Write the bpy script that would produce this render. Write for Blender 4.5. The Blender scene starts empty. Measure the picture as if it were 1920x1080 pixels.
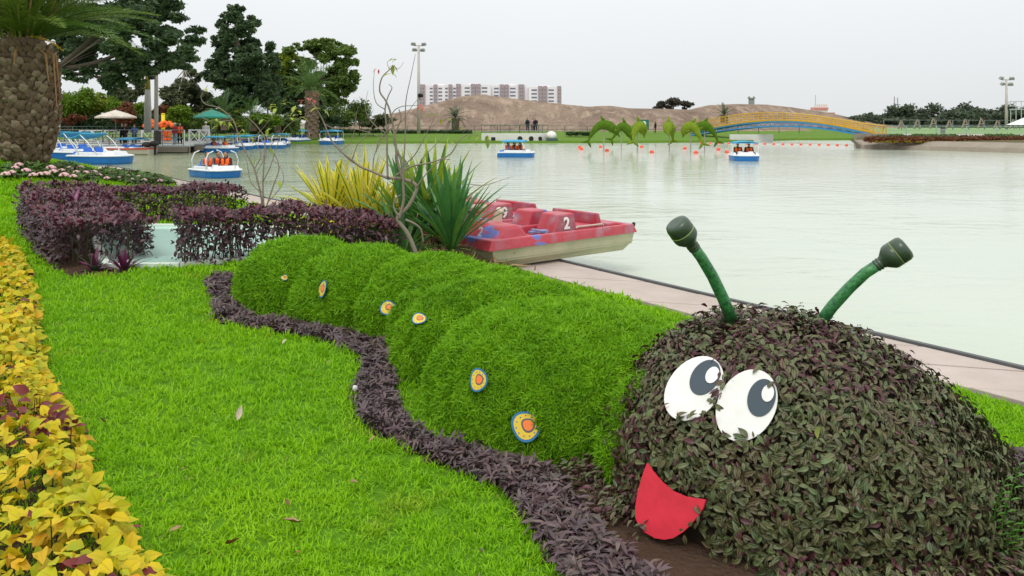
import bpy, bmesh, math, random
import numpy as np
from mathutils import Vector, Matrix, Euler, Quaternion
from mathutils.bvhtree import BVHTree
R = math.radians
PI = math.pi
rng = np.random.default_rng(7)
random.seed(7)
C = bpy.context.scene.collection
SC = bpy.context.scene

# ---------------------------------------------------------------- camera, sky, sun, exposure
HC = 2.45            # camera height above the lake
FP = 28 / 36 * 1920  # focal length in photo pixels
HY = 230             # photo row of the horizon
cam = bpy.data.objects.new('camera', bpy.data.cameras.new('camera'))
C.objects.link(cam)
cam.location = (0, 0, HC)
cam.rotation_euler = (R(90), 0, 0)
cam.data.lens = 28
cam.data.sensor_width = 36
cam.data.shift_y = -(540 - HY) / 1920
cam.data.clip_end = 6000
cam.data.clip_start = 0.05
SC.camera = cam

W = bpy.data.worlds.new('World')
SC.world = W
W.use_nodes = True
nt = W.node_tree
nt.nodes.clear()
SUN_EL, SUN_AZ = R(58), R(200)
sky = nt.nodes.new('ShaderNodeTexSky')
sky.sky_type = 'NISHITA'
sky.sun_disc = False
sky.sun_elevation = SUN_EL
sky.sun_rotation = SUN_AZ
bg1 = nt.nodes.new('ShaderNodeBackground')
bg1.inputs['Strength'].default_value = 0.05
nt.links.new(sky.outputs[0], bg1.inputs['Color'])
# even overcast cloud layer, brighter towards the zenith (CIE overcast sky)
tc = nt.nodes.new('ShaderNodeTexCoord')
sx = nt.nodes.new('ShaderNodeSeparateXYZ')
nt.links.new(tc.outputs['Generated'], sx.inputs[0])
mr = nt.nodes.new('ShaderNodeMapRange')
mr.inputs['From Min'].default_value = 0.0
mr.inputs['From Max'].default_value = 1.0
mr.inputs['To Min'].default_value = 0.85
mr.inputs['To Max'].default_value = 1.8
nt.links.new(sx.outputs['Z'], mr.inputs['Value'])
noi = nt.nodes.new('ShaderNodeTexNoise')
noi.inputs['Scale'].default_value = 1.6
noi.inputs['Detail'].default_value = 3
nt.links.new(tc.outputs['Generated'], noi.inputs['Vector'])
mr2 = nt.nodes.new('ShaderNodeMapRange')
mr2.inputs['To Min'].default_value = 0.91
mr2.inputs['To Max'].default_value = 1.09
nt.links.new(noi.outputs['Fac'], mr2.inputs['Value'])
mu = nt.nodes.new('ShaderNodeMath')
mu.operation = 'MULTIPLY'
nt.links.new(mr.outputs[0], mu.inputs[0])
nt.links.new(mr2.outputs[0], mu.inputs[1])
bg2 = nt.nodes.new('ShaderNodeBackground')
bg2.inputs['Color'].default_value = (0.955, 0.985, 1.0, 1)
nt.links.new(mu.outputs[0], bg2.inputs['Strength'])
ad = nt.nodes.new('ShaderNodeMixShader')
ad.inputs[0].default_value = 0.93
nt.links.new(bg1.outputs[0], ad.inputs[1])
nt.links.new(bg2.outputs[0], ad.inputs[2])
wo = nt.nodes.new('ShaderNodeOutputWorld')
nt.links.new(ad.outputs[0], wo.inputs['Surface'])

sl = bpy.data.lights.new('sun', 'SUN')
sl.energy = 1.3
sl.angle = R(20)
sl.color = (1.0, 0.96, 0.9)
sun = bpy.data.objects.new('sun', sl)
C.objects.link(sun)
sdir = Vector((math.sin(SUN_AZ) * math.cos(SUN_EL), math.cos(SUN_AZ) * math.cos(SUN_EL), math.sin(SUN_EL)))
sun.rotation_euler = sdir.to_track_quat('Z', 'Y').to_euler()
sun.location = sdir * 50
SC.view_settings.view_transform = 'Standard'
SC.view_settings.look = 'None'
SC.view_settings.exposure = 0.0
SC.view_settings.gamma = 1.0
SC.view_settings.use_curve_mapping = False
SC.render.engine = 'CYCLES'
SC.cycles.use_denoising = True
SC.cycles.max_bounces = 6
SC.cycles.diffuse_bounces = 3
SC.cycles.glossy_bounces = 3
SC.cycles.transmission_bounces = 4
SC.cycles.transparent_max_bounces = 6
SC.cycles.caustics_reflective = False
SC.cycles.caustics_refractive = False

# ---------------------------------------------------------------- helpers
def P(px, py, Y):
    return Vector(((px - 960) / FP * Y, Y, HC - (py - HY) / FP * Y))

def ray(px, py):
    return Vector(((px - 960) / FP, 1.0, -(py - HY) / FP)).normalized()

EY = [-12, 6.82, 12.06, 20.2, 36.9, 70]
EX = [17.2, 4.38, 0.81, -5.3, -18.0, -43.8]
def xe(y):
    return np.interp(y, EY, EX)

def sstep(a, b, x):
    t = np.clip((np.asarray(x, float) - a) / (b - a), 0, 1)
    return t * t * (3 - 2 * t)

PONDC, PONDZ = (-4.75, 11.2), 0.74
def T(x, y):
    x = np.asarray(x, float); y = np.asarray(y, float)
    d = (xe(y) - x) * 0.8
    z = 0.36 + 0.066 * np.clip(d - 1.02, 0, 9)
    m = np.exp(-(((x + 16) / 7.0) ** 2 + ((y - 23) / 7.0) ** 2))
    z = z + 0.78 * m * sstep(1.6, 5.5, d)
    z = z + 0.015 * np.sin(x * 1.7 + y * .6) * np.sin(y * 1.3) * sstep(.8, 2, d)
    q = 1 - sstep(1.9, 3.2, np.hypot((x - PONDC[0]) * .95, (y - PONDC[1]) * .8))
    return z * (1 - q) + PONDZ * q

def G(px, py):
    """where the sight line through a photo pixel meets the lawn"""
    r = ray(px, py)
    t = 0.5
    last = 0.5
    while t < 80:
        p = Vector((0, 0, HC)) + r * t
        if p.z < float(T(p.x, p.y)):
            a, b = last, t
            for _ in range(20):
                m = (a + b) / 2
                p = Vector((0, 0, HC)) + r * m
                if p.z < float(T(p.x, p.y)): b = m
                else: a = m
            return p
        last = t
        t += 0.05 + t * .01
    return Vector((0, 0, HC)) + r * 80

def tag(o, label=None, cat=None, group=None, kind=None):
    if label: o['label'] = label
    if cat: o['category'] = cat
    if group: o['group'] = group
    if kind: o['kind'] = kind
    return o

def thing(name, label, cat, loc=(0, 0, 0), rz=0, group=None):
    o = bpy.data.objects.new(name, None)
    C.objects.link(o)
    o.location = loc
    o.rotation_euler = (0, 0, rz)
    o.empty_display_size = .2
    return tag(o, label, cat, group)

def dup(root, loc=None, rz=None, label=None, group=None, sc=None):
    r = root.copy(); C.objects.link(r)
    if loc is not None: r.location = loc
    if rz is not None: r.rotation_euler = (0, 0, rz)
    if sc is not None: r.scale = (sc, sc, sc) if isinstance(sc, (int, float)) else sc
    if label: r['label'] = label
    if group: r['group'] = group
    for ch in list(root.children):
        c = ch.copy(); C.objects.link(c); c.parent = r
        for g in ch.children:
            e = g.copy(); C.objects.link(e); e.parent = c
    return r

class MB:
    """collects shapes; build() links them as ONE mesh object"""
    def __init__(s):
        s.v = []; s.f = []; s.m = []; s.uv = None
    def add(s, vs, fs, m=0):
        o = len(s.v)
        s.v.extend([tuple(v) for v in vs])
        s.f.extend([tuple(i + o for i in f) for f in fs])
        s.m.extend([m] * len(fs))
        return s
    def box(s, c, size, rot=None, m=0, taper=1.0):
        hx, hy, hz = size[0] / 2, size[1] / 2, size[2] / 2
        vs = []
        for z in (-1, 1):
            k = taper if z > 0 else 1
            for (x, y) in ((-1, -1), (1, -1), (1, 1), (-1, 1)):
                vs.append(Vector((x * hx * k, y * hy * k, z * hz)))
        if rot is not None:
            M = rot if isinstance(rot, Matrix) else Euler(rot).to_matrix()
            vs = [M @ v for v in vs]
        c = Vector(c)
        vs = [v + c for v in vs]
        return s.add(vs, [(3, 2, 1, 0), (4, 5, 6, 7), (0, 1, 5, 4), (1, 2, 6, 5), (2, 3, 7, 6), (3, 0, 4, 7)], m)
    def bar(s, a, b, w, h=None, m=0):
        a = Vector(a); b = Vector(b); d = b - a
        L = d.length
        if L < 1e-6: return s
        q = d.to_track_quat('Y', 'Z').to_matrix()
        return s.box((a + b) / 2, (w, L, h or w), q, m)
    def tube(s, pts, rad, n=8, m=0, cap=True):
        pts = [Vector(p) for p in pts]
        if isinstance(rad, (int, float)): rad = [rad] * len(pts)
        up = None; vs = []; K = len(pts)
        for i, p in enumerate(pts):
            d = (pts[min(i + 1, K - 1)] - pts[max(i - 1, 0)])
            d = d.normalized() if d.length > 1e-9 else Vector((0, 0, 1))
            if up is None:
                up = d.orthogonal().normalized()
            else:
                up = up - d * up.dot(d)
                up = up.normalized() if up.length > 1e-6 else d.orthogonal().normalized()
            w = d.cross(up)
            for k in range(n):
                a = 2 * PI * k / n
                vs.append(p + (up * math.cos(a) + w * math.sin(a)) * rad[i])
        fs = []
        for i in range(K - 1):
            for k in range(n):
                k2 = (k + 1) % n
                fs.append((i * n + k, i * n + k2, (i + 1) * n + k2, (i + 1) * n + k))
        if cap:
            fs.append(tuple(range(n - 1, -1, -1)))
            fs.append(tuple((K - 1) * n + k for k in range(n)))
        return s.add(vs, fs, m)
    def lathe(s, prof, n=16, m=0, M=None):
        vs = []; K = len(prof)
        for (r, z) in prof:
            for k in range(n):
                a = 2 * PI * k / n
                v = Vector((r * math.cos(a), r * math.sin(a), z))
                vs.append(M @ v if M is not None else v)
        fs = []
        for i in range(K - 1):
            for k in range(n):
                k2 = (k + 1) % n
                fs.append((i * n + k, i * n + k2, (i + 1) * n + k2, (i + 1) * n + k))
        fs.append(tuple(range(n - 1, -1, -1)))
        fs.append(tuple((K - 1) * n + k for k in range(n)))
        return s.add(vs, fs, m)
    def ell(s, c, r, nu=12, nv=8, m=0, rot=None):
        if isinstance(r, (int, float)): r = (r, r, r)
        M = rot if rot is not None else Matrix.Identity(3)
        c = Vector(c); vs = [c + M @ Vector((0, 0, -r[2]))]
        for j in range(1, nv):
            b = -PI / 2 + PI * j / nv
            for k in range(nu):
                a = 2 * PI * k / nu
                vs.append(c + M @ Vector((r[0] * math.cos(a) * math.cos(b), r[1] * math.sin(a) * math.cos(b), r[2] * math.sin(b))))
        vs.append(c + M @ Vector((0, 0, r[2])))
        fs = [(0, 1 + (k + 1) % nu, 1 + k) for k in range(nu)]
        for j in range(nv - 2):
            for k in range(nu):
                k2 = (k + 1) % nu
                a = 1 + j * nu
                fs.append((a + k, a + k2, a + nu + k2, a + nu + k))
        t = len(vs) - 1; a = 1 + (nv - 2) * nu
        fs += [(a + k, a + (k + 1) % nu, t) for k in range(nu)]
        return s.add(vs, fs, m)
    def slab(s, poly, n, th, m=0):
        """polygon given as 3-D points, thickened backwards along n"""
        poly = [Vector(p) for p in poly]; n = Vector(n).normalized(); K = len(poly)
        vs = poly + [p - n * th for p in poly]
        fs = [tuple(range(K)), tuple(range(2 * K - 1, K - 1, -1))]
        fs += [(i, i + K, (i + 1) % K + K, (i + 1) % K) for i in range(K)]
        return s.add(vs, fs, m)
    def build(s, name, mats, parent=None, smooth=False, world=False, bevel=0):
        me = bpy.data.meshes.new(name)
        vs = s.v
        if world and parent is not None:
            o = parent.location
            vs = [(a - o[0], b - o[1], c - o[2]) for a, b, c in vs]
        me.from_pydata(vs, [], s.f)
        if not isinstance(mats, (list, tuple)): mats = [mats]
        for mm in mats: me.materials.append(mm)
        if len(mats) > 1: me.polygons.foreach_set('material_index', s.m)
        if smooth: me.polygons.foreach_set('use_smooth', [True] * len(s.f))
        me.update()
        o = bpy.data.objects.new(name, me)
        C.objects.link(o)
        if parent is not None: o.parent = parent
        if bevel:
            b = o.modifiers.new('bevel', 'BEVEL'); b.width = bevel; b.segments = 2; b.limit_method = 'ANGLE'
        if smooth == 'auto':
            pass
        return o

def np_mesh(name, V, F, mat, parent=None, smooth=False, uv=None, world=False):
    """V (n,3), F (m,k) arrays of equal-sized faces"""
    V = np.asarray(V, np.float32); F = np.asarray(F, np.int32)
    if world and parent is not None: V = V - np.array(parent.location, np.float32)
    me = bpy.data.meshes.new(name)
    me.vertices.add(len(V)); me.vertices.foreach_set('co', V.ravel())
    k = F.shape[1]
    me.loops.add(F.size); me.loops.foreach_set('vertex_index', F.ravel())
    me.polygons.add(len(F)); me.polygons.foreach_set('loop_start', np.arange(0, F.size, k, dtype=np.int32))
    if smooth: me.polygons.foreach_set('use_smooth', np.ones(len(F), bool))
    if uv is not None:
        l = me.uv_layers.new(name='UVMap')
        l.data.foreach_set('uv', np.asarray(uv, np.float32)[F.ravel()].ravel())
    me.update(calc_edges=True)
    me.materials.append(mat)
    o = bpy.data.objects.new(name, me); C.objects.link(o)
    if parent is not None: o.parent = parent
    return o

def frames(Yd, Zd):
    """rotation matrices with local Y along Yd and local Z as near Zd as possible"""
    Yd = Yd / np.linalg.norm(Yd, axis=1, keepdims=True)
    X = np.cross(Yd, Zd); l = np.linalg.norm(X, axis=1, keepdims=True)
    X = np.where(l < 1e-4, np.array([[1., 0, 0]]), X / np.maximum(l, 1e-6))
    Z = np.cross(X, Yd)
    return np.stack([X, Yd, Z], axis=2)

def eulers(M):
    y = -np.arcsin(np.clip(M[:, 2, 0], -1, 1))
    return np.stack([np.arctan2(M[:, 2, 1], M[:, 2, 2]), y, np.arctan2(M[:, 1, 0], M[:, 0, 0])], axis=1)

# ---- scattering of uncountable foliage
def scatter(name, pts, rot, scl, protos, parent=None, pick=None):
    pts = np.asarray(pts, np.float32); n = len(pts)
    if parent is not None: pts = pts - np.array(parent.location, np.float32)
    me = bpy.data.meshes.new(name)
    me.vertices.add(n); me.vertices.foreach_set('co', pts.ravel())
    a = me.attributes.new('rot', 'FLOAT_VECTOR', 'POINT'); a.data.foreach_set('vector', np.asarray(rot, np.float32).ravel())
    a = me.attributes.new('scl', 'FLOAT', 'POINT'); a.data.foreach_set('value', np.asarray(scl, np.float32).ravel())
    a = me.attributes.new('pick', 'INT', 'POINT')
    a.data.foreach_set('value', (rng.integers(0, len(protos), n) if pick is None else pick).astype(np.int32))
    o = bpy.data.objects.new(name, me); C.objects.link(o)
    if parent is not None: o.parent = parent
    o['kind'] = 'stuff'
    ng = bpy.data.node_groups.new(name, 'GeometryNodeTree')
    ng.interface.new_socket('Geometry', in_out='INPUT', socket_type='NodeSocketGeometry')
    ng.interface.new_socket('Geometry', in_out='OUTPUT', socket_type='NodeSocketGeometry')
    N = ng.nodes; L = ng.links
    gi = N.new('NodeGroupInput'); go = N.new('NodeGroupOutput')
    jo = N.new('GeometryNodeJoinGeometry')
    for p in reversed(protos):
        oi = N.new('GeometryNodeObjectInfo'); oi.inputs['Object'].default_value = p
        oi.inputs['As Instance'].default_value = True
        L.new(oi.outputs['Geometry'], jo.inputs[0])
    ip = N.new('GeometryNodeInstanceOnPoints'); ip.inputs['Pick Instance'].default_value = True
    def at(nm, ty):
        q = N.new('GeometryNodeInputNamedAttribute'); q.data_type = ty; q.inputs[0].default_value = nm
        return [s for s in q.outputs if s.enabled][0]
    er = N.new('FunctionNodeEulerToRotation')
    L.new(at('rot', 'FLOAT_VECTOR'), er.inputs[0]); L.new(er.outputs[0], ip.inputs['Rotation'])
    L.new(at('scl', 'FLOAT'), ip.inputs['Scale']); L.new(at('pick', 'INT'), ip.inputs['Instance Index'])
    L.new(gi.outputs[0], ip.inputs['Points']); L.new(jo.outputs[0], ip.inputs['Instance'])
    L.new(ip.outputs[0], go.inputs[0])
    o.modifiers.new('scatter', 'NODES').node_group = ng
    return o

def proto(name, V, F, mat, uv=None, smooth=False):
    o = np_mesh(name, V, F, mat, uv=uv, smooth=smooth)
    C.objects.unlink(o)
    return o

def foliage(root, name, pts, M, scl, protos, nparts=300, part='leaf'):
    """the leaves that show largest become parts, the rest one stuff part"""
    pts = np.asarray(pts, float)
    c = np.array([0, 0, HC]); dist = np.linalg.norm(pts - c, axis=1)
    px = 960 + pts[:, 0] / np.maximum(pts[:, 1], .1) * FP
    py = HY + (HC - pts[:, 2]) / np.maximum(pts[:, 1], .1) * FP
    inn = (px > 0) & (px < 1920) & (py > 0) & (py < 1080)
    key = np.where(inn, dist, 1e6) / np.maximum(scl, .01)
    facing = -(M[:, :, 2] * (pts - c) / dist[:, None]).sum(1)
    key = key - facing * .3
    order = np.argsort(key)
    a, b = order[:nparts], order[nparts:]
    E = eulers(M); pk = rng.integers(0, len(protos), len(pts)); o0 = np.array(root.location)
    for i in a:
        o = bpy.data.objects.new(part, protos[pk[i]].data)
        C.objects.link(o); o.parent = root
        o.location = pts[i] - o0; o.rotation_euler = E[i]; s = float(scl[i]); o.scale = (s, s, s)
    return scatter(name, pts[b], E[b], scl[b], protos, root, pick=pk[b])

# ---------------------------------------------------------------- materials
MATS = {}
def mat(name, col, rough=.7, spec=.3, metal=0, noise=None, bump=None, col2=None, emit=None):
    """noise=(scale, amount) mottles towards col2; bump=(scale, strength)"""
    if name in MATS: return MATS[name]
    m = bpy.data.materials.new(name); m.use_nodes = True
    t = m.node_tree; b = t.nodes['Principled BSDF']
    b.inputs['Base Color'].default_value = (*col, 1)
    b.inputs['Roughness'].default_value = rough
    b.inputs['Specular IOR Level'].default_value = spec
    b.inputs['Metallic'].default_value = metal
    tcn = None
    if noise or bump:
        tcn = t.nodes.new('ShaderNodeTexCoord')
    if noise:
        n = t.nodes.new('ShaderNodeTexNoise'); n.inputs['Scale'].default_value = noise[0]
        n.inputs['Detail'].default_value = 6; n.inputs['Roughness'].default_value = .65
        t.links.new(tcn.outputs['Object'], n.inputs['Vector'])
        cr = t.nodes.new('ShaderNodeValToRGB')
        cr.color_ramp.elements[0].position = .5 - .5 * noise[1]; cr.color_ramp.elements[1].position = .5 + .5 * noise[1]
        cr.color_ramp.elements[0].color = (*(col2 or tuple(c * .6 for c in col)), 1)
        cr.color_ramp.elements[1].color = (*col, 1)
        t.links.new(n.outputs['Fac'], cr.inputs[0]); t.links.new(cr.outputs[0], b.inputs['Base Color'])
    if bump:
        n2 = t.nodes.new('ShaderNodeTexNoise'); n2.inputs['Scale'].default_value = bump[0]; n2.inputs['Detail'].default_value = 5
        t.links.new(tcn.outputs['Object'], n2.inputs['Vector'])
        bp = t.nodes.new('ShaderNodeBump'); bp.inputs['Strength'].default_value = bump[1]
        bp.inputs['Distance'].default_value = bump[2] if len(bump) > 2 else .02
        t.links.new(n2.outputs['Fac'], bp.inputs['Height']); t.links.new(bp.outputs[0], b.inputs['Normal'])
    if emit:
        b.inputs['Emission Color'].default_value = (*col, 1); b.inputs['Emission Strength'].default_value = emit
    MATS[name] = m
    return m

def leafmat(name, cols, rough=.5, trans=.25, patch=None, tip=None, stripe=None, island=False, spec=.35, back=None):
    """cols: colours spread by a random number per leaf; tip=(colour, amount) along the leaf; stripe=colour bands beside the midrib; patch=(scale, colour, lo, hi)"""
    if len(cols) == 1: cols = list(cols) * 2
    m = bpy.data.materials.new(name); m.use_nodes = True
    t = m.node_tree; b = t.nodes['Principled BSDF']; N = t.nodes; L = t.links
    b.inputs['Roughness'].default_value = rough
    b.inputs['Specular IOR Level'].default_value = spec
    if island:
        rn = N.new('ShaderNodeNewGeometry').outputs['Random Per Island']
    else:
        rn = N.new('ShaderNodeObjectInfo').outputs['Random']
    cr = N.new('ShaderNodeValToRGB'); e = cr.color_ramp.elements
    while len(e) < len(cols): e.new(.5)
    for i, c in enumerate(cols):
        e[i].position = i / max(1, len(cols) - 1); e[i].color = (*c, 1)
    L.new(rn, cr.inputs[0]); out = cr.outputs[0]
    def mix(fac, c1, c2):
        x = N.new('ShaderNodeMix'); x.data_type = 'RGBA'
        if isinstance(fac, float): x.inputs[0].default_value = fac
        else: L.new(fac, x.inputs[0])
        L.new(c1, x.inputs[6])
        if isinstance(c2, tuple): x.inputs[7].default_value = (*c2, 1)
        else: L.new(c2, x.inputs[7])
        return x.outputs[2]
    if patch:
        g = N.new('ShaderNodeNewGeometry')
        for pt in (patch if isinstance(patch, list) else [patch]):
            n = N.new('ShaderNodeTexNoise'); n.inputs['Scale'].default_value = pt[0]; n.inputs['Detail'].default_value = 3
            L.new(g.outputs['Position'], n.inputs['Vector'])
            k = N.new('ShaderNodeMapRange'); k.inputs['From Min'].default_value = pt[2]; k.inputs['From Max'].default_value = pt[3]
            L.new(n.outputs['Fac'], k.inputs['Value'])
            out = mix(k.outputs[0], out, pt[1])
    if tip or stripe:
        u = N.new('ShaderNodeUVMap'); s = N.new('ShaderNodeSeparateXYZ'); L.new(u.outputs[0], s.inputs[0])
    if tip:
        k = N.new('ShaderNodeMapRange'); k.inputs['From Min'].default_value = tip[2] if len(tip) > 2 else .3
        k.inputs['To Max'].default_value = tip[1]
        L.new(s.outputs['Y'], k.inputs['Value'])
        out = mix(k.outputs[0], out, tip[0])
    if stripe:
        # u: 0..1 across, .5 = midrib ; stripe = (colour, lo, hi, amount)
        a = N.new('ShaderNodeMath'); a.operation = 'SUBTRACT'; a.inputs[1].default_value = .5; L.new(s.outputs['X'], a.inputs[0])
        ab = N.new('ShaderNodeMath'); ab.operation = 'ABSOLUTE'; L.new(a.outputs[0], ab.inputs[0])
        k1 = N.new('ShaderNodeMapRange'); k1.inputs['From Min'].default_value = stripe[1] - .05; k1.inputs['From Max'].default_value = stripe[1] + .03
        L.new(ab.outputs[0], k1.inputs['Value'])
        k2 = N.new('ShaderNodeMapRange'); k2.inputs['From Min'].default_value = stripe[2] - .03; k2.inputs['From Max'].default_value = stripe[2] + .05
        k2.inputs['To Min'].default_value = 1; k2.inputs['To Max'].default_value = 0
        L.new(ab.outputs[0], k2.inputs['Value'])
        mm = N.new('ShaderNodeMath'); mm.operation = 'MULTIPLY'; L.new(k1.outputs[0], mm.inputs[0]); L.new(k2.outputs[0], mm.inputs[1])
        m3 = N.new('ShaderNodeMath'); m3.operation = 'MULTIPLY'; m3.inputs[1].default_value = stripe[3]; L.new(mm.outputs[0], m3.inputs[0])
        out = mix(m3.outputs[0], out, stripe[0])
    L.new(out, b.inputs['Base Color'])
    if trans > 0:
        tr = N.new('ShaderNodeBsdfTranslucent'); L.new(out, tr.inputs['Color'])
        ms = N.new('ShaderNodeMixShader'); ms.inputs[0].default_value = trans
        L.new(b.outputs[0], ms.inputs[1]); L.new(tr.outputs[0], ms.inputs[2])
        L.new(ms.outputs[0], N['Material Output'].inputs['Surface'])
    return m
# ---------------------------------------------------------------- leaf shapes
def leaf_geo(L=1.0, Wd=.4, seg=4, fold=.25, droop=.25, peak=.4, wav=0.0, side=2):
    """one leaf along +Y, upper face +Z, folded on its midrib; unit length L"""
    V = []; UV = []; F = []
    for i in range(seg + 1):
        v = i / seg
        if v <= peak: w = math.sin(v / peak * PI / 2) ** .8
        else: w = max(0.0, math.cos((v - peak) / (1 - peak) * PI / 2)) ** .9
        w = max(w, .06 if i == 0 else .015) * Wd * .5
        z = -droop * v * v * L; y = v * L * (1 - .25 * droop * v)
        ww = wav * math.sin(i * 2.4)
        V += [(-w, y, z + w * fold + ww), (0, y, z), (w, y, z + w * fold - ww)]
        UV += [(0, v), (.5, v), (1, v)]
        if i:
            a = (i - 1) * 3
            F += [(a, a + 1, a + 4, a + 3), (a + 1, a + 2, a + 5, a + 4)]
    return np.array(V), np.array(F), np.array(UV)

def multi(geos):
    """join several (V,F,UV) with transforms"""
    Vs = []; Fs = []; Us = []; o = 0
    for (V, F, U), M, t in geos:
        Vs.append(V @ np.array(M).T + np.array(t)); Fs.append(F + o); Us.append(U); o += len(V)
    return np.concatenate(Vs), np.concatenate(Fs), np.concatenate(Us)

def rotm(rx, ry, rz):
    return np.array(Euler((rx, ry, rz)).to_matrix())

def tuft(n, L, Wd, spread, lean, seg=2, r=None):
    """bunch of upright blades"""
    r = r or random.Random(n * 31 + int(L * 1000))
    g = []
    for i in range(n):
        l = L * r.uniform(.6, 1.15)
        V, F, U = leaf_geo(l, Wd * r.uniform(.8, 1.2), seg, .5, r.uniform(.1, .5), .3)
        a = r.uniform(0, 2 * PI); tl = R(90) - abs(r.gauss(0, 1)) * lean
        M = rotm(0, 0, a) @ rotm(max(tl, R(5)), 0, 0)
        rr = spread * math.sqrt(r.random()); b = r.uniform(0, 2 * PI)
        g.append(((V, F, U), M, (rr * math.cos(b), rr * math.sin(b), -.004)))
    return multi(g)

def rosette(n, L, Wd, tilt=(20, 60), seg=4, fold=.25, droop=.3, peak=.4, seed=1, stem=0.0):
    r = random.Random(seed); g = []
    for i in range(n):
        V, F, U = leaf_geo(L * r.uniform(.7, 1.1), Wd * r.uniform(.8, 1.1), seg, fold, droop * r.uniform(.5, 1.5), peak)
        a = i * 2.4 + r.uniform(-.3, .3)
        M = rotm(0, 0, a) @ rotm(R(r.uniform(*tilt)), 0, 0)
        g.append(((V, F, U), M, (0, 0, stem * i / n)))
    return multi(g)

# ---------------------------------------------------------------- ground materials
m_soil = mat('soil', (.085, .05, .032), .95, .1, noise=(14, .7), bump=(40, .8, .03), col2=(.04, .024, .016))
m_under = mat('lawn_soil', (.10, .24, .01), .95, .05, noise=(25, .8), col2=(.06, .13, .01))
m_slab = mat('path_concrete', (.50, .42, .375), .85, .2, noise=(1.7, .55), bump=(60, .3, .004), col2=(.37, .305, .265))
m_rubber = mat('edge_rubber', (.07, .075, .08), .7, .3, noise=(6, .6), col2=(.13, .13, .13))
m_wall = mat('lake_wall', (.10, .10, .085), .9, .2, noise=(5, .7))
m_bed = mat('lake_bed', (.06, .07, .05), .95)

# ---------------------------------------------------------------- water
def water_mat():
    m = bpy.data.materials.new('lake_water'); m.use_nodes = True
    t = m.node_tree; N = t.nodes; L = t.links; b = N['Principled BSDF']
    b.inputs['Base Color'].default_value = (.43, .49, .38, 1)
    b.inputs['Roughness'].default_value = .11
    b.inputs['IOR'].default_value = 1.33
    b.inputs['Specular IOR Level'].default_value = .40
    tc = N.new('ShaderNodeTexCoord')
    # greener, darker base colour at the left paints in the reflected trees
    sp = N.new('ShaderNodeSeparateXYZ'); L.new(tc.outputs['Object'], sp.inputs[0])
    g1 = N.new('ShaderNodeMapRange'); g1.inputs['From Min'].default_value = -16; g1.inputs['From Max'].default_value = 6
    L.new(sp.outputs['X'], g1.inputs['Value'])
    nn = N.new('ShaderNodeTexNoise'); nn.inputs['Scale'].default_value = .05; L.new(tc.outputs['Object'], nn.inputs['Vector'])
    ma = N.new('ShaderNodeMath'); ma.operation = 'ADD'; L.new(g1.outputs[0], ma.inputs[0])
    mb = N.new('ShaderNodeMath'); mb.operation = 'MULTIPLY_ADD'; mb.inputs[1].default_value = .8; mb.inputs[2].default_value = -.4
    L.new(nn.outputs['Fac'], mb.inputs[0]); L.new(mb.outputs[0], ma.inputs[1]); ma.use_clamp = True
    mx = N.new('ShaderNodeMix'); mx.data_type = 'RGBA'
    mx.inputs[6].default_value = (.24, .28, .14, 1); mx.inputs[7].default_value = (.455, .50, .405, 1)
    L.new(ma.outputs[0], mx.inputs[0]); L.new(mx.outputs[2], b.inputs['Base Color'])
    mp = N.new('ShaderNodeMapping'); mp.inputs['Scale'].default_value = (.55, 1.0, 1)
    mp.inputs['Rotation'].default_value = (0, 0, R(12))
    L.new(tc.outputs['Object'], mp.inputs['Vector'])
    n1 = N.new('ShaderNodeTexNoise'); n1.inputs['Scale'].default_value = 1.6; n1.inputs['Detail'].default_value = 5; n1.inputs['Roughness'].default_value = .55
    L.new(mp.outputs[0], n1.inputs['Vector'])
    n2 = N.new('ShaderNodeTexNoise'); n2.inputs['Scale'].default_value = .25; n2.inputs['Detail'].default_value = 2
    L.new(tc.outputs['Object'], n2.inputs['Vector'])
    k = N.new('ShaderNodeMapRange'); k.inputs['From Min'].default_value = .35; k.inputs['From Max'].default_value = .65
    k.inputs['To Min'].default_value = .25; k.inputs['To Max'].default_value = 1
    L.new(n2.outputs['Fac'], k.inputs['Value'])
    bp = N.new('ShaderNodeBump'); bp.inputs['Distance'].default_value = .30
    w1 = N.new('ShaderNodeMapRange'); w1.inputs['To Min'].default_value = 1.0; w1.inputs['To Max'].default_value = .14; L.new(ma.outputs[0], w1.inputs['Value'])
    w2 = N.new('ShaderNodeMath'); w2.operation = 'MULTIPLY'; L.new(w1.outputs[0], w2.inputs[0]); L.new(k.outputs[0], w2.inputs[1])
    L.new(w2.outputs[0], bp.inputs['Strength']); L.new(n1.outputs['Fac'], bp.inputs['Height']); L.new(bp.outputs[0], b.inputs['Normal'])
    return m
b_ = MB(); b_.add([(-400, -60, 0), (400, -60, 0), (400, 300, 0), (-400, 300, 0)], [(0, 1, 2, 3)])
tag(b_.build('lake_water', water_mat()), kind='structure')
b_ = MB(); b_.add([(-2500, -300, -.9), (2500, -300, -.9), (2500, 4500, -.9), (-2500, 4500, -.9)], [(0, 1, 2, 3)])
tag(b_.build('lake_bed', m_bed), kind='structure')

# ---------------------------------------------------------------- near shore: lawn, soil, path
ys = np.concatenate([np.arange(-4, 16, .2), np.arange(16, 62, .8)])
ds = np.concatenate([np.arange(1.0, 8, .2), np.arange(8, 20, .6), np.arange(20, 70, 4)])
YY, DD = np.meshgrid(ys, ds, indexing='ij')
XX = xe(YY) - DD / .8
ZZ = T(XX, YY)
V = np.stack([XX, YY, ZZ], -1).reshape(-1, 3)
nr, nc = XX.shape
ii, jj = np.meshgrid(np.arange(nr - 1), np.arange(nc - 1), indexing='ij')
a = (ii * nc + jj).ravel()
F = np.stack([a, a + nc, a + nc + 1, a + 1], 1)
tag(np_mesh('lawn_ground', V, F, m_under, smooth=True), kind='structure')

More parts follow.
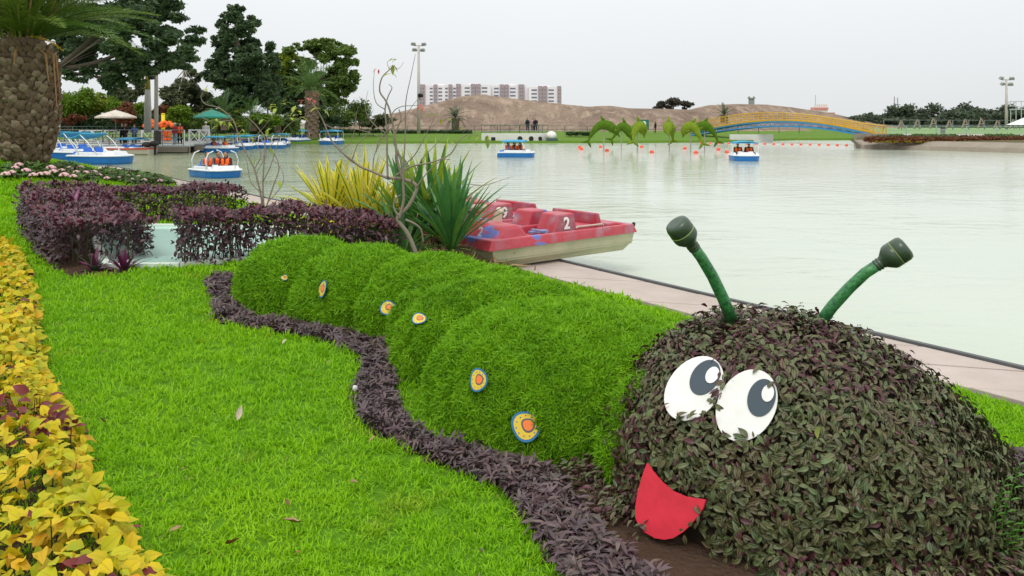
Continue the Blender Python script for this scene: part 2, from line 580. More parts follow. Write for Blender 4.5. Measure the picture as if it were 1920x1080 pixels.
walk = bpy.data.objects.new('walkway', None); C.objects.link(walk); tag(walk, 'pale concrete slab path with dark rubber edge beside the lake', kind='structure')
# slabs, each its own piece with its joint
t = -3.0; slabs = []
while t < 47:
    slabs.append(t); t += .95 / .80 * .80
sr = random.Random(5)
variants = []
for k, t in enumerate(slabs):
    y0, y1 = t * .8 + 0.012, (t + .95) * .8 - .0
    y0 = t * .8; y1 = y0 + .728
    b_ = MB()
    q = []
    for (yy, dd) in ((y0, .075), (y1, .075), (y1, 1.08), (y0, 1.08)):
        q.append((float(xe(yy)) - dd / .8, yy + dd * .35))
    dz = sr.uniform(-.004, .004)
    vs = [(x, y, .23) for x, y in q] + [(x, y, .35 + dz) for x, y in q]
    b_.add(vs, [(3, 2, 1, 0), (4, 5, 6, 7), (0, 1, 5, 4), (1, 2, 6, 5), (2, 3, 7, 6), (3, 0, 4, 7)])
    o = b_.build('slab', m_slab, walk, bevel=.008)
b_ = MB()
yl = np.arange(-4, 40, .5)
for d0, d1, z0, z1, mi in ((.0, .068, .22, .372, 0), (.01, 1.08, -.8, .225, 1)):
    vs = []
    for yy in yl:
        x = float(xe(yy))
        vs += [(x - d0 / .8, yy + d0 * .35, z0), (x - d0 / .8, yy + d0 * .35, z1), (x - d1 / .8, yy + d1 * .35, z1), (x - d1 / .8, yy + d1 * .35, z0)]
    fs = []
    for i in range(len(yl) - 1):
        for k in range(4):
            fs.append((i * 4 + k, i * 4 + (k + 1) % 4, i * 4 + 4 + (k + 1) % 4, i * 4 + 4 + k))
    b_.add(vs, fs, mi)
b_.build('edge_strip', [m_rubber, m_wall], walk)

# ---------------------------------------------------------------- caterpillar body geometry
AX = [(1.25, 4.1, .5), (.95, 4.55, .74), (.38, 5.25, .95), (-.12, 5.95, .90), (-.60, 6.62, .78), (-1.12, 7.22, .76), (-1.72, 7.80, .74), (-2.30, 8.40, .68), (-2.62, 8.95, .5)]
def body_mesh():
    pts = np.array(AX)
    seg = np.r_[0, np.cumsum(np.hypot(*np.diff(pts[:, :2], axis=0).T))]
    tot = seg[-1]
    S = np.arange(0, tot + .01, .035)
    cx = np.interp(S, seg, pts[:, 0]); cy = np.interp(S, seg, pts[:, 1]); w = np.interp(S, seg, pts[:, 2])
    ker = np.ones(11) / 11
    pad = lambda a: np.convolve(np.r_[[a[0]] * 5, a, [a[-1]] * 5], ker, 'valid')
    cx, cy, w = pad(cx), pad(cy), pad(w)
    dx = np.gradient(cx, S); dy = np.gradient(cy, S); l = np.hypot(dx, dy); dx /= l; dy /= l
    r = np.zeros_like(S)
    for c, h in ((.12, .53), (1.34, .77), (2.44, .405), (3.10, .36), (3.82, .42), (4.64, .455), (5.50, .49)):
        u = (S - c) / h
        r = np.maximum(r, np.sqrt(np.clip(1 - u * u, 0, 1)))
    prof = .50 + .52 * r ** .75
    endc = np.sqrt(np.clip(1 - np.clip((S - (tot - .55)) / .55, 0, 1) ** 2, 0.0, 1))
    ww = w * prof * endc
    hh = (.52 + .14 * w) * (.40 + .68 * r ** .75) * endc ** .6
    NT = 44
    th = np.linspace(0, PI, NT)
    V = []
    for i in range(len(S)):
        c = np.sign(np.cos(th)) * np.abs(np.cos(th)) ** .85; s_ = np.sin(th) ** .80
        nx, ny = dy[i], -dx[i]
        X = cx[i] + nx * c * ww[i]; Y = cy[i] + ny * c * ww[i]
        Z = T(X, Y) - .05 + (hh[i] + .05) * s_
        V.append(np.stack([X, Y, Z], 1))
    V = np.array(V).reshape(-1, 3)
    bump_ = .022 * np.sin(V[:, 0] * 17 + V[:, 2] * 13) * np.sin(V[:, 1] * 15 - V[:, 2] * 9) + .014 * np.sin(V[:, 0] * 31 - V[:, 1] * 27) * np.sin(V[:, 2] * 33)
    V[:, 2] += bump_ * .8; V[:, 0] -= bump_ * .8; V[:, 1] -= bump_ * .5
    n = len(S)
    ii, jj = np.meshgrid(np.arange(n - 1), np.arange(NT - 1), indexing='ij')
    a = (ii * NT + jj).ravel()
    F = np.stack([a, a + 1, a + NT + 1, a + NT], 1)
    return V, F
def near_faces(V, F, n):
    """area-weighted random points with normals"""
    A, B, Cc, D = (V[F[:, k]] for k in range(4))
    cr = np.cross(Cc - A, D - B); ar = np.linalg.norm(cr, axis=1) / 2
    nn = cr / np.maximum(ar[:, None] * 2, 1e-9)
    return A, B, Cc, D, ar, nn
def sample(V, F, dens):
    """dens: points per m2 as function of centre"""
    A, B, Cc, D, ar, nn = near_faces(V, F, 0)
    cen = (A + B + Cc + D) / 4
    lam = ar * dens(cen)
    k = rng.poisson(lam)
    idx = np.repeat(np.arange(len(F)), k)
    u = rng.random((len(idx), 1)); v = rng.random((len(idx), 1))
    p = (A[idx] * (1 - u) + B[idx] * u) * (1 - v) + (D[idx] * (1 - u) + Cc[idx] * u) * v
    return p, nn[idx]

def fit_axis():
    global AX
    ln = np.vstack([BIw[2:16]])
    dense = np.concatenate([np.linspace(ln[i], ln[i + 1], 8) for i in range(len(ln) - 1)])
    out = []
    for i, (x, y, w_) in enumerate(AX):
        a = np.array(AX[max(i - 1, 0)][:2]); b = np.array(AX[min(i + 1, len(AX) - 1)][:2]); d = (b - a) / np.linalg.norm(b - a); nr_ = np.array([d[1], -d[0]])
        p = np.array([x, y]); 
        if i >= 2:
            for _ in range(12):
                dm = np.min(np.hypot(*(dense - p).T))
                if dm > w_ * .97: break
                p = p + nr_ * .04
        out.append((p[0], p[1], w_))
    AX = out

# purple border in the photo: outer and inner edge
BO = [(385, 528), (402, 560), (400, 598), (440, 612), (500, 622), (560, 632), (625, 645), (668, 662), (684, 690), (668, 735), (672, 780), (702, 812), (760, 838), (830, 872), (905, 908), (962, 935), (990, 985), (1022, 1035), (1055, 1079)]
BI = [(430, 515), (445, 545), (442, 580), (470, 598), (530, 606), (590, 616), (650, 628), (715, 640), (748, 672), (738, 725), (748, 775), (775, 815), (820, 835), (890, 850), (960, 868), (1030, 893), (1062, 925), (1100, 990), (1180, 1060)]
BOw = np.array([G(*p)[:2] for p in BO]); BIw = np.array([G(*p)[:2] for p in BI])
BOw = np.vstack([BOw, BOw[-1] + (BOw[-1] - BOw[-3]) * .9]); BIw = np.vstack([BIw, BIw[-1] + (.25, -.5)])
BORD = np.vstack([BOw, BIw[::-1]])
fit_axis()
print('AX', [tuple(round(float(q),2) for q in a) for a in AX])
BV, BF = body_mesh()

BVH_BODY = BVHTree.FromPolygons([Vector(v) for v in BV.tolist()], [tuple(f) for f in BF.tolist()])
HCN, HR = np.array([1.49, 4.08, .62]), np.array([1.04, .86, .83])
def in_head(x, y, k=1.0):
    return ((x - HCN[0]) / (HR[0] * k)) ** 2 + ((y - HCN[1]) / (HR[1] * k)) ** 2 < 1
def body_dist(x, y):
    """distance from the body axis minus half width"""
    p = np.array(AX); best = np.full(np.shape(x), 1e9)
    for i in range(len(p) - 1):
        a, b = p[i], p[i + 1]
        d = b[:2] - a[:2]; t = np.clip(((x - a[0]) * d[0] + (y - a[1]) * d[1]) / (d @ d), 0, 1)
        q = np.hypot(x - a[0] - t * d[0], y - a[1] - t * d[1]) - (a[2] + t * (b[2] - a[2]))
        best = np.minimum(best, q)
    return best

def inpoly(x, y, poly):
    x = np.asarray(x); y = np.asarray(y); c = np.zeros(np.shape(x), bool); n = len(poly)
    for i in range(n):
        x1, y1 = poly[i]; x2, y2 = poly[(i + 1) % n]
        k = ((y1 > y) != (y2 > y)) & (x < (x2 - x1) * (y - y1) / (y2 - y1 + 1e-12) + x1)
        c ^= k
    return c
SOILP = np.array([G(*p)[:2] for p in [(1040, 895), (1150, 860), (1230, 840), (1500, 900), (1500, 1300), (1180, 1300), (1100, 1010), (1060, 930)]])
# soil sheets
def sheet(name, poly, dz, m, parent=None):
    lo = poly.min(0); hi = poly.max(0); st = .12
    gx = np.arange(lo[0], hi[0] + st, st); gy = np.arange(lo[1], hi[1] + st, st)
    X, Y = np.meshgrid(gx, gy, indexing='ij'); Z = T(X, Y) + dz
    n = len(gy); i, j = np.meshgrid(np.arange(len(gx) - 1), np.arange(n - 1), indexing='ij'); a = (i * n + j).ravel()
    F = np.stack([a, a + n, a + n + 1, a + 1], 1)
    cx = (X[:-1, :-1] + st / 2).ravel(); cy = (Y[:-1, :-1] + st / 2).ravel()
    F = F[inpoly(cx, cy, poly)]
    return np_mesh(name, np.stack([X, Y, Z], -1).reshape(-1, 3), F, m, parent, smooth=True)
head_soil = np.array([(.0, 4.6), (.1, 3.9), (.35, 3.1), (.9, 2.4), (2.8, 2.4), (3.0, 3.4), (2.8, 4.6), (1.9, 5.2)])
tag(sheet('garden_soil', np.vstack([head_soil]), .006, m_soil), kind='structure')
tag(sheet('border_soil', BORD, .010, m_soil), kind='structure')
LS = np.array([G(*p)[:2] for p in [(28, 405), (60, 470), (90, 500), (130, 520), (262, 512), (262, 470), (150, 400), (60, 398)]])
tag(sheet('hedge_soil', LS, .008, m_soil), kind='structure')

# ---------------------------------------------------------------- pond
POND = np.array([(-4.75, 9.30), (-3.9, 9.35), (-2.2, 10.5), (-2.6, 11.3), (-3.9, 12.8), (-6.6, 13.0), (-5.9, 11.3)])
m_pond = mat('pond_water', (.50, .72, .62), .12, .4, noise=(1.5, .8), bump=(9, .15, .01), col2=(.42, .64, .55))
b_ = MB()
b_.slab([(x, y, PONDZ + .028) for x, y in POND], (0, 0, 1), .06)
tag(b_.build('pond_water', m_pond), kind='structure')
m_rim = mat('pond_rim', (.62, .68, .60), .8)
b_ = MB()
for i in range(len(POND)):
    p, q = POND[i], POND[(i + 1) % len(POND)]
    b_.bar((p[0], p[1], PONDZ + .02), (q[0], q[1], PONDZ + .02), .10, .09)
tag(b_.build('pond_rim', m_rim), kind='structure')

# ---------------------------------------------------------------- lawn grass
m_grass = leafmat('grass_blade', [(.15, .38, .003), (.20, .46, .004), (.27, .54, .005), (.16, .41, .004)], .5, .35,
                  patch=[(.8, (.30, .56, .006), .46, .72), (4, (.11, .30, .003), .52, .8), (16, (.34, .55, .01), .58, .8), (2.3, (.36, .42, .03), .62, .80)], tip=((.34, .60, .015), .5, .4), spec=.2)
gp = []
for k in range(5):
    V, F, U = tuft(10, .046, .0062, .036, R(40), 2, random.Random(k))
    gp.append(proto('grass_tuft', V, F, m_grass, U))
gfar = []
for k in range(3):
    V, F, U = tuft(12, .06, .016, .07, R(32), 2, random.Random(k + 50))
    gfar.append(proto('grass_clump', V, F, m_grass, U))
m_dry = leafmat('dry_grass_blade', [(.42, .36, .14), (.30, .30, .08)], .7, .2)
V, F, U = tuft(4, .04, .005, .03, R(60), 2, random.Random(77))
gp.append(proto('dry_tuft', V, F, m_dry, U))
SIL = None
YEL = np.array([(-.70, 1.5), (-.84, 2.3), (-1.16, 2.75), (-1.46, 3.1), (-1.90, 3.66), (-2.28, 4.2), (-2.70, 4.75), (-3.03, 5.17), (-4.3, 7.2), (-5.6, 9.2), (-6.5, 10.4), (-7.6, 10.4), (-5.5, 6.2), (-4.0, 3.2), (-3.2, 1.5)])
def lawn_ok(x, y):
    ok = ~inpoly(x, y, BORD) & ~inpoly(x, y, POND) & ~inpoly(x, y, head_soil) & ~inpoly(x, y, LS)
    ok &= body_dist(x, y) > -.25
    d = (xe(y) - x) * .8
    ok &= d > 1.10
    return ok
def lawn_points(y0, y1, dens_k, jit=1):
    pts = []
    n = int(dens_k)
    y = rng.uniform(y0, y1, n); 
    x = y * rng.uniform(-.70, .70, n)
    return x, y
allp = []
# density falls with distance: uniform in log(distance) with x spread proportional to y
N1 = 150000
ly = rng.uniform(math.log(2.1), math.log(42), N1); y = np.exp(ly)
x = y * rng.uniform(-.72, .72, N1)
dens_here = N1 / (math.log(20) * y * 1.44 * y)       # per m2
want = np.clip(1500 / np.maximum((y / 2.6) ** 1.5, 1), 0, 2200)
keep = rng.random(N1) < np.clip(want / dens_here, 0, 1)
x, y = x[keep], y[keep]
ok = lawn_ok(x, y); x, y = x[ok], y[ok]
z = T(x, y)
n = len(x)
sc_ = np.clip((y / 3.6) ** .55, .9, 2.6) * rng.uniform(.75, 1.2, n)
dd = (xe(y) - x) * .8
edge = inpoly(x + .0, y + .07, BORD) | inpoly(x + .07, y + .0, BORD) | (dd < 1.2)
sc_[edge] *= 1.15
tall = (dd < 3.0) & (x > 1.2); sc_[tall] *= 1.1
rot = np.stack([rng.normal(0, .15, n), rng.normal(0, .15, n), rng.uniform(0, 2 * PI, n)], 1)
near = y < 9
pk = rng.integers(0, 5, n); pk[(rng.random(n) < .008 + .035 * (np.sin(x * 2.1 + 1) * np.sin(y * 1.7) > .55))] = 5
print('lawn', near.sum(), (~near).sum())
p3 = np.stack([x, y, z], 1)
tag(scatter('lawn_grass', p3[near], rot[near], sc_[near], gp, pick=pk[near]), kind='stuff')
tag(scatter('far_lawn_grass', p3[~near], rot[~near], sc_[~near] * .75, gfar), kind='stuff')

# ---------------------------------------------------------------- caterpillar
cat = thing('caterpillar_topiary', 'giant green caterpillar topiary with dark leafy head, white eyes and red tongue', 'topiary', (.3, 5.2, .6))
m_core = mat('moss_core', (.05, .14, .01), .95, .05, noise=(30, .8), col2=(.03, .07, .008))
np_mesh('body', BV, BF, m_core, cat, smooth=True, world=True)
m_moss = leafmat('moss_blade', [(.11, .30, .005), (.15, .37, .005), (.21, .44, .008), (.125, .325, .010)], .5, .3,
                 patch=[(2.0, (.08, .24, .006), .5, .75), (7, (.24, .48, .012), .5, .75)], tip=((.26, .50, .015), .5, .4), spec=.2)
mp_ = []
for k in range(4):
    r_ = random.Random(k + 9); g = []
    for i in range(10):
        l = .038 * r_.uniform(.5, 1.25)
        V, F, U = leaf_geo(l, .0052, 3, .3, r_.uniform(.1, 1.3), .35)
        M = rotm(0, 0, r_.uniform(0, 2 * PI)) @ rotm(R(r_.uniform(15, 85)), 0, r_.uniform(-.3, .3))
        g.append(((V, F, U), M, (r_.uniform(-.02, .02), r_.uniform(-.02, .02), 0)))
    V, F, U = multi(g); mp_.append(proto('moss_sprig', V, F, m_moss, U))
def bd(c):
    dist = np.linalg.norm(c - np.array([0, 0, HC]), axis=1)
    return np.clip(8500 / (dist / 4.0) ** 1.6, 1100, 8500)
p, nn = sample(BV, BF, bd)
keep = ~(in_head(p[:, 0], p[:, 1], .72) & (p[:, 2] < 1.3))
# the spots break through the moss
SPOTS = [(990, 797, 56, 60), (905, 712, 44, 40), (786, 602, 26, 32), (727, 580, 30, 26), (611, 542, 34, 24), (533, 523, 12, 8)]
spot3 = []
for (px, py, w_, h_) in SPOTS:
    hit, nor, _, _ = BVH_BODY.ray_cast(Vector((0, 0, HC)), ray(px, py))
    if hit is None: print('SPOT MISS', px, py); spot3.append(None); continue
    if nor.dot(ray(px, py)) > 0: nor = -nor
    spot3.append((hit, nor, w_ / FP * hit.y))
    r_ = w_ / FP * hit.y * .5
    keep &= np.linalg.norm(p - np.array(hit), axis=1) > r_ * .8
p, nn = p[keep], nn[keep]
fl = (nn[:, 2] < 0) & (p[:, 2] > T(p[:, 0], p[:, 1]) + .1)
if nn[:, 2].mean() < 0: nn = -nn
dist = np.linalg.norm(p - np.array([0, 0, HC]), axis=1)
up = nn + rng.normal(0, .55, nn.shape)
# frames with local Z along normal
t_ = rng.normal(0, 1, up.shape); M = frames(np.cross(up, t_), up)
s_ = np.clip((dist / 4.5) ** .6, .9, 1.6) * rng.uniform(.8, 1.25, len(p))
print('moss', len(p))
scatter('moss', p - nn * .008, eulers(M), s_, mp_, cat)

# eye spots: painted stones with rim, ring and heart shaped centre
m_blue = mat('spot_blue', (.02, .20, .42), .45, .4, noise=(40, .5), col2=(.03, .12, .25))
m_yel = mat('spot_yellow', (.82, .58, .04), .5, .4, noise=(60, .5), col2=(.62, .42, .04))
m_ora = mat('spot_orange', (.85, .20, .04), .5, .4)
m_ring = mat('spot_ring', (.10, .10, .12), .5, .4)
def spot_geo(k):
    b = MB(); rr = random.Random(k)
    def ring(rad, z, m, heart=0.0, off=(0, 0)):
        K = 28; vs = []
        for i in range(K):
            a = 2 * PI * i / K
            q = rad * (1 + .06 * math.sin(3 * a + k) + heart * (-.35 * abs(math.sin(a / 2 + .4)) + .18))
            vs.append((q * math.cos(a) + off[0], q * math.sin(a) * .92 + off[1], z))
        b.slab(vs, (0, 0, 1), .02, m)
    ring(.5, .020, 0); ring(.42, .026, 1); ring(.24, .032, 2, .8, (.04, .05)); ring(.18, .038, 3, 1.0, (.04, .05))
    for i in range(11):
        a = i * .57 + k
        b.ell((.335 * math.cos(a), .335 * math.sin(a) * .92, .03), (.026, .026, .008), 6, 4, 0)
    return b
for k, s3 in enumerate(spot3):
    if s3 is None: continue
    hit, nor, w_ = s3
    o = spot_geo(k).build('eye_spot', [m_blue, m_yel, m_ring, m_ora], cat)
    q = (nor + Vector((0, 0, .15))).normalized().to_track_quat('Z', 'Y')
    o.rotation_euler = q.to_euler(); o.location = hit + nor * .032 - Vector(cat.location); o.scale = (w_ * 1.05,) * 3
    if k == 0: o['label'] = 'largest spot, yellow ringed with blue, nearest the head'

# head
def head_pt(th, ph):
    """th around, ph elevation -> point & normal, slightly lumpy dome going straight down at its foot"""
    cp = np.cos(ph); d = np.stack([np.cos(th) * cp, np.sin(th) * cp, np.sin(ph)], -1)
    lump = 1 + .025 * np.sin(3 * th + 1) * cp + .02 * np.sin(5 * th + 4 * ph)
    q = 1 - (.085 + .05 * np.clip(np.cos(th), 0, 1)) * np.clip(np.sin(2 * ph), 0, 1) + .05 * np.clip(-ph, 0, 1)
    d2 = np.stack([d[..., 0] * q, d[..., 1] * q, d[..., 2]], -1)
    d2[..., 0] -= .17 * np.clip(np.sin(ph), 0, 1) ** 1.5
    p = HCN + d2 * HR * lump[..., None]
    nn = d / HR; nn /= np.linalg.norm(nn, axis=-1, keepdims=True)
    return p, nn
TH, PH = np.meshgrid(np.linspace(0, 2 * PI, 60), np.linspace(-.75, PI / 2, 30), indexing='ij')
hp, hn = head_pt(TH, PH); HVv = (hp - hn * .05).reshape(-1, 3)
ii, jj = np.meshgrid(np.arange(59), np.arange(29), indexing='ij'); a = (ii * 30 + jj).ravel()
HF = np.stack([a, a + 30, a + 31, a + 1], 1)
m_hcore = mat('head_core', (.045, .030, .020), .95, .05, noise=(30, .8), col2=(.018, .014, .010))
np_mesh('head', HVv, HF, m_hcore, cat, smooth=True, world=True)
BVH_HEAD = BVHTree.FromPolygons([Vector(v) for v in hp.reshape(-1, 3).tolist()], [tuple(f) for f in HF.tolist()])

# ---- flat painted boards: eyes and tongue
m_white = mat('board_white', (.80, .79, .77), .55, .3, noise=(7, .35), bump=(45, .25, .002), col2=(.70, .68, .64))
m_pupil = mat('board_grey', (.045, .065, .085), .5, .3)
m_red = mat('board_red', (.68, .028, .055), .5, .35, noise=(11, .35), bump=(45, .25, .002), col2=(.55, .022, .042))
BOARDS = []
def board(name, px_poly, layers, tiltmix, push, th=.012, lab=None, matn=None, hitpx=None):
    xs = [p[0] for p in px_poly]; yy = [p[1] for p in px_poly]
    c = hitpx or ((min(xs) + max(xs)) / 2, (min(yy) + max(yy)) / 2)
    hit, nor, _, _ = BVH_HEAD.ray_cast(Vector((0, 0, HC)), ray(*c))
    if nor.dot(ray(*c)) > 0: nor = -nor
    n = (nor * (1 - tiltmix) - ray(*c) * tiltmix).normalized()
    o0 = hit + n * push
    def back(p):
        r = ray(*p); o = Vector((0, 0, HC)); t = (o0 - o).dot(n) / r.dot(n); return o + r * t
    P3 = [back(p) for p in px_poly]
    b = MB(); b.slab(P3, n, th); o = b.build(name, matn, cat, world=True)
    if lab: o['label'] = lab
    BOARDS.append((o0, n, np.array([list(v) for v in P3])))
    for (nm, poly, m2, lift) in layers:
        b = MB(); b.slab([back(p) + n * lift for p in poly], n, .003)
        q = b.build(nm, m2, None, world=False)
        q.parent = o; q.location = -Vector(cat.location)
    return o
def ellp(cx, cy, rx, ry, rot, K=36):
    a = R(rot); out = []
    for i in range(K):
        t = 2 * PI * i / K; x = rx * math.cos(t); y = ry * math.sin(t)
        out.append((cx + x * math.cos(a) - y * math.sin(a), cy + x * math.sin(a) + y * math.cos(a)))
    return out
board('eye', ellp(1301, 728, 67, 48, -52), [('pupil', ellp(1322, 708, 36, 25, -56), m_pupil, .004), ('highlight', ellp(1336, 704, 16.5, 11.5, -60), m_white, .008)], .40, .030, matn=m_white, lab='left white eye partly covered by leaves')
board('eye', ellp(1400, 760, 71, 54, -62), [('pupil', ellp(1428, 746, 36, 26, -74), m_pupil, .004), ('highlight', ellp(1440, 738, 16, 11.5, -78), m_white, .008)], .40, .035, matn=m_white, lab='right white eye, the larger one')
board('tongue', [(1213, 868), (1222, 882), (1240, 903), (1262, 921), (1285, 931), (1323, 937), (1318, 953), (1308, 968), (1295, 984), (1280, 998), (1262, 1009), (1245, 1012), (1228, 1009), (1210, 999), (1197, 986), (1191, 970), (1191, 950), (1195, 925), (1203, 895)], [], .25, .075, matn=m_red)

# ---- head leaves
m_hleaf = leafmat('head_leaf', [(.045, .038, .016), (.075, .080, .026), (.070, .034, .020), (.105, .120, .040), (.050, .022, .018), (.038, .060, .028), (.10, .145, .05), (.085, .02, .024)], .42, .12,
                  patch=[(2.4, (.09, .022, .028), .58, .78), (9, (.10, .12, .05), .55, .8)], stripe=((.22, .25, .11), .12, .34, .45), spec=.3)
m_hleaf2 = leafmat('head_leaf_maroon', [(.085, .012, .024), (.05, .012, .018), (.10, .03, .035)], .4, .15, stripe=((.15, .08, .07), .14, .30, .4), spec=.4)
hl = []
for k in range(4):
    V, F, U = leaf_geo(1, .40 + .04 * (k % 2), 5, .45, .25 + .12 * k, .38); hl.append(proto('head_leaf', V, F, m_hleaf, U))
for k in range(2):
    V, F, U = leaf_geo(1, .40, 5, .5, .2 + .2 * k, .38); hl.append(proto('maroon_leaf', V, F, m_hleaf2, U))
nL = 42000
th = rng.uniform(0, 2 * PI, nL); ph = np.arcsin(rng.uniform(-.68, 1, nL))
p, nn = head_pt(th, ph)
cl_ = np.sin(p[:, 0] * 19 + p[:, 2] * 11) * np.sin(p[:, 1] * 17 - p[:, 2] * 15) + .6 * np.sin(p[:, 0] * 37 - p[:, 2] * 29)
p = p + nn * (rng.normal(-.005, .022, nL) + .022 * cl_)[:, None]
c0 = np.array([0, 0, HC])
# leave the boards clear
keep = p[:, 2] > T(p[:, 0], p[:, 1]) - .05
vd = p - c0
for (o0, n_, P3) in BOARDS:
    o0 = np.array(o0); n_ = np.array(n_)
    h = (p - o0) @ n_
    pr = p - h[:, None] * n_
    cen = P3.mean(0)
    ax = P3[0] - cen; ax = ax / np.linalg.norm(ax); ay = np.cross(n_, ax)
    poly = np.stack([(P3 - cen) @ ax, (P3 - cen) @ ay], 1) * .95
    ins = inpoly((pr - cen) @ ax, (pr - cen) @ ay, poly)
    big = inpoly((pr - cen) @ ax, (pr - cen) @ ay, poly / .95 * 1.08)
    rim = big & ~ins & (vd @ n_ < 0) & (np.abs(h) < .2) & (rng.random(len(p)) < .4)
    p[rim] = p[rim] + nn[rim] * .035
    keep &= ~(ins & (np.abs(h) < .25) & (vd @ n_ < 0) & (h > -.12))
# bare soil patch under the tongue
keep &= ~((np.hypot((p[:, 0] - .72) / .12, (p[:, 1] - 3.42) / .3) < 1) & (p[:, 2] < .70))
p, nn = p[keep], nn[keep]; nL = len(p)
# leaves hang down and outwards
down = np.array([0, 0, -1.0]) + 0 * nn
tang = rng.normal(0, 1, nn.shape); tang -= (tang * nn).sum(1, keepdims=True) * nn
tang /= np.linalg.norm(tang, axis=1, keepdims=True)
Yd = tang * 1.0 + down * .35 + nn * rng.uniform(.05, .75, (nL, 1))
M = frames(Yd, nn + rng.normal(0, .25, nn.shape))
s_ = .041 * rng.uniform(.55, 1.45, nL)
pick = None
# maroon young leaves crowd the crown and the far side
top = (nn[:, 2] > .75) | (nn[:, 1] > .35) | ((nn[:, 0] < -.75) & (nn[:, 2] > .1))
def foliage2(root, name, pts, M, scl, protos, pk, nparts=300, part='leaf'):
    global rng
    c = np.array([0, 0, HC]); dist = np.linalg.norm(pts - c, axis=1)
    px = 960 + pts[:, 0] / pts[:, 1] * FP; py = HY + (HC - pts[:, 2]) / pts[:, 1] * FP
    inn = (px > 10) & (px < 1910) & (py > 0) & (py < 1070)
    facing = -(M[:, :, 2] * (pts - c) / dist[:, None]).sum(1)
    key = np.where(inn, dist, 1e6) / scl * (1.3 - .3 * np.clip(facing, 0, 1))
    order = np.argsort(key); a, b = order[:nparts], order[nparts:]
    E = eulers(M); o0 = np.array(root.location)
    for i in a:
        o = bpy.data.objects.new(part, protos[pk[i]].data)
        C.objects.link(o); o.parent = root
        o.location = pts[i] - o0; o.rotation_euler = E[i]; s = float(scl[i]); o.scale = (s, s, s)
    return scatter(name, pts[b], E[b], scl[b], protos, root, pick=pk[b])
pk = np.where(top & (rng.random(nL) < .34), rng.integers(4, 6, nL), rng.integers(0, 4, nL))
pk = np.where(rng.random(nL) < .05 + .16 * (np.sin(p[:, 0] * 5.1 + p[:, 2] * 3) * np.sin(p[:, 1] * 4.3 - p[:, 2] * 5.7) > .3), rng.integers(4, 6, nL), pk)
foliage2(cat, 'head_foliage', p, M, s_, hl, pk, 300, 'leaf')
# trailing shoots on the soil round the foot of the head
n_ = 5200; th = rng.uniform(0, 2 * PI, n_); rr0 = 1.0 + np.abs(rng.normal(0, .13, n_))
x = HCN[0] + np.cos(th) * HR[0] * rr0 * .98; y = HCN[1] + np.sin(th) * HR[1] * rr0 * .98
k = (np.sin(th * 9) * np.sin(th * 23 + 1) > -.35) & ~inpoly(x, y, BORD) & (np.hypot((x - .70) / .30, (y - 3.22) / .30) > 1); x, y, th, rr0 = x[k], y[k], th[k], rr0[k]; n_ = len(x)
z = T(x, y) + rng.uniform(.01, .10, n_) * np.clip(1.5 - (rr0 - 1) * 4, .2, 1)
Yd = np.stack([np.cos(th) + rng.normal(0, .6, n_), np.sin(th) + rng.normal(0, .6, n_), rng.normal(0, .3, n_)], 1)
scatter('trailing_shoots', np.stack([x, y, z], 1), eulers(frames(Yd, np.array([[0, 0, 1.]]) + rng.normal(0, .35, (n_, 3)))), .042 * rng.uniform(.6, 1.3, n_), hl, cat)
b_ = MB()
V, F, U = leaf_geo(.06, .032, 5, .3, .3, .4)
o = np_mesh('pale_leaf', V, F, leafmat('pale_leaf', [(.42, .45, .12)], .5, .2), cat, uv=U)
hit, nor, _, _ = BVH_HEAD.ray_cast(Vector((0, 0, HC)), ray(1537, 800))
o.location = hit - ray(1537, 800) * .07 - Vector(cat.location); o.rotation_euler = (R(-60), 0, R(20))

# ---- antennae: bent pipes with bottle-shaped knobs
m_ant = mat('antenna_green', (.014, .06, .026), .4, .5, noise=(45, .35), bump=(70, .6, .006), col2=(.05, .27, .07))
m_bot = mat('bottle_green', (.020, .048, .020), .30, .5, noise=(14, .8), bump=(30, .4, .005), col2=(.05, .075, .048))
m_line = mat('bottle_line', (.25, .33, .10), .5)
def antenna(pxs, Ys, knob, kdir, lab):
    b = MB()
    pts = [P(a, b2, y) for (a, b2), y in zip(pxs, Ys)]
    b.tube(pts, [.030, .030, .029, .028, .028], 14)
    # wrapping strands
    o = b.build('antenna', m_ant, cat, smooth=True, world=True); o['label'] = lab
    d = (pts[-1] - pts[-2]).normalized() if kdir is None else kdir
    q = d.to_track_quat('Z', 'Y').to_matrix().to_4x4(); Mx = Matrix.Translation(pts[-1]) @ q
    k = MB()
    prof = [(a_ * .77, c_ * .80) for a_, c_ in [(.036, -.03), (.040, -.028), (.040, -.018), (.036, -.015), (.041, -.008), (.041, .002), (.036, .006), (.040, .012), (.042, .02), (.060, .040), (.078, .062), (.083, .080), (.083, .108), (.080, .112), (.080, .118), (.083, .122), (.082, .165), (.074, .185), (.052, .193), (.02, .190)]]
    k.lathe(prof, 20, 0, Mx)
    k.lathe([(.0651, .0888), (.0651, .0928)], 20, 1, Mx)
    kk = k.build('knob', [m_bot, m_line], None, smooth=True)
    kk.parent = o; kk.location = -Vector(cat.location)
antenna([(1372, 600), (1356, 560), (1336, 518), (1315, 483), (1298, 460)], [4.05, 4.03, 4.0, 3.98, 3.96], None, None, 'left antenna, shorter and steeper')
antenna([(1533, 612), (1560, 575), (1592, 540), (1622, 512), (1650, 494)], [4.1, 4.08, 4.05, 4.02, 4.0], None, None, 'right antenna leaning to the right')

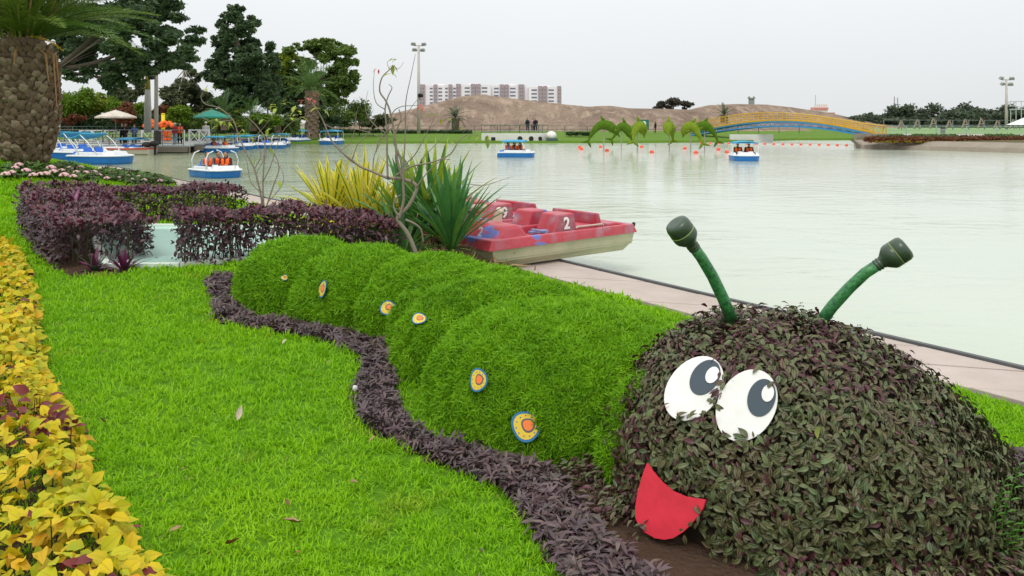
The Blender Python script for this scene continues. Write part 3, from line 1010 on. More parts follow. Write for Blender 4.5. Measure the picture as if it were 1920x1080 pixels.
# ---------------------------------------------------------------- purple groundcover border
m_purp = leafmat('border_leaf', [(.105, .058, .068), (.05, .032, .038), (.14, .088, .095), (.07, .062, .045), (.085, .04, .048), (.16, .11, .09)], .45, .1, stripe=((.04, .028, .035), .0, .05, .6), spec=.4)
pp = []
for k in range(4):
    V, F, U = rosette(8, .066, .017, (0, 60), 4, .35, .5, .4, k + 3, .025); pp.append(proto('border_sprig', V, F, m_purp, U))
single = []
for k in range(3):
    V, F, U = leaf_geo(1, .22, 4, .35, .2 + .2 * k, .4); single.append(proto('border_leaf', V, F, m_purp, U))
bor = thing('groundcover_border', 'winding strip of dark purple groundcover between lawn and green caterpillar', 'flower border', (-.3, 4.6, .6))
def in_border_pts(n):
    lo = BORD.min(0); hi = BORD.max(0)
    x = rng.uniform(lo[0], hi[0], n); y = rng.uniform(lo[1], hi[1], n)
    k = inpoly(x, y, BORD); return x[k], y[k]
x, y = in_border_pts(42000)
k = rng.random(len(x)) < np.clip(1.25 / (y / 3.0) ** .9, .3, 1); x, y = x[k], y[k]
z = T(x, y) + rng.uniform(.0, .06, len(x)) * np.clip(1.3 - y / 12, .6, 1)
rot = np.stack([rng.normal(0, .35, len(x)), rng.normal(0, .35, len(x)), rng.uniform(0, 6.28, len(x))], 1)
s_ = rng.uniform(.6, 1.1, len(x)) * np.clip((y / 3.8) ** .35, .85, 1.3)
print('border', len(x))
scatter('groundcover', np.stack([x, y, z], 1), rot, s_, pp, bor)
x, y = in_border_pts(30000); k = (y < 4.2) & (y > 2.5); x, y = x[k][:300], y[k][:300]
nn_ = len(x); z = T(x, y) + .06 + rng.uniform(0, .03, nn_)
az = rng.uniform(0, 2 * PI, nn_); el = rng.uniform(-.2, .7, nn_)
Yd = np.stack([np.cos(az) * np.cos(el), np.sin(az) * np.cos(el), np.sin(el)], 1)
E = eulers(frames(Yd, np.array([[0, -.3, 1.]]) + 0 * Yd))
for i in range(nn_):
    o = bpy.data.objects.new('leaf', single[i % 3].data); C.objects.link(o); o.parent = bor
    o.location = Vector((x[i], y[i], z[i])) - Vector(bor.location); o.rotation_euler = E[i]; s = rng.uniform(.06, .085); o.scale = (s, s, s)
# second patch right of the head
bor2 = thing('groundcover_patch', 'purple groundcover patch at the right foot of the dark head', 'flower border', (2.75, 4.0, .5))
n_ = 900; x = rng.uniform(2.4, 3.2, n_); y = rng.uniform(3.0, 4.7, n_); k = ~in_head(x, y, 1.0); x, y = x[k], y[k]; n_ = len(x)
z = T(x, y) + rng.uniform(.02, .2, n_) * np.clip(1 - (x - 2.4), .3, 1)
scatter('groundcover', np.stack([x, y, z], 1), np.stack([rng.normal(0, .4, n_), rng.normal(0, .4, n_), rng.uniform(0, 6.28, n_)], 1), rng.uniform(.8, 1.3, n_), pp, bor2)
# ferny sprig in the corner
m_fern = leafmat('sprig_leaf', [(.08, .26, .02), (.13, .36, .03)], .5, .3)
fs_ = thing('weed_sprig', 'bright green ferny sprig in front of the dark head at the right edge', 'plant', (2.25, 3.45, .7))
b_ = MB(); stems = []; lp = []
for (a0, b0) in [((1868, 1040), (1912, 872)), ((1880, 1060), (1950, 925)), ((1860, 1000), (1885, 900)), ((1875, 1075), (1900, 985))]:
    A = P(*a0, 3.42); Bq = P(*b0, 3.34); b_.tube([A, (A + Bq) / 2 + Vector((-.01, 0, .01)), Bq], [.003, .0025, .001], 5)
    for k in range(14):
        f = .15 + .85 * k / 13; c = A.lerp(Bq, f); lp.append((c, (Bq - A).normalized(), k))
b_.build('stem', m_fern, fs_, world=True)
V, F, U = leaf_geo(.045, .016, 3, .3, .3, .45); lf = proto('sprig_leaf', V, F, m_fern, U)
for c, d, k in lp:
    o = bpy.data.objects.new('leaf', lf.data); C.objects.link(o); o.parent = fs_; o.location = c - Vector(fs_.location)
    side = Vector((1 if k % 2 else -1, -.3, .2)); o.rotation_euler = (d * .7 + side * .8).to_track_quat('Y', 'Z').to_euler()

# ---------------------------------------------------------------- yellow coleus hedge at the left
yh = thing('coleus_hedge', 'low yellow and orange coleus hedge along the left edge of the lawn', 'hedge', (-2.2, 3.5, .85))
m_col = leafmat('coleus_leaf', [(.60, .44, .010), (.70, .52, .014), (.56, .50, .014), (.40, .45, .014), (.70, .34, .015), (.62, .52, .02), (.24, .33, .012)], .5, .28,
                patch=[(3.2, (.36, .42, .012), .52, .75), (9, (.72, .30, .02), .60, .85)], tip=((.74, .42, .03), .35, .6), stripe=((.40, .30, .02), .0, .035, .7), spec=.2)
m_colr = leafmat('coleus_leaf_red', [(.16, .015, .02), (.22, .04, .03), (.10, .012, .025)], .45, .2)
cl = []
for k in range(5):
    V, F, U = leaf_geo(1, .62 + .05 * (k % 3), 6, .22 + .1 * (k % 2), .10 + .16 * k, .36, wav=.045); cl.append(proto('coleus_leaf', V, F, m_col, U))
V, F, U = leaf_geo(1, .55, 6, .3, .3, .36, wav=.02); cl.append(proto('coleus_red_leaf', V, F, m_colr, U))
lo = YEL.min(0); hi = YEL.max(0)
n_ = 75000; x = rng.uniform(lo[0], hi[0], n_); y = rng.uniform(lo[1], hi[1], n_)
k = inpoly(x, y, YEL); x, y = x[k], y[k]
def edge_dist(x, y, poly):
    best = np.full(len(x), 1e9)
    for i in range(len(poly)):
        a = poly[i]; b = poly[(i + 1) % len(poly)]; d = b - a
        t = np.clip(((x - a[0]) * d[0] + (y - a[1]) * d[1]) / (d @ d + 1e-9), 0, 1)
        best = np.minimum(best, np.hypot(x - a[0] - t * d[0], y - a[1] - t * d[1]))
    return best
ed = edge_dist(x, y, YEL)
hx = .26 * np.clip(ed / .22, 0.02, 1) ** .5 + .045 * np.sin(x * 11 + y * 4) * np.sin(y * 9 - x * 3) + .02 * np.sin(x * 31) * np.sin(y * 27)
k = (rng.random(len(x)) < np.where(ed < .25, 1, .6) * np.clip(1.2 / (y / 2.6), .35, 1)); x, y, ed, hx = x[k], y[k], ed[k], hx[k]
z = T(x, y) + hx * np.where(rng.random(len(x)) < .45, rng.uniform(.2, .9, len(x)), 1) - .0
n_ = len(x); az = rng.uniform(0, 2 * PI, n_); el = rng.normal(.15, .42, n_)
outw = np.stack([np.full(n_, .83), np.full(n_, -.35), np.zeros(n_)], 1) * (ed < .2)[:, None]
Yd = np.stack([np.cos(az) * np.cos(el), np.sin(az) * np.cos(el), np.sin(el)], 1) + outw * .6
M = frames(Yd, np.array([[0, -.15, 1.]]) + outw * .3 + rng.normal(0, .38, (n_, 3)))
s_ = rng.uniform(.038, .088, n_) * np.clip((y / 4) ** .2, .95, 1.25)
pk = rng.integers(0, 5, n_)
redz = (np.hypot(x + 2.45, (y - 4.0) * 1.4) < .24) | ((y < 2.7) & (rng.random(n_) < .10)) | (rng.random(n_) < .02)
pk[redz & (rng.random(n_) < .8)] = 5
print('coleus', n_)
foliage2(yh, 'coleus_foliage', np.stack([x, y, z], 1), M, s_, cl, pk, 300, 'leaf')
# dark interior with stems
m_stem = mat('hedge_stem', (.07, .06, .025), .8, noise=(20, .6))
b_ = MB()
K = len(YEL)
cyl = YEL.mean(0)
inner = [tuple(p + (cyl - p) / np.linalg.norm(cyl - p) * .10) for p in YEL]
for i in range(500):
    j = rng.integers(0, len(x)); zz = float(T(x[j], y[j]))
    b_.tube([(x[j], y[j], zz - .02), (x[j] + rng.normal(0, .02), y[j] + rng.normal(0, .02), zz + hx[j] * .9)], [.004, .002], 4, cap=False)
o = b_.build('stems', m_stem, yh, world=True); o['kind'] = 'stuff'
tag(sheet('coleus_soil', YEL, .012, m_soil), kind='structure')

# ---------------------------------------------------------------- purple hedges round the pond
m_ph = leafmat('hedge_leaf', [(.052, .022, .028), (.075, .026, .036), (.035, .020, .022), (.095, .032, .048), (.06, .036, .030)], .38, .15, patch=[(3, (.045, .032, .03), .5, .75)], spec=.5)
m_pt = leafmat('hedge_top_leaf', [(.12, .028, .045), (.165, .042, .062), (.085, .022, .034)], .38, .2, spec=.5)
m_pg = leafmat('hedge_green_leaf', [(.16, .20, .02), (.10, .12, .02), (.22, .26, .03)], .45, .25)
def hprot(m, nm):
    out = []
    for k in range(2):
        V, F, U = leaf_geo(1, .42, 4, .3, .2 + .3 * k, .42); out.append(proto(nm, V, F, m, U))
    return out
HP = hprot(m_ph, 'purple_leaf') + hprot(m_pt, 'young_purple_leaf') + hprot(m_pg, 'olive_leaf')
def hedge(name, lab, A, B, th, h, n, nparts, gaps=0.0, green=0.0, stems=60, zt=0.0, seed=0, lsz=.075, part='leaf', h2=None):
    A = np.array(A, float); B = np.array(B, float); d = B - A; L = np.linalg.norm(d); d = d / L; nrm = np.array([-d[1], d[0]])
    mid = (A + B) / 2
    root = thing(name, lab, 'hedge', (mid[0], mid[1], float(T(*mid))))
    u = rng.uniform(0, L, n); v = rng.uniform(-.5, .5, n); w = rng.random(n) ** .75
    # push most leaves to the faces
    f = rng.random(n); 
    v = np.where(f < .45, np.sign(v) * .5 + rng.normal(0, .05, n), v)
    w = np.where((f > .45) & (f < .85), 1 + rng.normal(0, .035, n), w)
    lump = 1 + .05 * np.sin(u * 5 + seed) + .04 * np.sin(u * 13 + seed * 2)
    k = ~((w < .45) & (rng.random(n) < gaps)); u, v, w, lump = u[k], v[k], w[k], lump[k]; n = len(u)
    xy = A + u[:, None] * d + v[:, None] * nrm * th
    z = T(xy[:, 0], xy[:, 1]) + w * (h + ((h2 or h) - h) * u / L) * lump
    p = np.column_stack([xy, z])
    out = np.column_stack([nrm * np.sign(v)[:, None] * (np.abs(v) > .35)[:, None], (w > .85) * 1.2])
    Yd = out * .5 + rng.normal(0, .6, (n, 3)) + [0, 0, .1]
    M = frames(Yd, out + [0, -.2, .8] + rng.normal(0, .35, (n, 3)))
    s = lsz * rng.uniform(.65, 1.25, n)
    pk = np.where((w > .86) & (rng.random(n) < .6), rng.integers(2, 4, n), rng.integers(0, 2, n))
    if green: pk = np.where((w > .25) & (w < .85) & (rng.random(n) < green), rng.integers(4, 6, n), pk)
    b = MB()
    for i in range(stems):
        uu = rng.uniform(0.05, L - .05); vv = rng.uniform(-.4, .4); q = A + uu * d + vv * nrm * th; zz = float(T(*q))
        b.tube([(q[0], q[1], zz - .02), (q[0] + rng.normal(0, .03), q[1] + rng.normal(0, .03), zz + h * .5), (q[0] + rng.normal(0, .06), q[1] + rng.normal(0, .05), zz + h * .93)], [.008, .006, .003], 5, cap=False)
    b.build('stems', m_stem, root, world=True)
    root.children[0]['kind'] = 'stuff'
    foliage2(root, 'hedge_foliage', p, M, s, HP, pk, nparts, part)
    return root
hedge('purple_hedge', 'front purple hedge with bare stems in front of the turquoise pond', (-4.05, 9.55), (-1.60, 10.85), .55, .60, 6500, 250, gaps=.4, stems=110, seed=1)
hedge('purple_hedge', 'left purple hedge block, bushiest, beside brown soil', (-4.88, 9.55), (-7.25, 12.7), .95, .50, 9000, 200, stems=60, seed=2, lsz=.08, h2=.70)
hedge('purple_hedge', 'back purple hedge with olive leaves, nearest to the palm', (-7.5, 14.2), (-4.75, 13.75), .7, .60, 6500, 100, green=.35, stems=80, seed=3)
# spiky purple plant at the hedge foot
def strap_plant(root, mats, n, L, Wd, base, tilt=(5, 60), droop=(.1, .6), seed=1, part='leaf', fold=.35, seg=7, squash=1.0, az=(0, 2 * PI), sep=.03, peak=.35):
    r = random.Random(seed)
    for i in range(n):
        l = L * r.uniform(.7, 1.1); t = i / n
        tl = R(tilt[0] + (tilt[1] - tilt[0]) * t ** .9 + r.uniform(-6, 6))
        dr = (droop[0] + (droop[1] - droop[0]) * t) * r.uniform(.6, 1.3)
        V, F, U = leaf_geo(l, Wd * r.uniform(.8, 1.15), seg, fold, dr, peak)
        o = np_mesh(part, V, F, mats[r.randrange(len(mats))], root, smooth=True, uv=U)
        a = i * 2.39996 + r.uniform(-.2, .2)
        a = az[0] + (a % (2 * PI)) / (2 * PI) * (az[1] - az[0])
        o.rotation_euler = Euler((0, 0, a)).to_quaternion().__matmul__(Euler((R(90) - tl, 0, 0)).to_quaternion()).to_euler()
        o.location = Vector(base) - Vector(root.location) + Vector((-math.sin(a), math.cos(a), 0)) * sep * r.random() + Vector((0, 0, -.01))
m_rh = leafmat('rhoeo_leaf', [(.10, .012, .05), (.16, .02, .08), (.05, .03, .04)], .35, .15, spec=.5)
m_rg = leafmat('rhoeo_leaf_green', [(.06, .11, .05), (.04, .07, .04)], .35, .15, spec=.5)
for (px, py, n, s, lab) in ((178, 508, 16, .30, 'spiky purple plant at left foot of the left hedge block'), (232, 508, 20, .36, 'spiky purple plant with green leaves where the hedge meets the pond')):
    g = G(px, py); root = thing('spiky_purple_plant', lab, 'plant', g, group='spiky purple plants at the hedge foot')
    strap_plant(root, [m_rh, m_rh, m_rg], n, s, .05, g, (5, 70), (.1, .35), seed=px)
g = P(140, 378, 10.9)
root = thing('spiky_purple_plant', 'magenta spiky rosette sticking out of the top of the left hedge', 'plant', g, group='spiky purple plants at the hedge foot')
strap_plant(root, [m_rh], 14, .25, .05, g, (20, 80), (.2, .6), seed=5)

# ---------------------------------------------------------------- fallen leaves on the lawn
m_fall = [mat('dead_leaf_tan', (.42, .27, .14), .7, noise=(60, .6)), mat('dead_leaf_brown', (.20, .10, .05), .7, noise=(60, .6)), mat('dead_leaf_pale', (.55, .46, .33), .7, noise=(60, .6)), mat('dead_leaf_red', (.38, .12, .06), .7, noise=(60, .6))]
FL = [(202, 803, 18, 0, 'tan leaf lying near the yellow hedge, beside its red patch'), (320, 1008, 24, 0, 'tan leaf on the lawn nearest the bottom of the yellow hedge'), (446, 798, 26, 2, 'pale curled leaf in the middle of the lawn'),
      (568, 990, 36, 0, 'longest curled tan leaf in the lower middle of the lawn'), (672, 914, 22, 0, 'tan leaf upright on the lawn, right of the longest leaf'), (692, 838, 16, 0, 'small tan leaf beside the bend of the purple border'),
      (905, 1048, 20, 2, 'pale leaf on the lawn, nearest the bottom of the purple border'), (425, 1032, 36, 3, 'reddish leaf pieces at the bottom of the lawn'), (63, 523, 18, 1, 'brown leaf between yellow hedge and left hedge block'),
      (545, 960, 16, 1, 'small brown leaf just above the longest leaf'), (310, 712, 12, 2, 'tiny pale leaf on the far part of the lawn'), (530, 652, 12, 2, 'tiny pale leaf close to the far border'), (390, 1052, 16, 1, 'small brown leaf left of the reddish pieces'), (340, 892, 14, 0, 'small tan leaf midway up the lawn near the hedge'), (556, 1048, 14, 3, 'small reddish leaf at the bottom centre of the lawn'), (300, 955, 12, 0, 'small tan leaf touching the side of the yellow hedge')]
for i, (px, py, w_, mi, lab) in enumerate(FL):
    g = G(px, py); r = random.Random(i)
    L_ = w_ / FP * g.y * .85
    V, F, U = leaf_geo(L_, L_ * .55, 5, .8, -.6, .45, wav=L_ * .05)
    o = np_mesh('fallen_leaf', V, F, m_fall[mi], None, uv=U)
    o.location = g + Vector((0, -.015, .036)); o.rotation_euler = (r.uniform(-.2, .5), r.uniform(-.4, .4), r.uniform(0, 6.28))
    tag(o, lab, 'leaf', 'fallen leaves on the lawn')
g = G(666, 742)
b_ = MB(); b_.ell(g + Vector((.0, 0, .05)), (.022, .02, .02), 8, 6); tag(b_.build('pebble', mat('pebble', (.6, .6, .6), .4)), 'small pale pebble in the purple border at the edge of the lawn', 'stone')
# ================================================================ far side of the lake
m_fgrass = mat('far_lawn', (.12, .22, .025), .9, .1, noise=(.5, .8), bump=(8, .6, .1), col2=(.085, .15, .02))
m_fgrass2 = mat('pale_field', (.20, .30, .12), .9, .1, noise=(.05, .7), col2=(.17, .26, .11))
m_fgrd = mat('dusty_ground', (.30, .27, .21), .95, .1, noise=(.02, .7), col2=(.22, .22, .15))
def dirt_mat():  # streak tones: pale dirt scars, and gully shading put into the colour
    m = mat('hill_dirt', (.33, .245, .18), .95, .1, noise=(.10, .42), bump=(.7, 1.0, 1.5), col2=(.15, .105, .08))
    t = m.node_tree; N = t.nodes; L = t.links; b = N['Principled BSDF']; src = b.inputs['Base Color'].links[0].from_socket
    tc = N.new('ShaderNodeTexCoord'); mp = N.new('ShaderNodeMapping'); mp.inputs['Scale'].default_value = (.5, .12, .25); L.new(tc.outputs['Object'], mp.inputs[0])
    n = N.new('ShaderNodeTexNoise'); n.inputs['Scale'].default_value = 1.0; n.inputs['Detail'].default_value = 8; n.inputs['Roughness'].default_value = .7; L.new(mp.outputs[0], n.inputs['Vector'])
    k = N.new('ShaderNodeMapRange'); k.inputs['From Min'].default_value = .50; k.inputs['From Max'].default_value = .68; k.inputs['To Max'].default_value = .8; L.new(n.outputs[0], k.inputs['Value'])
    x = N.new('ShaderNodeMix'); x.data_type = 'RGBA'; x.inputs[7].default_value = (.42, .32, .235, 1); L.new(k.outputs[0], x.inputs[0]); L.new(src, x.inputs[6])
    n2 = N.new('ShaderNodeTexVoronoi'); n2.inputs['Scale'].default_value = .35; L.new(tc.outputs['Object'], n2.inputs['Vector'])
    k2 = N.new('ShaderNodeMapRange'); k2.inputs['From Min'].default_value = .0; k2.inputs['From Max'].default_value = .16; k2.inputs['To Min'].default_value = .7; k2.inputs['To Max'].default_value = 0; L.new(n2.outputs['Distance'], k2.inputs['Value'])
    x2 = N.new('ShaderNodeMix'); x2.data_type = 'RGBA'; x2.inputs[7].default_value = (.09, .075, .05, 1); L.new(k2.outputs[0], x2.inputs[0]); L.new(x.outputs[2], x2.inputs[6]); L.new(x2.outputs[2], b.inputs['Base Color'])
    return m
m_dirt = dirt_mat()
m_road = mat('dirt_road', (.56, .47, .38), .9, .1, noise=(.5, .5))
m_stone = mat('bank_stone', (.33, .28, .23), .9, .2, noise=(1.2, .8), bump=(3, .6, .08), col2=(.20, .17, .13))
m_conc = mat('white_concrete', (.72, .71, .67), .8, .2, noise=(.8, .6), col2=(.60, .59, .55))
m_fence = mat('fence_green', (.05, .10, .08), .6, .4)
m_grey = mat('rail_grey', (.20, .21, .21), .5, .5, noise=(8, .6))
m_white2 = mat('paint_white', (.76, .77, .76), .5, .4, noise=(3, .5), col2=(.66, .67, .66))

def strip_mesh(name, rows, m, parent=None, smooth=True, skirt=None):
    """rows: list of polylines with equal counts"""
    V = np.array(rows, float); nr, nc = V.shape[:2]
    ii, jj = np.meshgrid(np.arange(nr - 1), np.arange(nc - 1), indexing='ij'); a = (ii * nc + jj).ravel()
    F = np.stack([a, a + 1, a + nc + 1, a + nc], 1)
    return np_mesh(name, V.reshape(-1, 3), F, m, parent, smooth=smooth)

def bank(x):
    return np.interp(x, [-400, -60, -34, -27, -22, 15, 30, 34, 40], [60, 68, 71, 90, 93, 96, 100, 106, 112])
xs = np.concatenate([np.arange(-300, -60, 20), np.arange(-60, 60, 1.0), np.arange(60, 80, 2)])
rows = []
for o, z in ((0, -.7), (.05, .22), (2, .28), (8, .45), (18, .88), (40, .9), (140, .9)):
    rows.append([(x, float(bank(x)) + o, z + (.02 * math.sin(x * .9 + o) if o > 1 else 0)) for x in xs])
tag(strip_mesh('far_bank', rows, m_fgrass), kind='structure')
xs2 = np.arange(-2400, 2401, 60)
rows = [[(x, y, .80) for x in xs2] for y in (225, 400, 900, 2000, 4400)]
tag(strip_mesh('far_ground', rows, m_fgrd), kind='structure')

# hills, with eroded gullies
from mathutils import noise as mn
def hill(name, ridge, Y, depth, m, base=.85, seed=0, x_step=1.2):
    px = [p[0] for p in ridge]; hz = [HC + (HY - p[1]) / FP * Y for p in ridge]
    X0 = (px[0] - 960) / FP * Y; X1 = (px[-1] - 960) / FP * Y
    xs = np.arange(X0, X1, x_step); rows = []
    nd = 34
    for j in range(nd + 1):
        f = j / nd; off = -depth + 2 * depth * f
        row = []
        for x in xs:
            h = np.interp(x / Y * FP + 960, px, hz) - base
            g = max(0.0, math.cos(min(1, abs(off) / depth) * PI / 2)) ** 1.15
            nz = mn.fractal(Vector((x * .07 + seed, off * .05, seed)), 1.0, 2.0, 5)
            gul = abs(mn.noise(Vector((x * .22 + seed, off * .03, 3.1 + seed))))
            z = base - .5 + (h + .5) * g + h * g * (1 - g) * (nz * 1.8 - gul * 2.0) + .35 * nz * (g ** .5) * (1 - g)
            row.append((x, Y + off + 4 * nz * (1 - g), z))
        rows.append(row)
    return tag(strip_mesh(name, rows, m), kind='structure')
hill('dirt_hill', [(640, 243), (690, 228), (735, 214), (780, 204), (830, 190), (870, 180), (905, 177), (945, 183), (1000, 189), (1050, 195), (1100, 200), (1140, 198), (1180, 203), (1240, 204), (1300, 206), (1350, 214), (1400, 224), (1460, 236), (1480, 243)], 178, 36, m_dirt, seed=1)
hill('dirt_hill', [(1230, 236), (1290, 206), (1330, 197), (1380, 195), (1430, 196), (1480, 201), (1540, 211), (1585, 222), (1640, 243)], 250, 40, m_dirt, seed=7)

# right bank: a land tongue with stone edge, planting, track and field
def rb(px, Yv): return (px - 960) / FP * Yv
edge = [(1606, 77.5), (1616, 74.5), (1700, 71.5), (1800, 68), (1920, 64), (2100, 58), (2600, 44)]
ex = np.array([rb(*e) for e in edge]); ey = np.array([e[1] for e in edge])
n_e = 60; s_i = np.linspace(0, 1, n_e); k_ = np.linspace(0, 1, len(ex))
exi = np.interp(s_i, k_, ex); eyi = np.interp(s_i, k_, ey)
rows = [[(exi[i], eyi[i], -.7) for i in range(n_e)], [(exi[i], eyi[i] + .1, .34) for i in range(n_e)], [(exi[i], eyi[i] + .6, .42) for i in range(n_e)], [(exi[i] + .1, eyi[i] + 1.9, .78) for i in range(n_e)], [(exi[i] + .1, eyi[i] + 2.3, .80) for i in range(n_e)]]
tag(strip_mesh('bank_wall', rows, m_stone, smooth=False), kind='structure')
m_bankbed = mat('bank_planting', (.12, .085, .045), .95, .1, noise=(2.0, .8), col2=(.08, .09, .03))
def rad_(i, off): return exi[i] * (eyi[i] + off) / eyi[i]
rows = [[(rad_(i, off + .4), eyi[i] + .4 + off, z) for i in range(n_e)] for off, z in ((1.8, .76), (3.5, .84), (6, .90), (14, .92), (40, .95), (160, .95))]
# left flank closes off the tongue
for r_ in rows: r_.insert(0, (r_[0][0] - .1, r_[0][1], -.7))
tag(strip_mesh('right_bank', rows, m_bankbed), kind='structure')
tag(strip_mesh('dirt_track', [[(x + o * .1, 0, 0) for x in (0,)] for o in (0, 1)], m_road) if False else
    strip_mesh('dirt_track', [[(rad_(i, off) + 1.6, eyi[i] + off, z) for i in range(n_e)] for off, z in ((14, .95), (34, .975))], m_road), kind='structure')
tag(strip_mesh('green_field', [[(rad_(i, off) + 2.5, eyi[i] + off, z) for i in range(n_e)] for off, z in ((34.5, .98), (120, 1.05), (190, 1.0))], m_fgrass2), kind='structure')

# ---------------------------------------------------------------- vegetation builders
def crown_geo(blobs, n, size, seed=0, flat=.75):
    r = np.random.default_rng(seed)
    b = np.array(blobs, float)
    vol = (b[:, 3] * b[:, 4] * b[:, 5]) ** .75
    idx = r.choice(len(b), n, p=vol / vol.sum())
    d = r.normal(0, 1, (n, 3)); d /= np.linalg.norm(d, axis=1, keepdims=True)
    rad = r.random(n) ** .40 * r.uniform(.80, 1.12, n); rad = np.where(r.random(n) < .12, rad * r.uniform(1.0, 1.45, n), rad)
    c = b[idx, :3] + d * rad[:, None] * b[idx, 3:6]
    a = r.normal(0, 1, (n, 3)); a[:, 2] *= flat; a /= np.linalg.norm(a, axis=1, keepdims=True)
    o = np.cross(a, r.normal(0, 1, (n, 3))); o /= np.linalg.norm(o, axis=1, keepdims=True)
    s = size * r.uniform(.5, 1.3, n)[:, None]
    V = np.stack([c - a * s, c + o * s * .45, c + a * s, c - o * s * .45], 1).reshape(-1, 3)
    F = np.arange(n * 4).reshape(n, 4)
    return V, F
def pxblobs(lst, Y, depth=None, seed=0, sub=7, spread=.75, k=.5):
    """px circles -> clusters of smaller world blobs (uneven outline)"""
    r = random.Random(seed); out = []
    for t in lst:
        px, py, rx = t[0], t[1], t[2]; ry = t[3] if len(t) > 3 else rx
        yy = Y + r.uniform(-1, 1) * (depth or rx / FP * Y * .6)
        c = P(px, py, yy); RX = rx / FP * yy; RY = ry / FP * yy
        for i in range(sub):
            a = r.uniform(0, 2 * PI); q = spread * math.sqrt(r.random()); z = r.uniform(-.6, .6)
            kk = k * r.uniform(.7, 1.2)
            out.append((c.x + RX * q * math.cos(a), c.y + RX * z * .9, c.z + RY * q * math.sin(a), RX * kk, RX * kk, RY * kk * .85))
    return out
LM = {}
def lmat(nm, cols, **kw):
    if nm not in LM: LM[nm] = leafmat(nm, cols, .6, kw.pop('trans', .25), island=True, spec=.2, **kw)
    return LM[nm]
g_dark = lmat('crown_dark', [(.05, .085, .042), (.07, .115, .05), (.10, .155, .06)])
g_mid = lmat('crown_mid', [(.09, .145, .035), (.13, .20, .04), (.18, .25, .055)])
g_bright = lmat('crown_bright', [(.07, .17, .015), (.13, .25, .02), (.22, .30, .02), (.05, .11, .015)])
g_yel = lmat('crown_yellow', [(.16, .24, .02), (.30, .34, .03), (.10, .17, .02)])
g_red = lmat('crown_red', [(.14, .05, .03), (.22, .07, .03), (.08, .05, .02)])
g_olive = lmat('crown_olive', [(.09, .11, .05), (.12, .14, .07), (.06, .08, .035)])
g_haze = lmat('crown_haze', [(.085, .11, .07), (.115, .145, .09), (.065, .09, .06)])  # pale grey-green leaf tones carry the distance haze in their colour
g_grey = lmat('crown_dry', [(.08, .075, .05), (.06, .06, .04), (.10, .09, .07)])
m_bark = mat('bark', (.14, .11, .085), .9, .1, noise=(6, .7), bump=(12, .8, .05), col2=(.07, .055, .045))
m_bark2 = mat('pale_bark', (.38, .35, .31), .85, .1, noise=(3, .7), bump=(8, .4, .03), col2=(.26, .24, .21))

def tree(name, label, blobs, n, size, m, trunk=None, group=None, seed=0, base=None, bark=None, cat_='tree'):
    b0 = np.array(blobs); c = b0[:, :3].mean(0)
    loc = base or (c[0], c[1], .9)
    root = thing(name, label, cat_, loc, group=group)
    V, F = crown_geo(blobs, n, size, seed)
    np_mesh('crown', V, F, m, root, world=True)
    b = MB()
    if trunk:
        for (pts, rr) in trunk: b.tube(pts, rr, 8)
    else:
        h = c[2] - .5; rr = max(.05, (b0[:, 0].max() - b0[:, 0].min()) * .03)
        b.tube([(c[0], c[1], .2), (c[0] + .1 * h * .2, c[1], h * .5), (c[0], c[1], h + .3)], [rr, rr * .8, rr * .5], 7)
    for i in range(min(8, len(b0))):
        q = b0[(i * 5) % len(b0)]; s0 = Vector((c[0], c[1], loc[2] + (c[2] - loc[2]) * .5)) if not trunk else Vector(trunk[0][0][-1])
        e = Vector(q[:3]); b.tube([s0, s0.lerp(e, .5) + Vector((0, 0, .1)), e], [.06 + .01 * (i % 3), .05, .02], 5, cap=False)
    b.build('trunk', bark or m_bark, root, world=True, smooth=True)
    return root

def frond_geo(L, droop, n=34, ll=.5, lw=.05, seed=0, vee=.35, start=.12):
    """palm frond: rachis along +Y arching down, leaflets both sides"""
    r = random.Random(seed); V = []; F = []; U = []
    def at(t):
        a = droop * t * t
        return Vector((0, L * (t - .25 * droop * t * t * .6), -L * droop * .55 * t ** 2.2))
    K = 10
    for i in range(K + 1):
        t = i / K; p = at(t); w = .02 * L * (1 - t) * .5 + .004
        V += [(p.x - w, p.y, p.z), (p.x + w, p.y, p.z), (p.x, p.y, p.z - w)]
        U += [(.5, 0)] * 3
        if i:
            a = (i - 1) * 3
            for k in range(3): F.append((a + k, a + (k + 1) % 3, a + 3 + (k + 1) % 3, a + 3 + k))
    for i in range(n):
        t = start + (1 - start) * (i + .5) / n; p = at(t); q = (at(min(1, t + .02)) - at(t - .02)).normalized()
        up = Vector((1, 0, 0)).cross(q)
        l = ll * math.sin(PI * min(.97, .15 + t * .85)) ** .6 * r.uniform(.85, 1.1)
        for s in (-1, 1):
            d = (Vector((s, 0, 0)) * .8 + q * .75 + up * vee * r.uniform(.3, 1.4)).normalized()
            w = q * lw * .5; e = p + d * l + Vector((0, 0, -l * .28)); md = p + d * l * .5
            a = len(V); V += [tuple(p - w * .6), tuple(md + w), tuple(e), tuple(md - w)]; U += [(.5, 0), (.5, .5), (.5, 1), (.5, .5)]
            F.append((a, a + 1, a + 2, a + 3))
    return np.array(V), np.array(F), np.array(U)

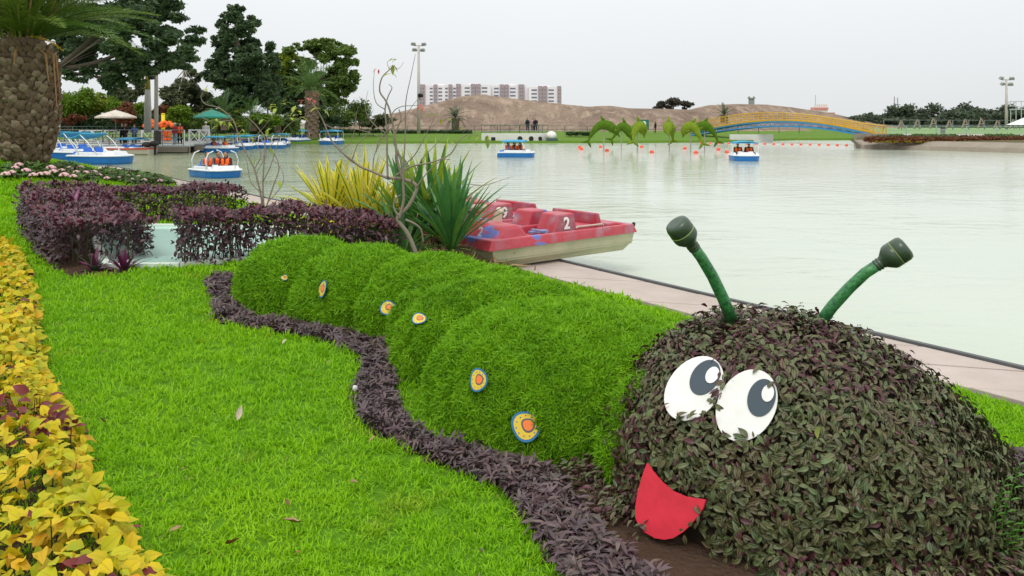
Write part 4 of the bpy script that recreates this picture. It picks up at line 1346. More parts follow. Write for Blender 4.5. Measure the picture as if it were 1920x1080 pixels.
def palm(name, label, px, py_base, py_crown, Y, trunk_px, L, nf, mfr, seed=0, droop=(.4, 1.5), el=(80, -20), group=None, ll=.5, bulge=True, fr_label=None, mt=None, base=None):
    root = thing(name, label, 'palm tree', P(px, py_base, Y), group=group)
    zb = root.location.z; zc = P(px, py_crown, Y).z - zb; rt = trunk_px / FP * Y / 2
    b = MB(); b.tube([(0, 0, -.3), (0, 0, zc * .3), (0.02, 0, zc * .7), (0, 0, zc)], [rt, rt * .92, rt * .95, rt * 1.1], 12)
    rr = random.Random(seed)
    if bulge:
        for k in range(70):
            a = k * 2.4; z = zc * (k + .5) / 70
            b.ell((math.cos(a) * rt * .95, math.sin(a) * rt * .95, z), (rt * .28, rt * .28, rt * .22), 5, 4)
    b.build('trunk', mt or m_trunk, root)
    geos = []
    for i in range(nf):
        t = i / max(1, nf - 1)
        e = R(el[0] + (el[1] - el[0]) * t + rr.uniform(-8, 8)); dr = droop[0] + (droop[1] - droop[0]) * t
        V, F, U = frond_geo(L * rr.uniform(.8, 1.1), dr * rr.uniform(.8, 1.2), 26, ll, .07, i)
        o = np_mesh('frond', V, F, mfr, root, uv=U)
        o.location = (0, 0, zc)
        o.rotation_euler = (Euler((0, 0, i * 2.4)).to_quaternion() @ Euler((e, 0, 0)).to_quaternion()).to_euler()
    return root
m_trunk = mat('palm_trunk', (.26, .19, .13), .95, .1, noise=(9, .8), bump=(20, .8, .03), col2=(.12, .085, .06))
m_fr = leafmat('palm_frond', [(.05, .11, .03), (.075, .15, .035), (.09, .17, .03)], .5, .2, spec=.35)
m_fr2 = leafmat('palm_frond_dark', [(.035, .075, .03), (.05, .10, .04)], .5, .2, spec=.35)

# ---------------------------------------------------------------- the big palm at the left edge
YP = 22.0
pb = P(42, 300, YP)
root = thing('date_palm', 'huge date palm with thick scaly trunk at the left edge of the lawn', 'palm tree', (pb.x, pb.y, pb.z))
prof = [(305, 38), (295, 43), (275, 51), (250, 58), (215, 61), (180, 62), (150, 61), (120, 58), (100, 53), (85, 46), (72, 36)]
zz = [P(0, y, YP).z - pb.z for y, _ in prof]; rr_ = [w / FP * YP for _, w in prof]
b_ = MB(); b_.lathe(list(zip([r * .93 for r in rr_], zz)), 28)
b_.build('trunk', m_trunk, root)
m_scale = mat('leaf_base', (.27, .185, .12), .9, .15, noise=(7, .9), bump=(25, .8, .02), col2=(.09, .06, .042))
m_scale2 = mat('leaf_base_pale', (.38, .29, .20), .9, .15, noise=(7, .9), bump=(25, .8, .02), col2=(.15, .11, .075))
sv = []
for k in range(6):
    b = MB(); r = random.Random(k)
    # blunt stub of a cut leaf stalk, pointing out (+Y) and up
    b.ell((0, .12, 0), (.44 * r.uniform(.8, 1.1), .58, .20 * r.uniform(.8, 1.2)), 8, 4, 0, Euler((R(48), R(r.uniform(-12, 12)), 0)).to_matrix())
    vs = []
    for v in b.v:
        v = Vector(v); lim = .40 + .05 * math.sin(v.x * 9 + k)
        if v.y > lim: v.y = lim + (v.y - lim) * .15
        vs.append(tuple(v + Vector((r.uniform(-.08, .08), r.uniform(-.06, .06), r.uniform(-.07, .07)))))
    b.v = vs
    o = b.build('leaf_base', m_scale if k % 3 else m_scale2); C.objects.unlink(o); sv.append(o)
rows_, per = 21, 26
cnt = 0; rest = MB()
zt = zz[-2]
for i in range(rows_):
    rad0 = np.interp(-.02 + (zt + .05) * (i + .5) / rows_, zz, rr_)
    for k in range(per):
        z = -.02 + (zt + .05) * (i + .5 + random.uniform(-.28, .28)) / rows_
        rad = np.interp(z, zz, rr_)
        a = 2 * PI * (k + .5 * (i % 2) + random.uniform(-.25, .25)) / per
        pos = Vector((math.cos(a) * rad * .92, math.sin(a) * rad * .92, z))
        s = .26 * random.uniform(.75, 1.25)
        rot = (Euler((0, 0, a - PI / 2)).to_quaternion() @ Euler((R(random.uniform(-22, 16)), R(random.uniform(-25, 25)), R(random.uniform(-15, 15)))).to_quaternion())
        if math.sin(a) < .05 and cnt < 300:
            o = bpy.data.objects.new('leaf_base', sv[random.randrange(6)].data); C.objects.link(o); o.parent = root
            o.location = pos; o.rotation_euler = rot.to_euler(); o.scale = (s, s, s * 1.15); cnt += 1
        else:
            me = sv[k % 6].data; Mx = Matrix.Translation(pos) @ rot.to_matrix().to_4x4() @ Matrix.Diagonal((s, s, s * 1.15, 1))
            rest.add([Mx @ v.co for v in me.vertices], [tuple(p.vertices) for p in me.polygons])
rest.build('leaf_bases', m_scale, root)['kind'] = 'stuff'
m_frb = leafmat('date_frond', [(.07, .14, .025), (.11, .19, .03), (.17, .24, .03)], .5, .3, spec=.3)
m_frc = leafmat('date_frond_core', [(.16, .20, .03), (.22, .24, .04)], .5, .2)
zc = zz[-1]
rs = random.Random(3)
for i in range(64):
    t = i / 63
    e = 84 - 62 * t + rs.uniform(-6, 6)
    V, F, U = frond_geo(rs.uniform(3.3, 4.3), .28 + .55 * t, 84, .55, .055, i, vee=.5)
    a = i * 2.39996
    if e < 35 and abs(((a + PI / 2) % (2 * PI)) - PI) > 2.3 and False: continue
    o = np_mesh('frond', V, F, m_frb if i > 12 else m_frb, root, uv=U); o.location = (0, 0, zc - .05 - .15 * t)
    o.rotation_euler = (Euler((0, 0, a)).to_quaternion() @ Euler((R(e), 0, 0)).to_quaternion()).to_euler()
# short upright inner stalks, old hanging stalks, a yellow dying frond and fruit stalk
m_stalk = mat('old_stalk', (.42, .22, .09), .8, noise=(5, .7), col2=(.25, .14, .07))
m_stk2 = mat('green_stalk', (.24, .26, .05), .6, noise=(5, .7), col2=(.16, .16, .04))
for i in range(26):
    a = i * 2.4; b = MB(); r0 = rr_[-1] * .9
    d = Vector((math.cos(a), math.sin(a), 0)); l = rs.uniform(.6, 1.3)
    b.tube([d * r0 * .6 + Vector((0, 0, zc - .5)), d * (r0 + .15) + Vector((0, 0, zc + l * .4)), d * (r0 + .45) + Vector((0, 0, zc + l))], [.045, .035, .02], 5)
    b.build('leaf_stalk', m_stk2 if i % 3 else m_stalk, root)
for a, l, dx in ((-.25, 1.9, .25), (-.5, 1.2, .3), (-.1, 1.5, .2), (-1.2, .8, .15), (-1.9, .7, .1)):
    b = MB(); d = Vector((math.cos(a), math.sin(a), 0)); r0 = rr_[-3]
    b.tube([d * r0 * .8 + Vector((0, 0, zc - .25)), d * (r0 + dx) + Vector((0, 0, zc - .5)), d * (r0 + dx + .12) + Vector((0, 0, zc - l))], [.035, .03, .012], 5)
    b.build('dead_stalk', m_stalk, root)
V, F, U = frond_geo(1.0, .5, 26, .22, .03, 5)
o = np_mesh('dying_frond', V, F, leafmat('frond_yellow', [(.75, .45, .02)], .6, .3), root, uv=U); o['label'] = 'short yellow dying frond'
o.location = (.55, -.6, zc - .0); o.rotation_euler = (R(-8), 0, R(-85))
b = MB(); b.tube([(-.35, -.6, zc - .3), (-.38, -.75, zc + .0), (-.4, -.8, zc + .2)], .02, 5)
for k in range(30): b.ell((-.4 + rs.gauss(0, .05), -.8 + rs.gauss(0, .05), zc + .25 + rs.gauss(0, .07)), .03, 5, 4)
b.build('flower_stalk', mat('palm_flower', (.55, .35, .02), .7), root)

# ---------------------------------------------------------------- trees at the left
def w(pts, Y): return [P(a, b, Y) for a, b in pts]
Yt = 60
bl = pxblobs([(140, 85, 45, 38), (190, 110, 50, 30), (235, 60, 60, 45), (300, 40, 55, 36), (250, 130, 45, 26), (320, 90, 45, 30), (355, 70, 26, 16), (200, 30, 60, 40), (150, 25, 50, 40), (290, 8, 55, 26), (340, 112, 34, 16), (285, 115, 45, 26), (160, 140, 34, 12), (218, 158, 24, 20), (373, 55, 12, 8), (120, 50, 40, 40)], Yt, 4, 2, 13, 1.0, .36)
g0 = P(60, 245, Yt)
tr_ = [(w([(60, 245), (70, 190), (85, 150), (110, 130)], Yt), [.55, .48, .42, .38]), (w([(105, 132), (140, 128), (180, 118), (240, 95)], Yt), [.3, .24, .18, .1]),
       (w([(105, 132), (130, 110), (175, 70), (240, 40)], Yt), [.3, .22, .16, .08]), (w([(110, 136), (160, 140), (215, 150)], Yt), [.16, .12, .05]), (w([(180, 118), (260, 118), (330, 96)], Yt), [.14, .1, .05])]
tree('spreading_tree', 'large dark spreading tree with bare limbs, reaching over the boat dock', bl, 42000, .22, g_dark, tr_, seed=3, base=tuple(g0))
# conifer
cb = []
rc = random.Random(4)
for i in range(46):
    t = (i + .5) / 46; hw = np.interp(t, [0, .12, .35, .6, .85, 1], [8, 26, 42, 55, 62, 46]); py = 18 + t * 185
    cb.append((442 + rc.uniform(-1, 1) * hw * .85 + (6 if t < .2 else 0), py, 15 + 12 * t, 11 + 8 * t))
bl = pxblobs(cb, 82, 3, 4, 7, 1.05, .42)
tree('conifer_tree', 'tall dark conifer, tallest tree beyond the boats', bl, 34000, .26, g_dark, [(w([(444, 245), (444, 120), (444, 30)], 82), [.5, .35, .1])], seed=5)
bl = pxblobs([(490, 130, 26, 40), (505, 100, 16, 20), (495, 165, 22, 22), (512, 140, 18, 40)], 84, 3, 6, 7, .8, .5)
tree('slim_tree', 'slim dark tree close beside the tall conifer', bl, 8000, .25, g_dark, seed=6)
bl = pxblobs([(545, 118, 34, 24), (590, 98, 36, 22), (630, 100, 28, 26), (648, 130, 22, 26), (540, 160, 40, 30), (600, 150, 45, 34), (640, 170, 26, 30), (535, 200, 36, 26), (618, 205, 35, 22), (652, 152, 18, 20), (600, 80, 22, 8), (570, 85, 20, 8), (625, 82, 18, 8), (560, 140, 30, 30), (662, 142, 10, 10)], 106, 4, 8, 10, .95, .36)
tree('broad_tree', 'broad bushy tree behind the slender palm on the far bank', bl, 46000, .27, g_mid, seed=8)
bl = pxblobs([(545, 195, 40, 28), (585, 215, 40, 18), (520, 175, 25, 30), (560, 165, 30, 25)], 103, 2, 9, 7, .8, .5)
tree('dark_tree', 'dark understorey tree below the broad tree, left of the slender palm', bl, 12000, .24, g_dark, seed=9)
bl = pxblobs([(525, 115, 18, 14), (540, 105, 18, 12), (522, 140, 14, 20), (515, 165, 10, 20)], 102, 2, 10, 6, .8, .5)
tree('light_tree', 'yellow green tree between the conifer and the broad tree', bl, 2500, .30, g_yel, seed=10)
bl = pxblobs([(340, 165, 35, 28), (370, 180, 30, 24), (320, 200, 30, 24), (358, 145, 20, 14), (385, 200, 25, 16), (345, 210, 40, 15)], 86, 3, 11, 8, .85, .42)
tree('airy_tree', 'airy olive tree with thin pale trunks behind the lamp post', bl, 10000, .30, g_olive, [(w([(342, 245), (344, 190), (346, 130)], 86), [.16, .12, .05])], seed=11, bark=m_bark2)
bl = pxblobs([(225, 165, 24, 24), (240, 190, 26, 20), (260, 170, 18, 16), (210, 150, 20, 12)], 88, 3, 12, 8, .85, .42)
tree('airy_tree', 'airy olive tree behind the cream parasol', bl, 4000, .30, g_olive, seed=12, bark=m_bark2)
# royal palm trunk
root = thing('royal_palm', 'royal palm with smooth grey trunk and orange crownshaft beside the lamp post', 'palm tree', P(277, 244, 66))
b = MB(); Z = lambda py: P(0, py, 66).z - root.location.z
b.tube([(0, 0, -.2), (0, 0, Z(200)), (0, 0, Z(168))], [.30, .27, .22], 14); b.build('trunk', mat('royal_trunk', (.42, .40, .37), .8, noise=(1.5, .6), col2=(.33, .31, .28)), root, smooth=True)
b = MB(); b.tube([(0, 0, Z(169)), (0, 0, Z(150)), (0, 0, Z(122))], [.22, .2, .14], 14); b.build('crownshaft', mat('crownshaft', (.42, .22, .03), .6, noise=(2, .7), col2=(.20, .22, .04)), root, smooth=True)
for i in range(12):
    V, F, U = frond_geo(3.0, .7 + .04 * i, 26, .5, .06, i); o = np_mesh('frond', V, F, m_fr, root, uv=U); o.location = (0, 0, Z(121))
    o.rotation_euler = (Euler((0, 0, i * 2.4)).to_quaternion() @ Euler((R(75 - i * 5), 0, 0)).to_quaternion()).to_euler()
# slender palm, small palms
palm('tall_palm', 'palm with thick ragged trunk standing on the far grass bank between boats', 585, 254, 170, 97, 24, 4.8, 34, leafmat('tall_palm_frond', [(.10, .19, .05), (.14, .24, .06)], .5, .25), 3, (.4, 1.2), (86, 8), ll=.75)
palm('small_palm', 'small palm left of the lamp post foot, in front of the dirt hill', 854, 250, 222, 118, 13, 2.6, 20, m_fr2, 4, (.4, 1.3), (80, -10), ll=.5)
palm('small_palm', 'small palm right of the dirt hill, above the yellow bridge railing', 1358, 228, 216, 150, 12, 2.6, 18, m_fr2, 5, (.3, 1.2), (80, 5), ll=.5)
palm('bushy_palm', 'low bushy palm below the conifer', 420, 238, 218, 76, 12, 3.0, 20, m_fr, 6, (.5, 1.3), (80, 0), ll=.5)
palm('bushy_palm', 'low bushy palm right of the green parasol', 475, 240, 222, 78, 12, 2.9, 18, m_fr, 7, (.5, 1.3), (80, 0), ll=.5)
palm('bushy_palm', 'low bushy palm against the dark tree, left of the far boats', 520, 244, 228, 84, 12, 2.6, 16, m_fr, 8, (.5, 1.3), (80, 0), ll=.5)
# shrubs behind the dock, each its own
SH = [(120, 205, 28, 26, g_bright, 'bright green shrub nearest the big palm trunk', 5), (152, 190, 30, 26, g_bright, 'tall bright green shrub second from the big palm trunk', 5), (182, 198, 26, 24, g_yel, 'yellow green shrub left of the cream parasol', 5),
      (212, 195, 22, 24, g_bright, 'bright green shrub just behind the cream parasol', 5), (130, 224, 22, 10, g_red, 'reddish low shrub behind the dock fence at the left', 3), (238, 210, 20, 20, g_red, 'red brown shrub right of the cream parasol', 3),
      (262, 215, 16, 20, g_bright, 'green shrub left of the royal palm trunk', 3), (310, 218, 22, 18, g_red, 'red brown shrub behind the life jackets', 3), (338, 220, 22, 18, g_bright, 'green shrub left of the green parasol', 3),
      (365, 226, 22, 14, g_mid, 'dark shrub behind the green parasol', 3), (400, 222, 24, 16, g_bright, 'bright shrub right of the green parasol', 3), (446, 220, 24, 16, g_yel, 'yellow green shrub between the bushy palms', 3),
      (500, 226, 22, 14, g_bright, 'green shrub below the slim dark tree', 3), (640, 218, 28, 24, g_mid, 'round green shrub right of the slender palm', 4), (672, 215, 22, 28, g_mid, 'tall green shrub at the right end of the tree row', 4), (615, 228, 22, 14, g_dark, 'dark shrub beside the slender palm trunk', 3), (700, 232, 22, 9, g_olive, 'low olive shrub at the left foot of the dirt hill', 2), (722, 225, 18, 9, g_olive, 'dry olive shrub on the left slope of the dirt hill', 2)]
for i, (px, py, rx, ry, m, lab, n) in enumerate(SH):
    Yv = 77 + (i % 4) * 1.5 if px < 530 else 104 + i % 3
    tree('shrub', lab, pxblobs([(px, py, rx * 1.15, ry * 1.15)], Yv, 1, i + 40, 12, .75, .5), 1000 * n, .16, m, seed=i + 60, group='shrubs behind the lake shore', cat_='shrub')

# ---------------------------------------------------------------- far right: tree row, hedge line
TR = [(1598, 224, 16, 8), (1625, 221, 16, 11), (1650, 222, 16, 12), (1672, 218, 14, 14), (1692, 213, 18, 17), (1718, 221, 16, 13), (1744, 212, 18, 16), (1768, 220, 16, 14), (1790, 219, 16, 14), (1818, 211, 20, 17), (1845, 219, 18, 14), (1868, 218, 16, 14), (1893, 213, 20, 17), (1915, 216, 16, 16), (1942, 214, 20, 18), (1975, 216, 22, 17)]
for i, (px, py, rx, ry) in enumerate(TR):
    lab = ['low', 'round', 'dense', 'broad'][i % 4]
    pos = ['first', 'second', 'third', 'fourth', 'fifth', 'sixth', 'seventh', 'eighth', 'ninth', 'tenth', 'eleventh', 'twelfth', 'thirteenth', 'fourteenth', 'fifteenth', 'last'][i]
    tree('far_tree', f'{lab} green tree beyond the field, {pos} from the bridge end', pxblobs([(px, py + 2, rx * 1.25, ry * 1.05), (px, py + 10, rx * 1.5, ry * .9), (px, py + 16, rx * 1.5, ry * .6)], 235 + (i * 7) % 12, 3, i, 9, .9, .55), 3200, .62, g_haze, group='trees beyond the field', seed=i)
tree('hill_tree', 'dark bushy tree on the crest of the dirt hill', pxblobs([(1238, 198, 18, 8), (1262, 194, 20, 10), (1285, 197, 16, 8)], 190, 2, 5, 9, .8, .42), 3000, .38, g_grey, seed=5, base=tuple(P(1262, 206, 190)))
# low trimmed hedges by the far fence
def block_hedge(name, lab, px0, px1, pyt, pyb, Y, m, th=1.2, n=1500, sz=.18, jag=.1, cat_='hedge', group=None):
    A = P(px0, pyb, Y); B = P(px1, pyb, Y); h = P(0, pyt, Y).z - A.z
    root = thing(name, lab, cat_, (A + B) / 2, group=group)
    r = np.random.default_rng(int(px0)); c = np.stack([r.uniform(A.x, B.x, n), Y + r.uniform(-.5, .5, n) * th, A.z + h * r.random(n) ** .7 * (1 + jag * np.sin(np.arange(n) * .01))], 1)
    V, F = crown_geo(np.column_stack([c, np.full((n, 3), .05)]), n * 2, sz, int(px0))
    np_mesh('foliage', V, F, m, root, world=True)['kind'] = 'stuff'
    return root
block_hedge('trimmed_hedge', 'low dark trimmed hedge on the far bank left of the white wall', 735, 885, 245, 252, 114, g_dark, n=2200)
block_hedge('trimmed_hedge', 'low dark trimmed hedge on the far bank between the lamp post and far boats', 600, 728, 243, 250, 116, g_dark, n=2000)
block_hedge('trimmed_hedge', 'short trimmed hedge on the far bank right of the white wall', 1062, 1110, 248, 254, 106, g_dark, n=700)
block_hedge('shrub_screen', 'dense dark shrub screen right behind the dock fence', 98, 352, 218, 247, 79.5, g_dark, th=2, n=9000, sz=.2)
block_hedge('shrub_screen', 'dense dark shrub screen behind the moored boats', 352, 560, 224, 250, 86, g_mid, th=2, n=7000, sz=.2)
block_hedge('bank_shrubs', 'red brown planting along the right bank edge', 1630, 1990, 258, 266, 72.5, g_red, th=3, n=5000, sz=.16, cat_='plants')
block_hedge('bank_shrubs', 'green low planting behind the yellow flowers on the right bank', 1640, 1990, 255, 261, 77, g_olive, th=2, n=3000, sz=.16, cat_='plants')
for i, (a0, a1) in enumerate(((1648, 1690), (1712, 1752), (1762, 1790), (1850, 1905))):
    block_hedge('low_bush', ['flat dark bush at the right end of the bridge', 'flat dark bush second from the bridge on the right bank', 'small flat dark bush third from the bridge', 'flat dark bush near the right picture edge'][i], a0, a1, 253, 258, 81, g_mid, th=1.5, n=500, sz=.18, cat_='bush', group='flat bushes on the right bank')
block_hedge('yellow_flowers', 'row of yellow flowers along the right bank', 1640, 1830, 264, 267, 71.5, lmat('flower_yellow', [(.6, .5, .02), (.4, .4, .02)]), th=.8, n=900, sz=.10, cat_='flowers')

# ---------------------------------------------------------------- far buildings
m_bw = mat('facade_white', (.82, .78, .80), .8, .2, noise=(.05, .4), col2=(.74, .71, .73)); m_bb = mat('facade_brown', (.36, .30, .31), .8, .2)
m_win = mat('window_glass', (.16, .18, .22), .2, .5)
def apartment(lab, px0, px1, pyt, cols, Y=430, floors=9):
    """cols: (px0, px1, 'w'|'b') facade strips, with windows"""
    c = P((px0 + px1) / 2, 233, Y); root = thing('apartment_block', lab, 'building', c, group='white apartment blocks behind the hill')
    b = MB(); zt = P(0, pyt, Y).z - c.z
    X = lambda p: (p - 960) / FP * Y - c.x
    b.box(((X(px0) + X(px1)) / 2, 6, zt / 2 - 1), (X(px1) - X(px0), 12, zt + 2)); b.build('wall', m_bw, root)
    for (a, e, k) in cols:
        w_ = X(e) - X(a)
        if k == 'b':
            b = MB(); b.box(((X(a) + X(e)) / 2, -.2, zt / 2 - .8), (w_, 1.2, zt + 2.6)); b.build('brown_bay', m_bb, root)
            nw = 2
        else: nw = 1
        for f in range(floors):
            z = zt - 1.7 - f * 1.95
            if z < zt - 14: break
            if k == 'b':
                for q in (.3, .7):
                    b = MB(); b.box((X(a) + w_ * q, -.82, z), (w_ * .16, .12, .75)); b.build('window', m_win, root)
            else:
                b = MB(); b.box(((X(a) + X(e)) / 2, -.03, z), (w_ * .78, .12, .85)); b.build('window', m_win, root)
    b = MB(); b.box((0, 5, zt + .5), ((X(px1) - X(px0)) * .3, 5, 1.2)); b.build('roof_box', m_bw, root)
apartment('white apartment block behind the lamp post, leftmost of the row', 785, 856, 160, [(786, 797, 'b'), (805, 812, 'w'), (813, 820, 'b'), (821, 830, 'w'), (834, 840, 'w'), (841, 848, 'b'), (849, 855, 'w')])
apartment('white apartment block with brown left end, second of the row', 855, 920, 159, [(855, 864, 'b'), (870, 882, 'w'), (883, 891, 'b'), (892, 901, 'b'), (902, 915, 'w')], Y=424)
apartment('white apartment block above the hill crest, third of the row', 920, 990, 160, [(925, 936, 'w'), (937, 945, 'b'), (946, 954, 'b'), (955, 968, 'w'), (972, 983, 'b')], Y=430)
apartment('white apartment block with brown right end, rightmost of the row', 991, 1053, 163, [(995, 1008, 'w'), (1009, 1017, 'b'), (1018, 1026, 'b'), (1027, 1040, 'w'), (1045, 1052, 'b')], Y=424)
c = P(1082, 200, 520); root = thing('far_block', 'small pale far building just right of the apartment row', 'building', (c.x, c.y, 1)); b = MB(); b.box((0, 0, 5), (6, 6, 14)); b.build('wall', mat('pale_wall', (.68, .62, .60), .8), root)
b = MB(); b.box((0, 0, 12.6), (6.4, 6.4, .5)); b.build('roof', m_bw, root)
for q in (-2.4, 0, 2.4):
    b = MB(); b.box((q, -3.05, 10.5), (.9, .1, 1)); b.build('window', m_win, root)
# pink building with battlements + tower
m_pink = mat('facade_pink', (.55, .24, .20), .8); m_cream = mat('facade_cream', (.70, .60, .55), .8)
c = P(1536, 236, 330); root = thing('pink_building', 'pink and cream building with toothed roofline behind the bridge', 'building', c)
Z3 = lambda py: P(0, py, 330).z - c.z; X3 = lambda px: (px - 1536) / FP * 330
b = MB(); b.box((X3(1536), 0, Z3(201) / 2), (X3(1547) - X3(1524), 5, Z3(201))); b.build('tower', m_cream, root)
b = MB(); b.box((X3(1536), -.1, Z3(204)), (X3(1547) - X3(1524) + .3, 5.4, .9)); b.build('band', m_pink, root)
for q in range(6):
    b = MB(); b.box((X3(1525.5 + q * 4.1), -2, Z3(198.3)), (.5, .5, 1.1)); b.build('merlon', m_cream, root)
b = MB(); b.box((X3(1545), 1, Z3(211) / 2), (X3(1562) - X3(1528), 6, Z3(211))); b.build('wing', m_pink, root)
b = MB(); b.add([(X3(1514), -3, Z3(206)), (X3(1560), -3, Z3(221)), (X3(1560), 3, Z3(221)), (X3(1514), 3, Z3(206)), (X3(1514), -3, 0), (X3(1560), -3, 0), (X3(1560), 3, 0), (X3(1514), 3, 0)], [(0, 1, 2, 3), (0, 4, 5, 1), (1, 5, 6, 2), (3, 2, 6, 7), (0, 3, 7, 4)]); b.build('sloping_roof', m_cream, root)
b = MB(); b.tube([(X3(1529), 0, Z3(201)), (X3(1529), 0, Z3(178))], .08, 5); b.build('mast', m_grey, root)
c = P(1409, 197, 252); root = thing('water_tower', 'small grey concrete tower on the second dirt hill', 'tower', c); b = MB()
b.box((0, 0, .9), (1.5, 1.5, 2.2), taper=.95); b.box((0, 0, 2.15), (1.9, 1.9, .35)); b.box((-.75, 0, 2.5), (.2, 1.5, .4)); b.box((.75, 0, 2.5), (.2, 1.5, .4)); b.build('tower', mat('tower_grey', (.25, .29, .26), .9), root)
# steel tubes
for (px, lab, y0) in ((1677, 'left thin steel mast above the far trees', 181), (1683, 'right thin steel mast with platform above the far trees', 183)):
    c = P(px, 236, 245); root = thing('steel_mast', lab, 'mast', c, group='pair of steel masts above the trees'); b = MB(); h = P(0, y0, 245).z - c.z
    b.tube([(0, 0, 0), (0, 0, h)], .16, 6); b.build('pole', mat('mast_grey', (.42, .40, .40), .6), root)
    b = MB(); b.box((0, 0, h * .75), (1.6 if y0 == 183 else .5, .4, .2)); b.build('platform', m_grey, root)
# roller coaster-like scaffold at the right edge
c = P(1905, 238, 225); root = thing('ride_frame', 'pale steel scaffold frame rising behind the trees at the right edge', 'scaffold', c)
b = MB(); Zr = lambda py: P(0, py, 225).z - c.z; Xr = lambda px: (px - 1905) / FP * 225
for px in (1895, 1905, 1915, 1925): b.tube([(Xr(px), 0, 0), (Xr(px), 0, Zr(190))], .09, 5)
b.build('uprights', mat('frame_pale', (.50, .52, .54), .6), root)
for py in (190, 198, 205):
    b = MB(); b.tube([(Xr(1892), 0, Zr(py)), (Xr(1930), 0, Zr(py + (4 if py == 198 else 0)))], .12, 5); b.build('rail', mat('frame_pale', (0, 0, 0)), root)
c = P(1915, 243, 150); root = thing('tent', 'small white pointed tent at the right edge of the field', 'tent', c); b = MB()
b.add([(-1.6, -2, .9), (2.6, -2, .9), (2.6, 2, .9), (-1.6, 2, .9), (.6, 0, 2.3)], [(0, 1, 4), (1, 2, 4), (2, 3, 4), (3, 0, 4)]); b.build('canopy', m_white2, root)
b = MB()
for x, y in ((-1.5, -1.9), (2.5, -1.9), (2.5, 1.9), (-1.5, 1.9)): b.bar((x, y, -.2), (x, y, .9), .12)
b.build('posts', m_grey, root)

# ---------------------------------------------------------------- lamp posts
m_conp = mat('post_concrete', (.55, .49, .46), .8, .2, noise=(2, .5), col2=(.46, .41, .38)); m_blk = mat('black_box', (.02, .02, .022), .5)
m_lampg = mat('floodlight_grey', (.35, .36, .37), .4, .5)
def lamp(lab, px, pyb, pyt, Y, rpx, boxy=None, heads=True):
    root = thing('lamp_post', lab, 'lamp post', P(px, pyb, Y), group='tall floodlight posts round the lake')
    h = P(0, pyt, Y).z - root.location.z; r_ = rpx / FP * Y
    b = MB(); b.tube([(0, 0, -.3), (0, 0, h * .5), (0, 0, h)], [r_ * 1.15, r_ * .95, r_ * .7], 10); b.build('post', m_conp, root, smooth=True)
    if heads:
        b = MB(); s = .9 * Y / 110
        b.bar((-.75 * s, 0, h - .15 * s), (.75 * s, 0, h - .15 * s), .1 * s); b.bar((-.55 * s, 0, h - .85 * s), (.55 * s, 0, h - .85 * s), .1 * s); b.build('crossbar', m_grey, root)
        for (x, z) in ((-.8, .15), (.8, .1), (-.62, -.75), (.62, -.8)):
            b = MB(); b.box((0, 0, 0), (.75 * s, .35 * s, .45 * s), taper=.8); o = b.build('floodlight', m_lampg, root); o.location = (x * s, -.1, h + z * s); o.rotation_euler = (R(35), 0, R(-25 if x > 0 else 25))
    if boxy:
        z = P(0, boxy[1], Y).z - root.location.z; b = MB(); s = boxy[2] / FP * Y; b.box((boxy[0] / FP * Y, -.3, z), (s, s * .8, s * .7), (R(15), 0, 0)); b.build('loudspeaker', m_blk, root)
lamp('pale lamp post with four floodlights in front of the leftmost apartment block', 785, 252, 84, 112, 3.0, (4, 179, 9))
lamp('lamp post rising from the dock into the spreading tree', 293, 244, 34, 65, 3.6, (-6, 146, 9), heads=True)
lamp('far lamp post beyond the green field at the right edge', 1887, 240, 148, 175, 2.4, (4, 202, 6))

# ---------------------------------------------------------------- fences
def rail_fence(name, lab, pts, h, post_gap, rails, m, mesh=False, r_=.04, cat_='fence', kick=0):
    pts = [Vector(p) for p in pts]; root = thing(name, lab, cat_, pts[0]); o0 = Vector(pts[0])
    seg = [(pts[i + 1] - pts[i]).length for i in range(len(pts) - 1)]; tot = sum(seg); n = int(tot / post_gap)
    def at(s):
        for i, l in enumerate(seg):
            if s <= l or i == len(seg) - 1: return pts[i].lerp(pts[i + 1], min(1, s / l))
            s -= l
    b = MB(); b.box((0, 0, h / 2), (r_ * 2, r_ * 2, h)); pr = b.build('post', m, root)
    for k in range(1, n + 1):
        o = pr.copy(); C.objects.link(o); o.location = at(tot * k / n) - o0
    for rz in rails:
        b = MB(); b.tube([p - o0 + Vector((0, 0, rz * h)) for p in pts], r_ * .7, 5); b.build('rail', m, root)
    if mesh:
        b = MB(); N_ = int(tot / .45)
        for k in range(N_):
            a = at(tot * k / N_) - o0; c2 = at(tot * (k + 1) / N_) - o0
            b.bar(a + Vector((0, 0, .05)), c2 + Vector((0, 0, h * .95)), .012); b.bar(c2 + Vector((0, 0, .05)), a + Vector((0, 0, h * .95)), .012)
        b.build('wire_mesh', m, root)['kind'] = 'stuff'
    return root
FZ = .88
rail_fence('pipe_fence', 'grey pipe fence in front of the dirt hill along the far bank', [(-42, 117, FZ - .05), (-20, 117, FZ - .05), (20, 118, FZ - .05), (44, 122, FZ - .05)], 1.15, 3.2, (1.0, .55), m_fence)
rail_fence('mesh_fence', 'green wire mesh fence behind the dock and the moored boats', [(-48, 72, .6), (-33, 74, .6), (-24.5, 98, .7), (-21, 99, .7)], 1.5, 2.5, (1.0, .5, .1), m_fence, mesh=True)
rail_fence('mesh_fence', 'pale green mesh fence round the field right of the bridge', [(38, 83, .93), (52, 82, .93), (80, 80, .93)], 1.15, 3, (1.0, .66, .33), mat('fence_pale', (.35, .50, .42), .6))
rail_fence('field_fence', 'long grey fence at the far side of the green field', [(70, 150, .95), (110, 170, .95), (170, 180, .95)], 2.0, 5, (1.0, .5), m_grey, r_=.07)
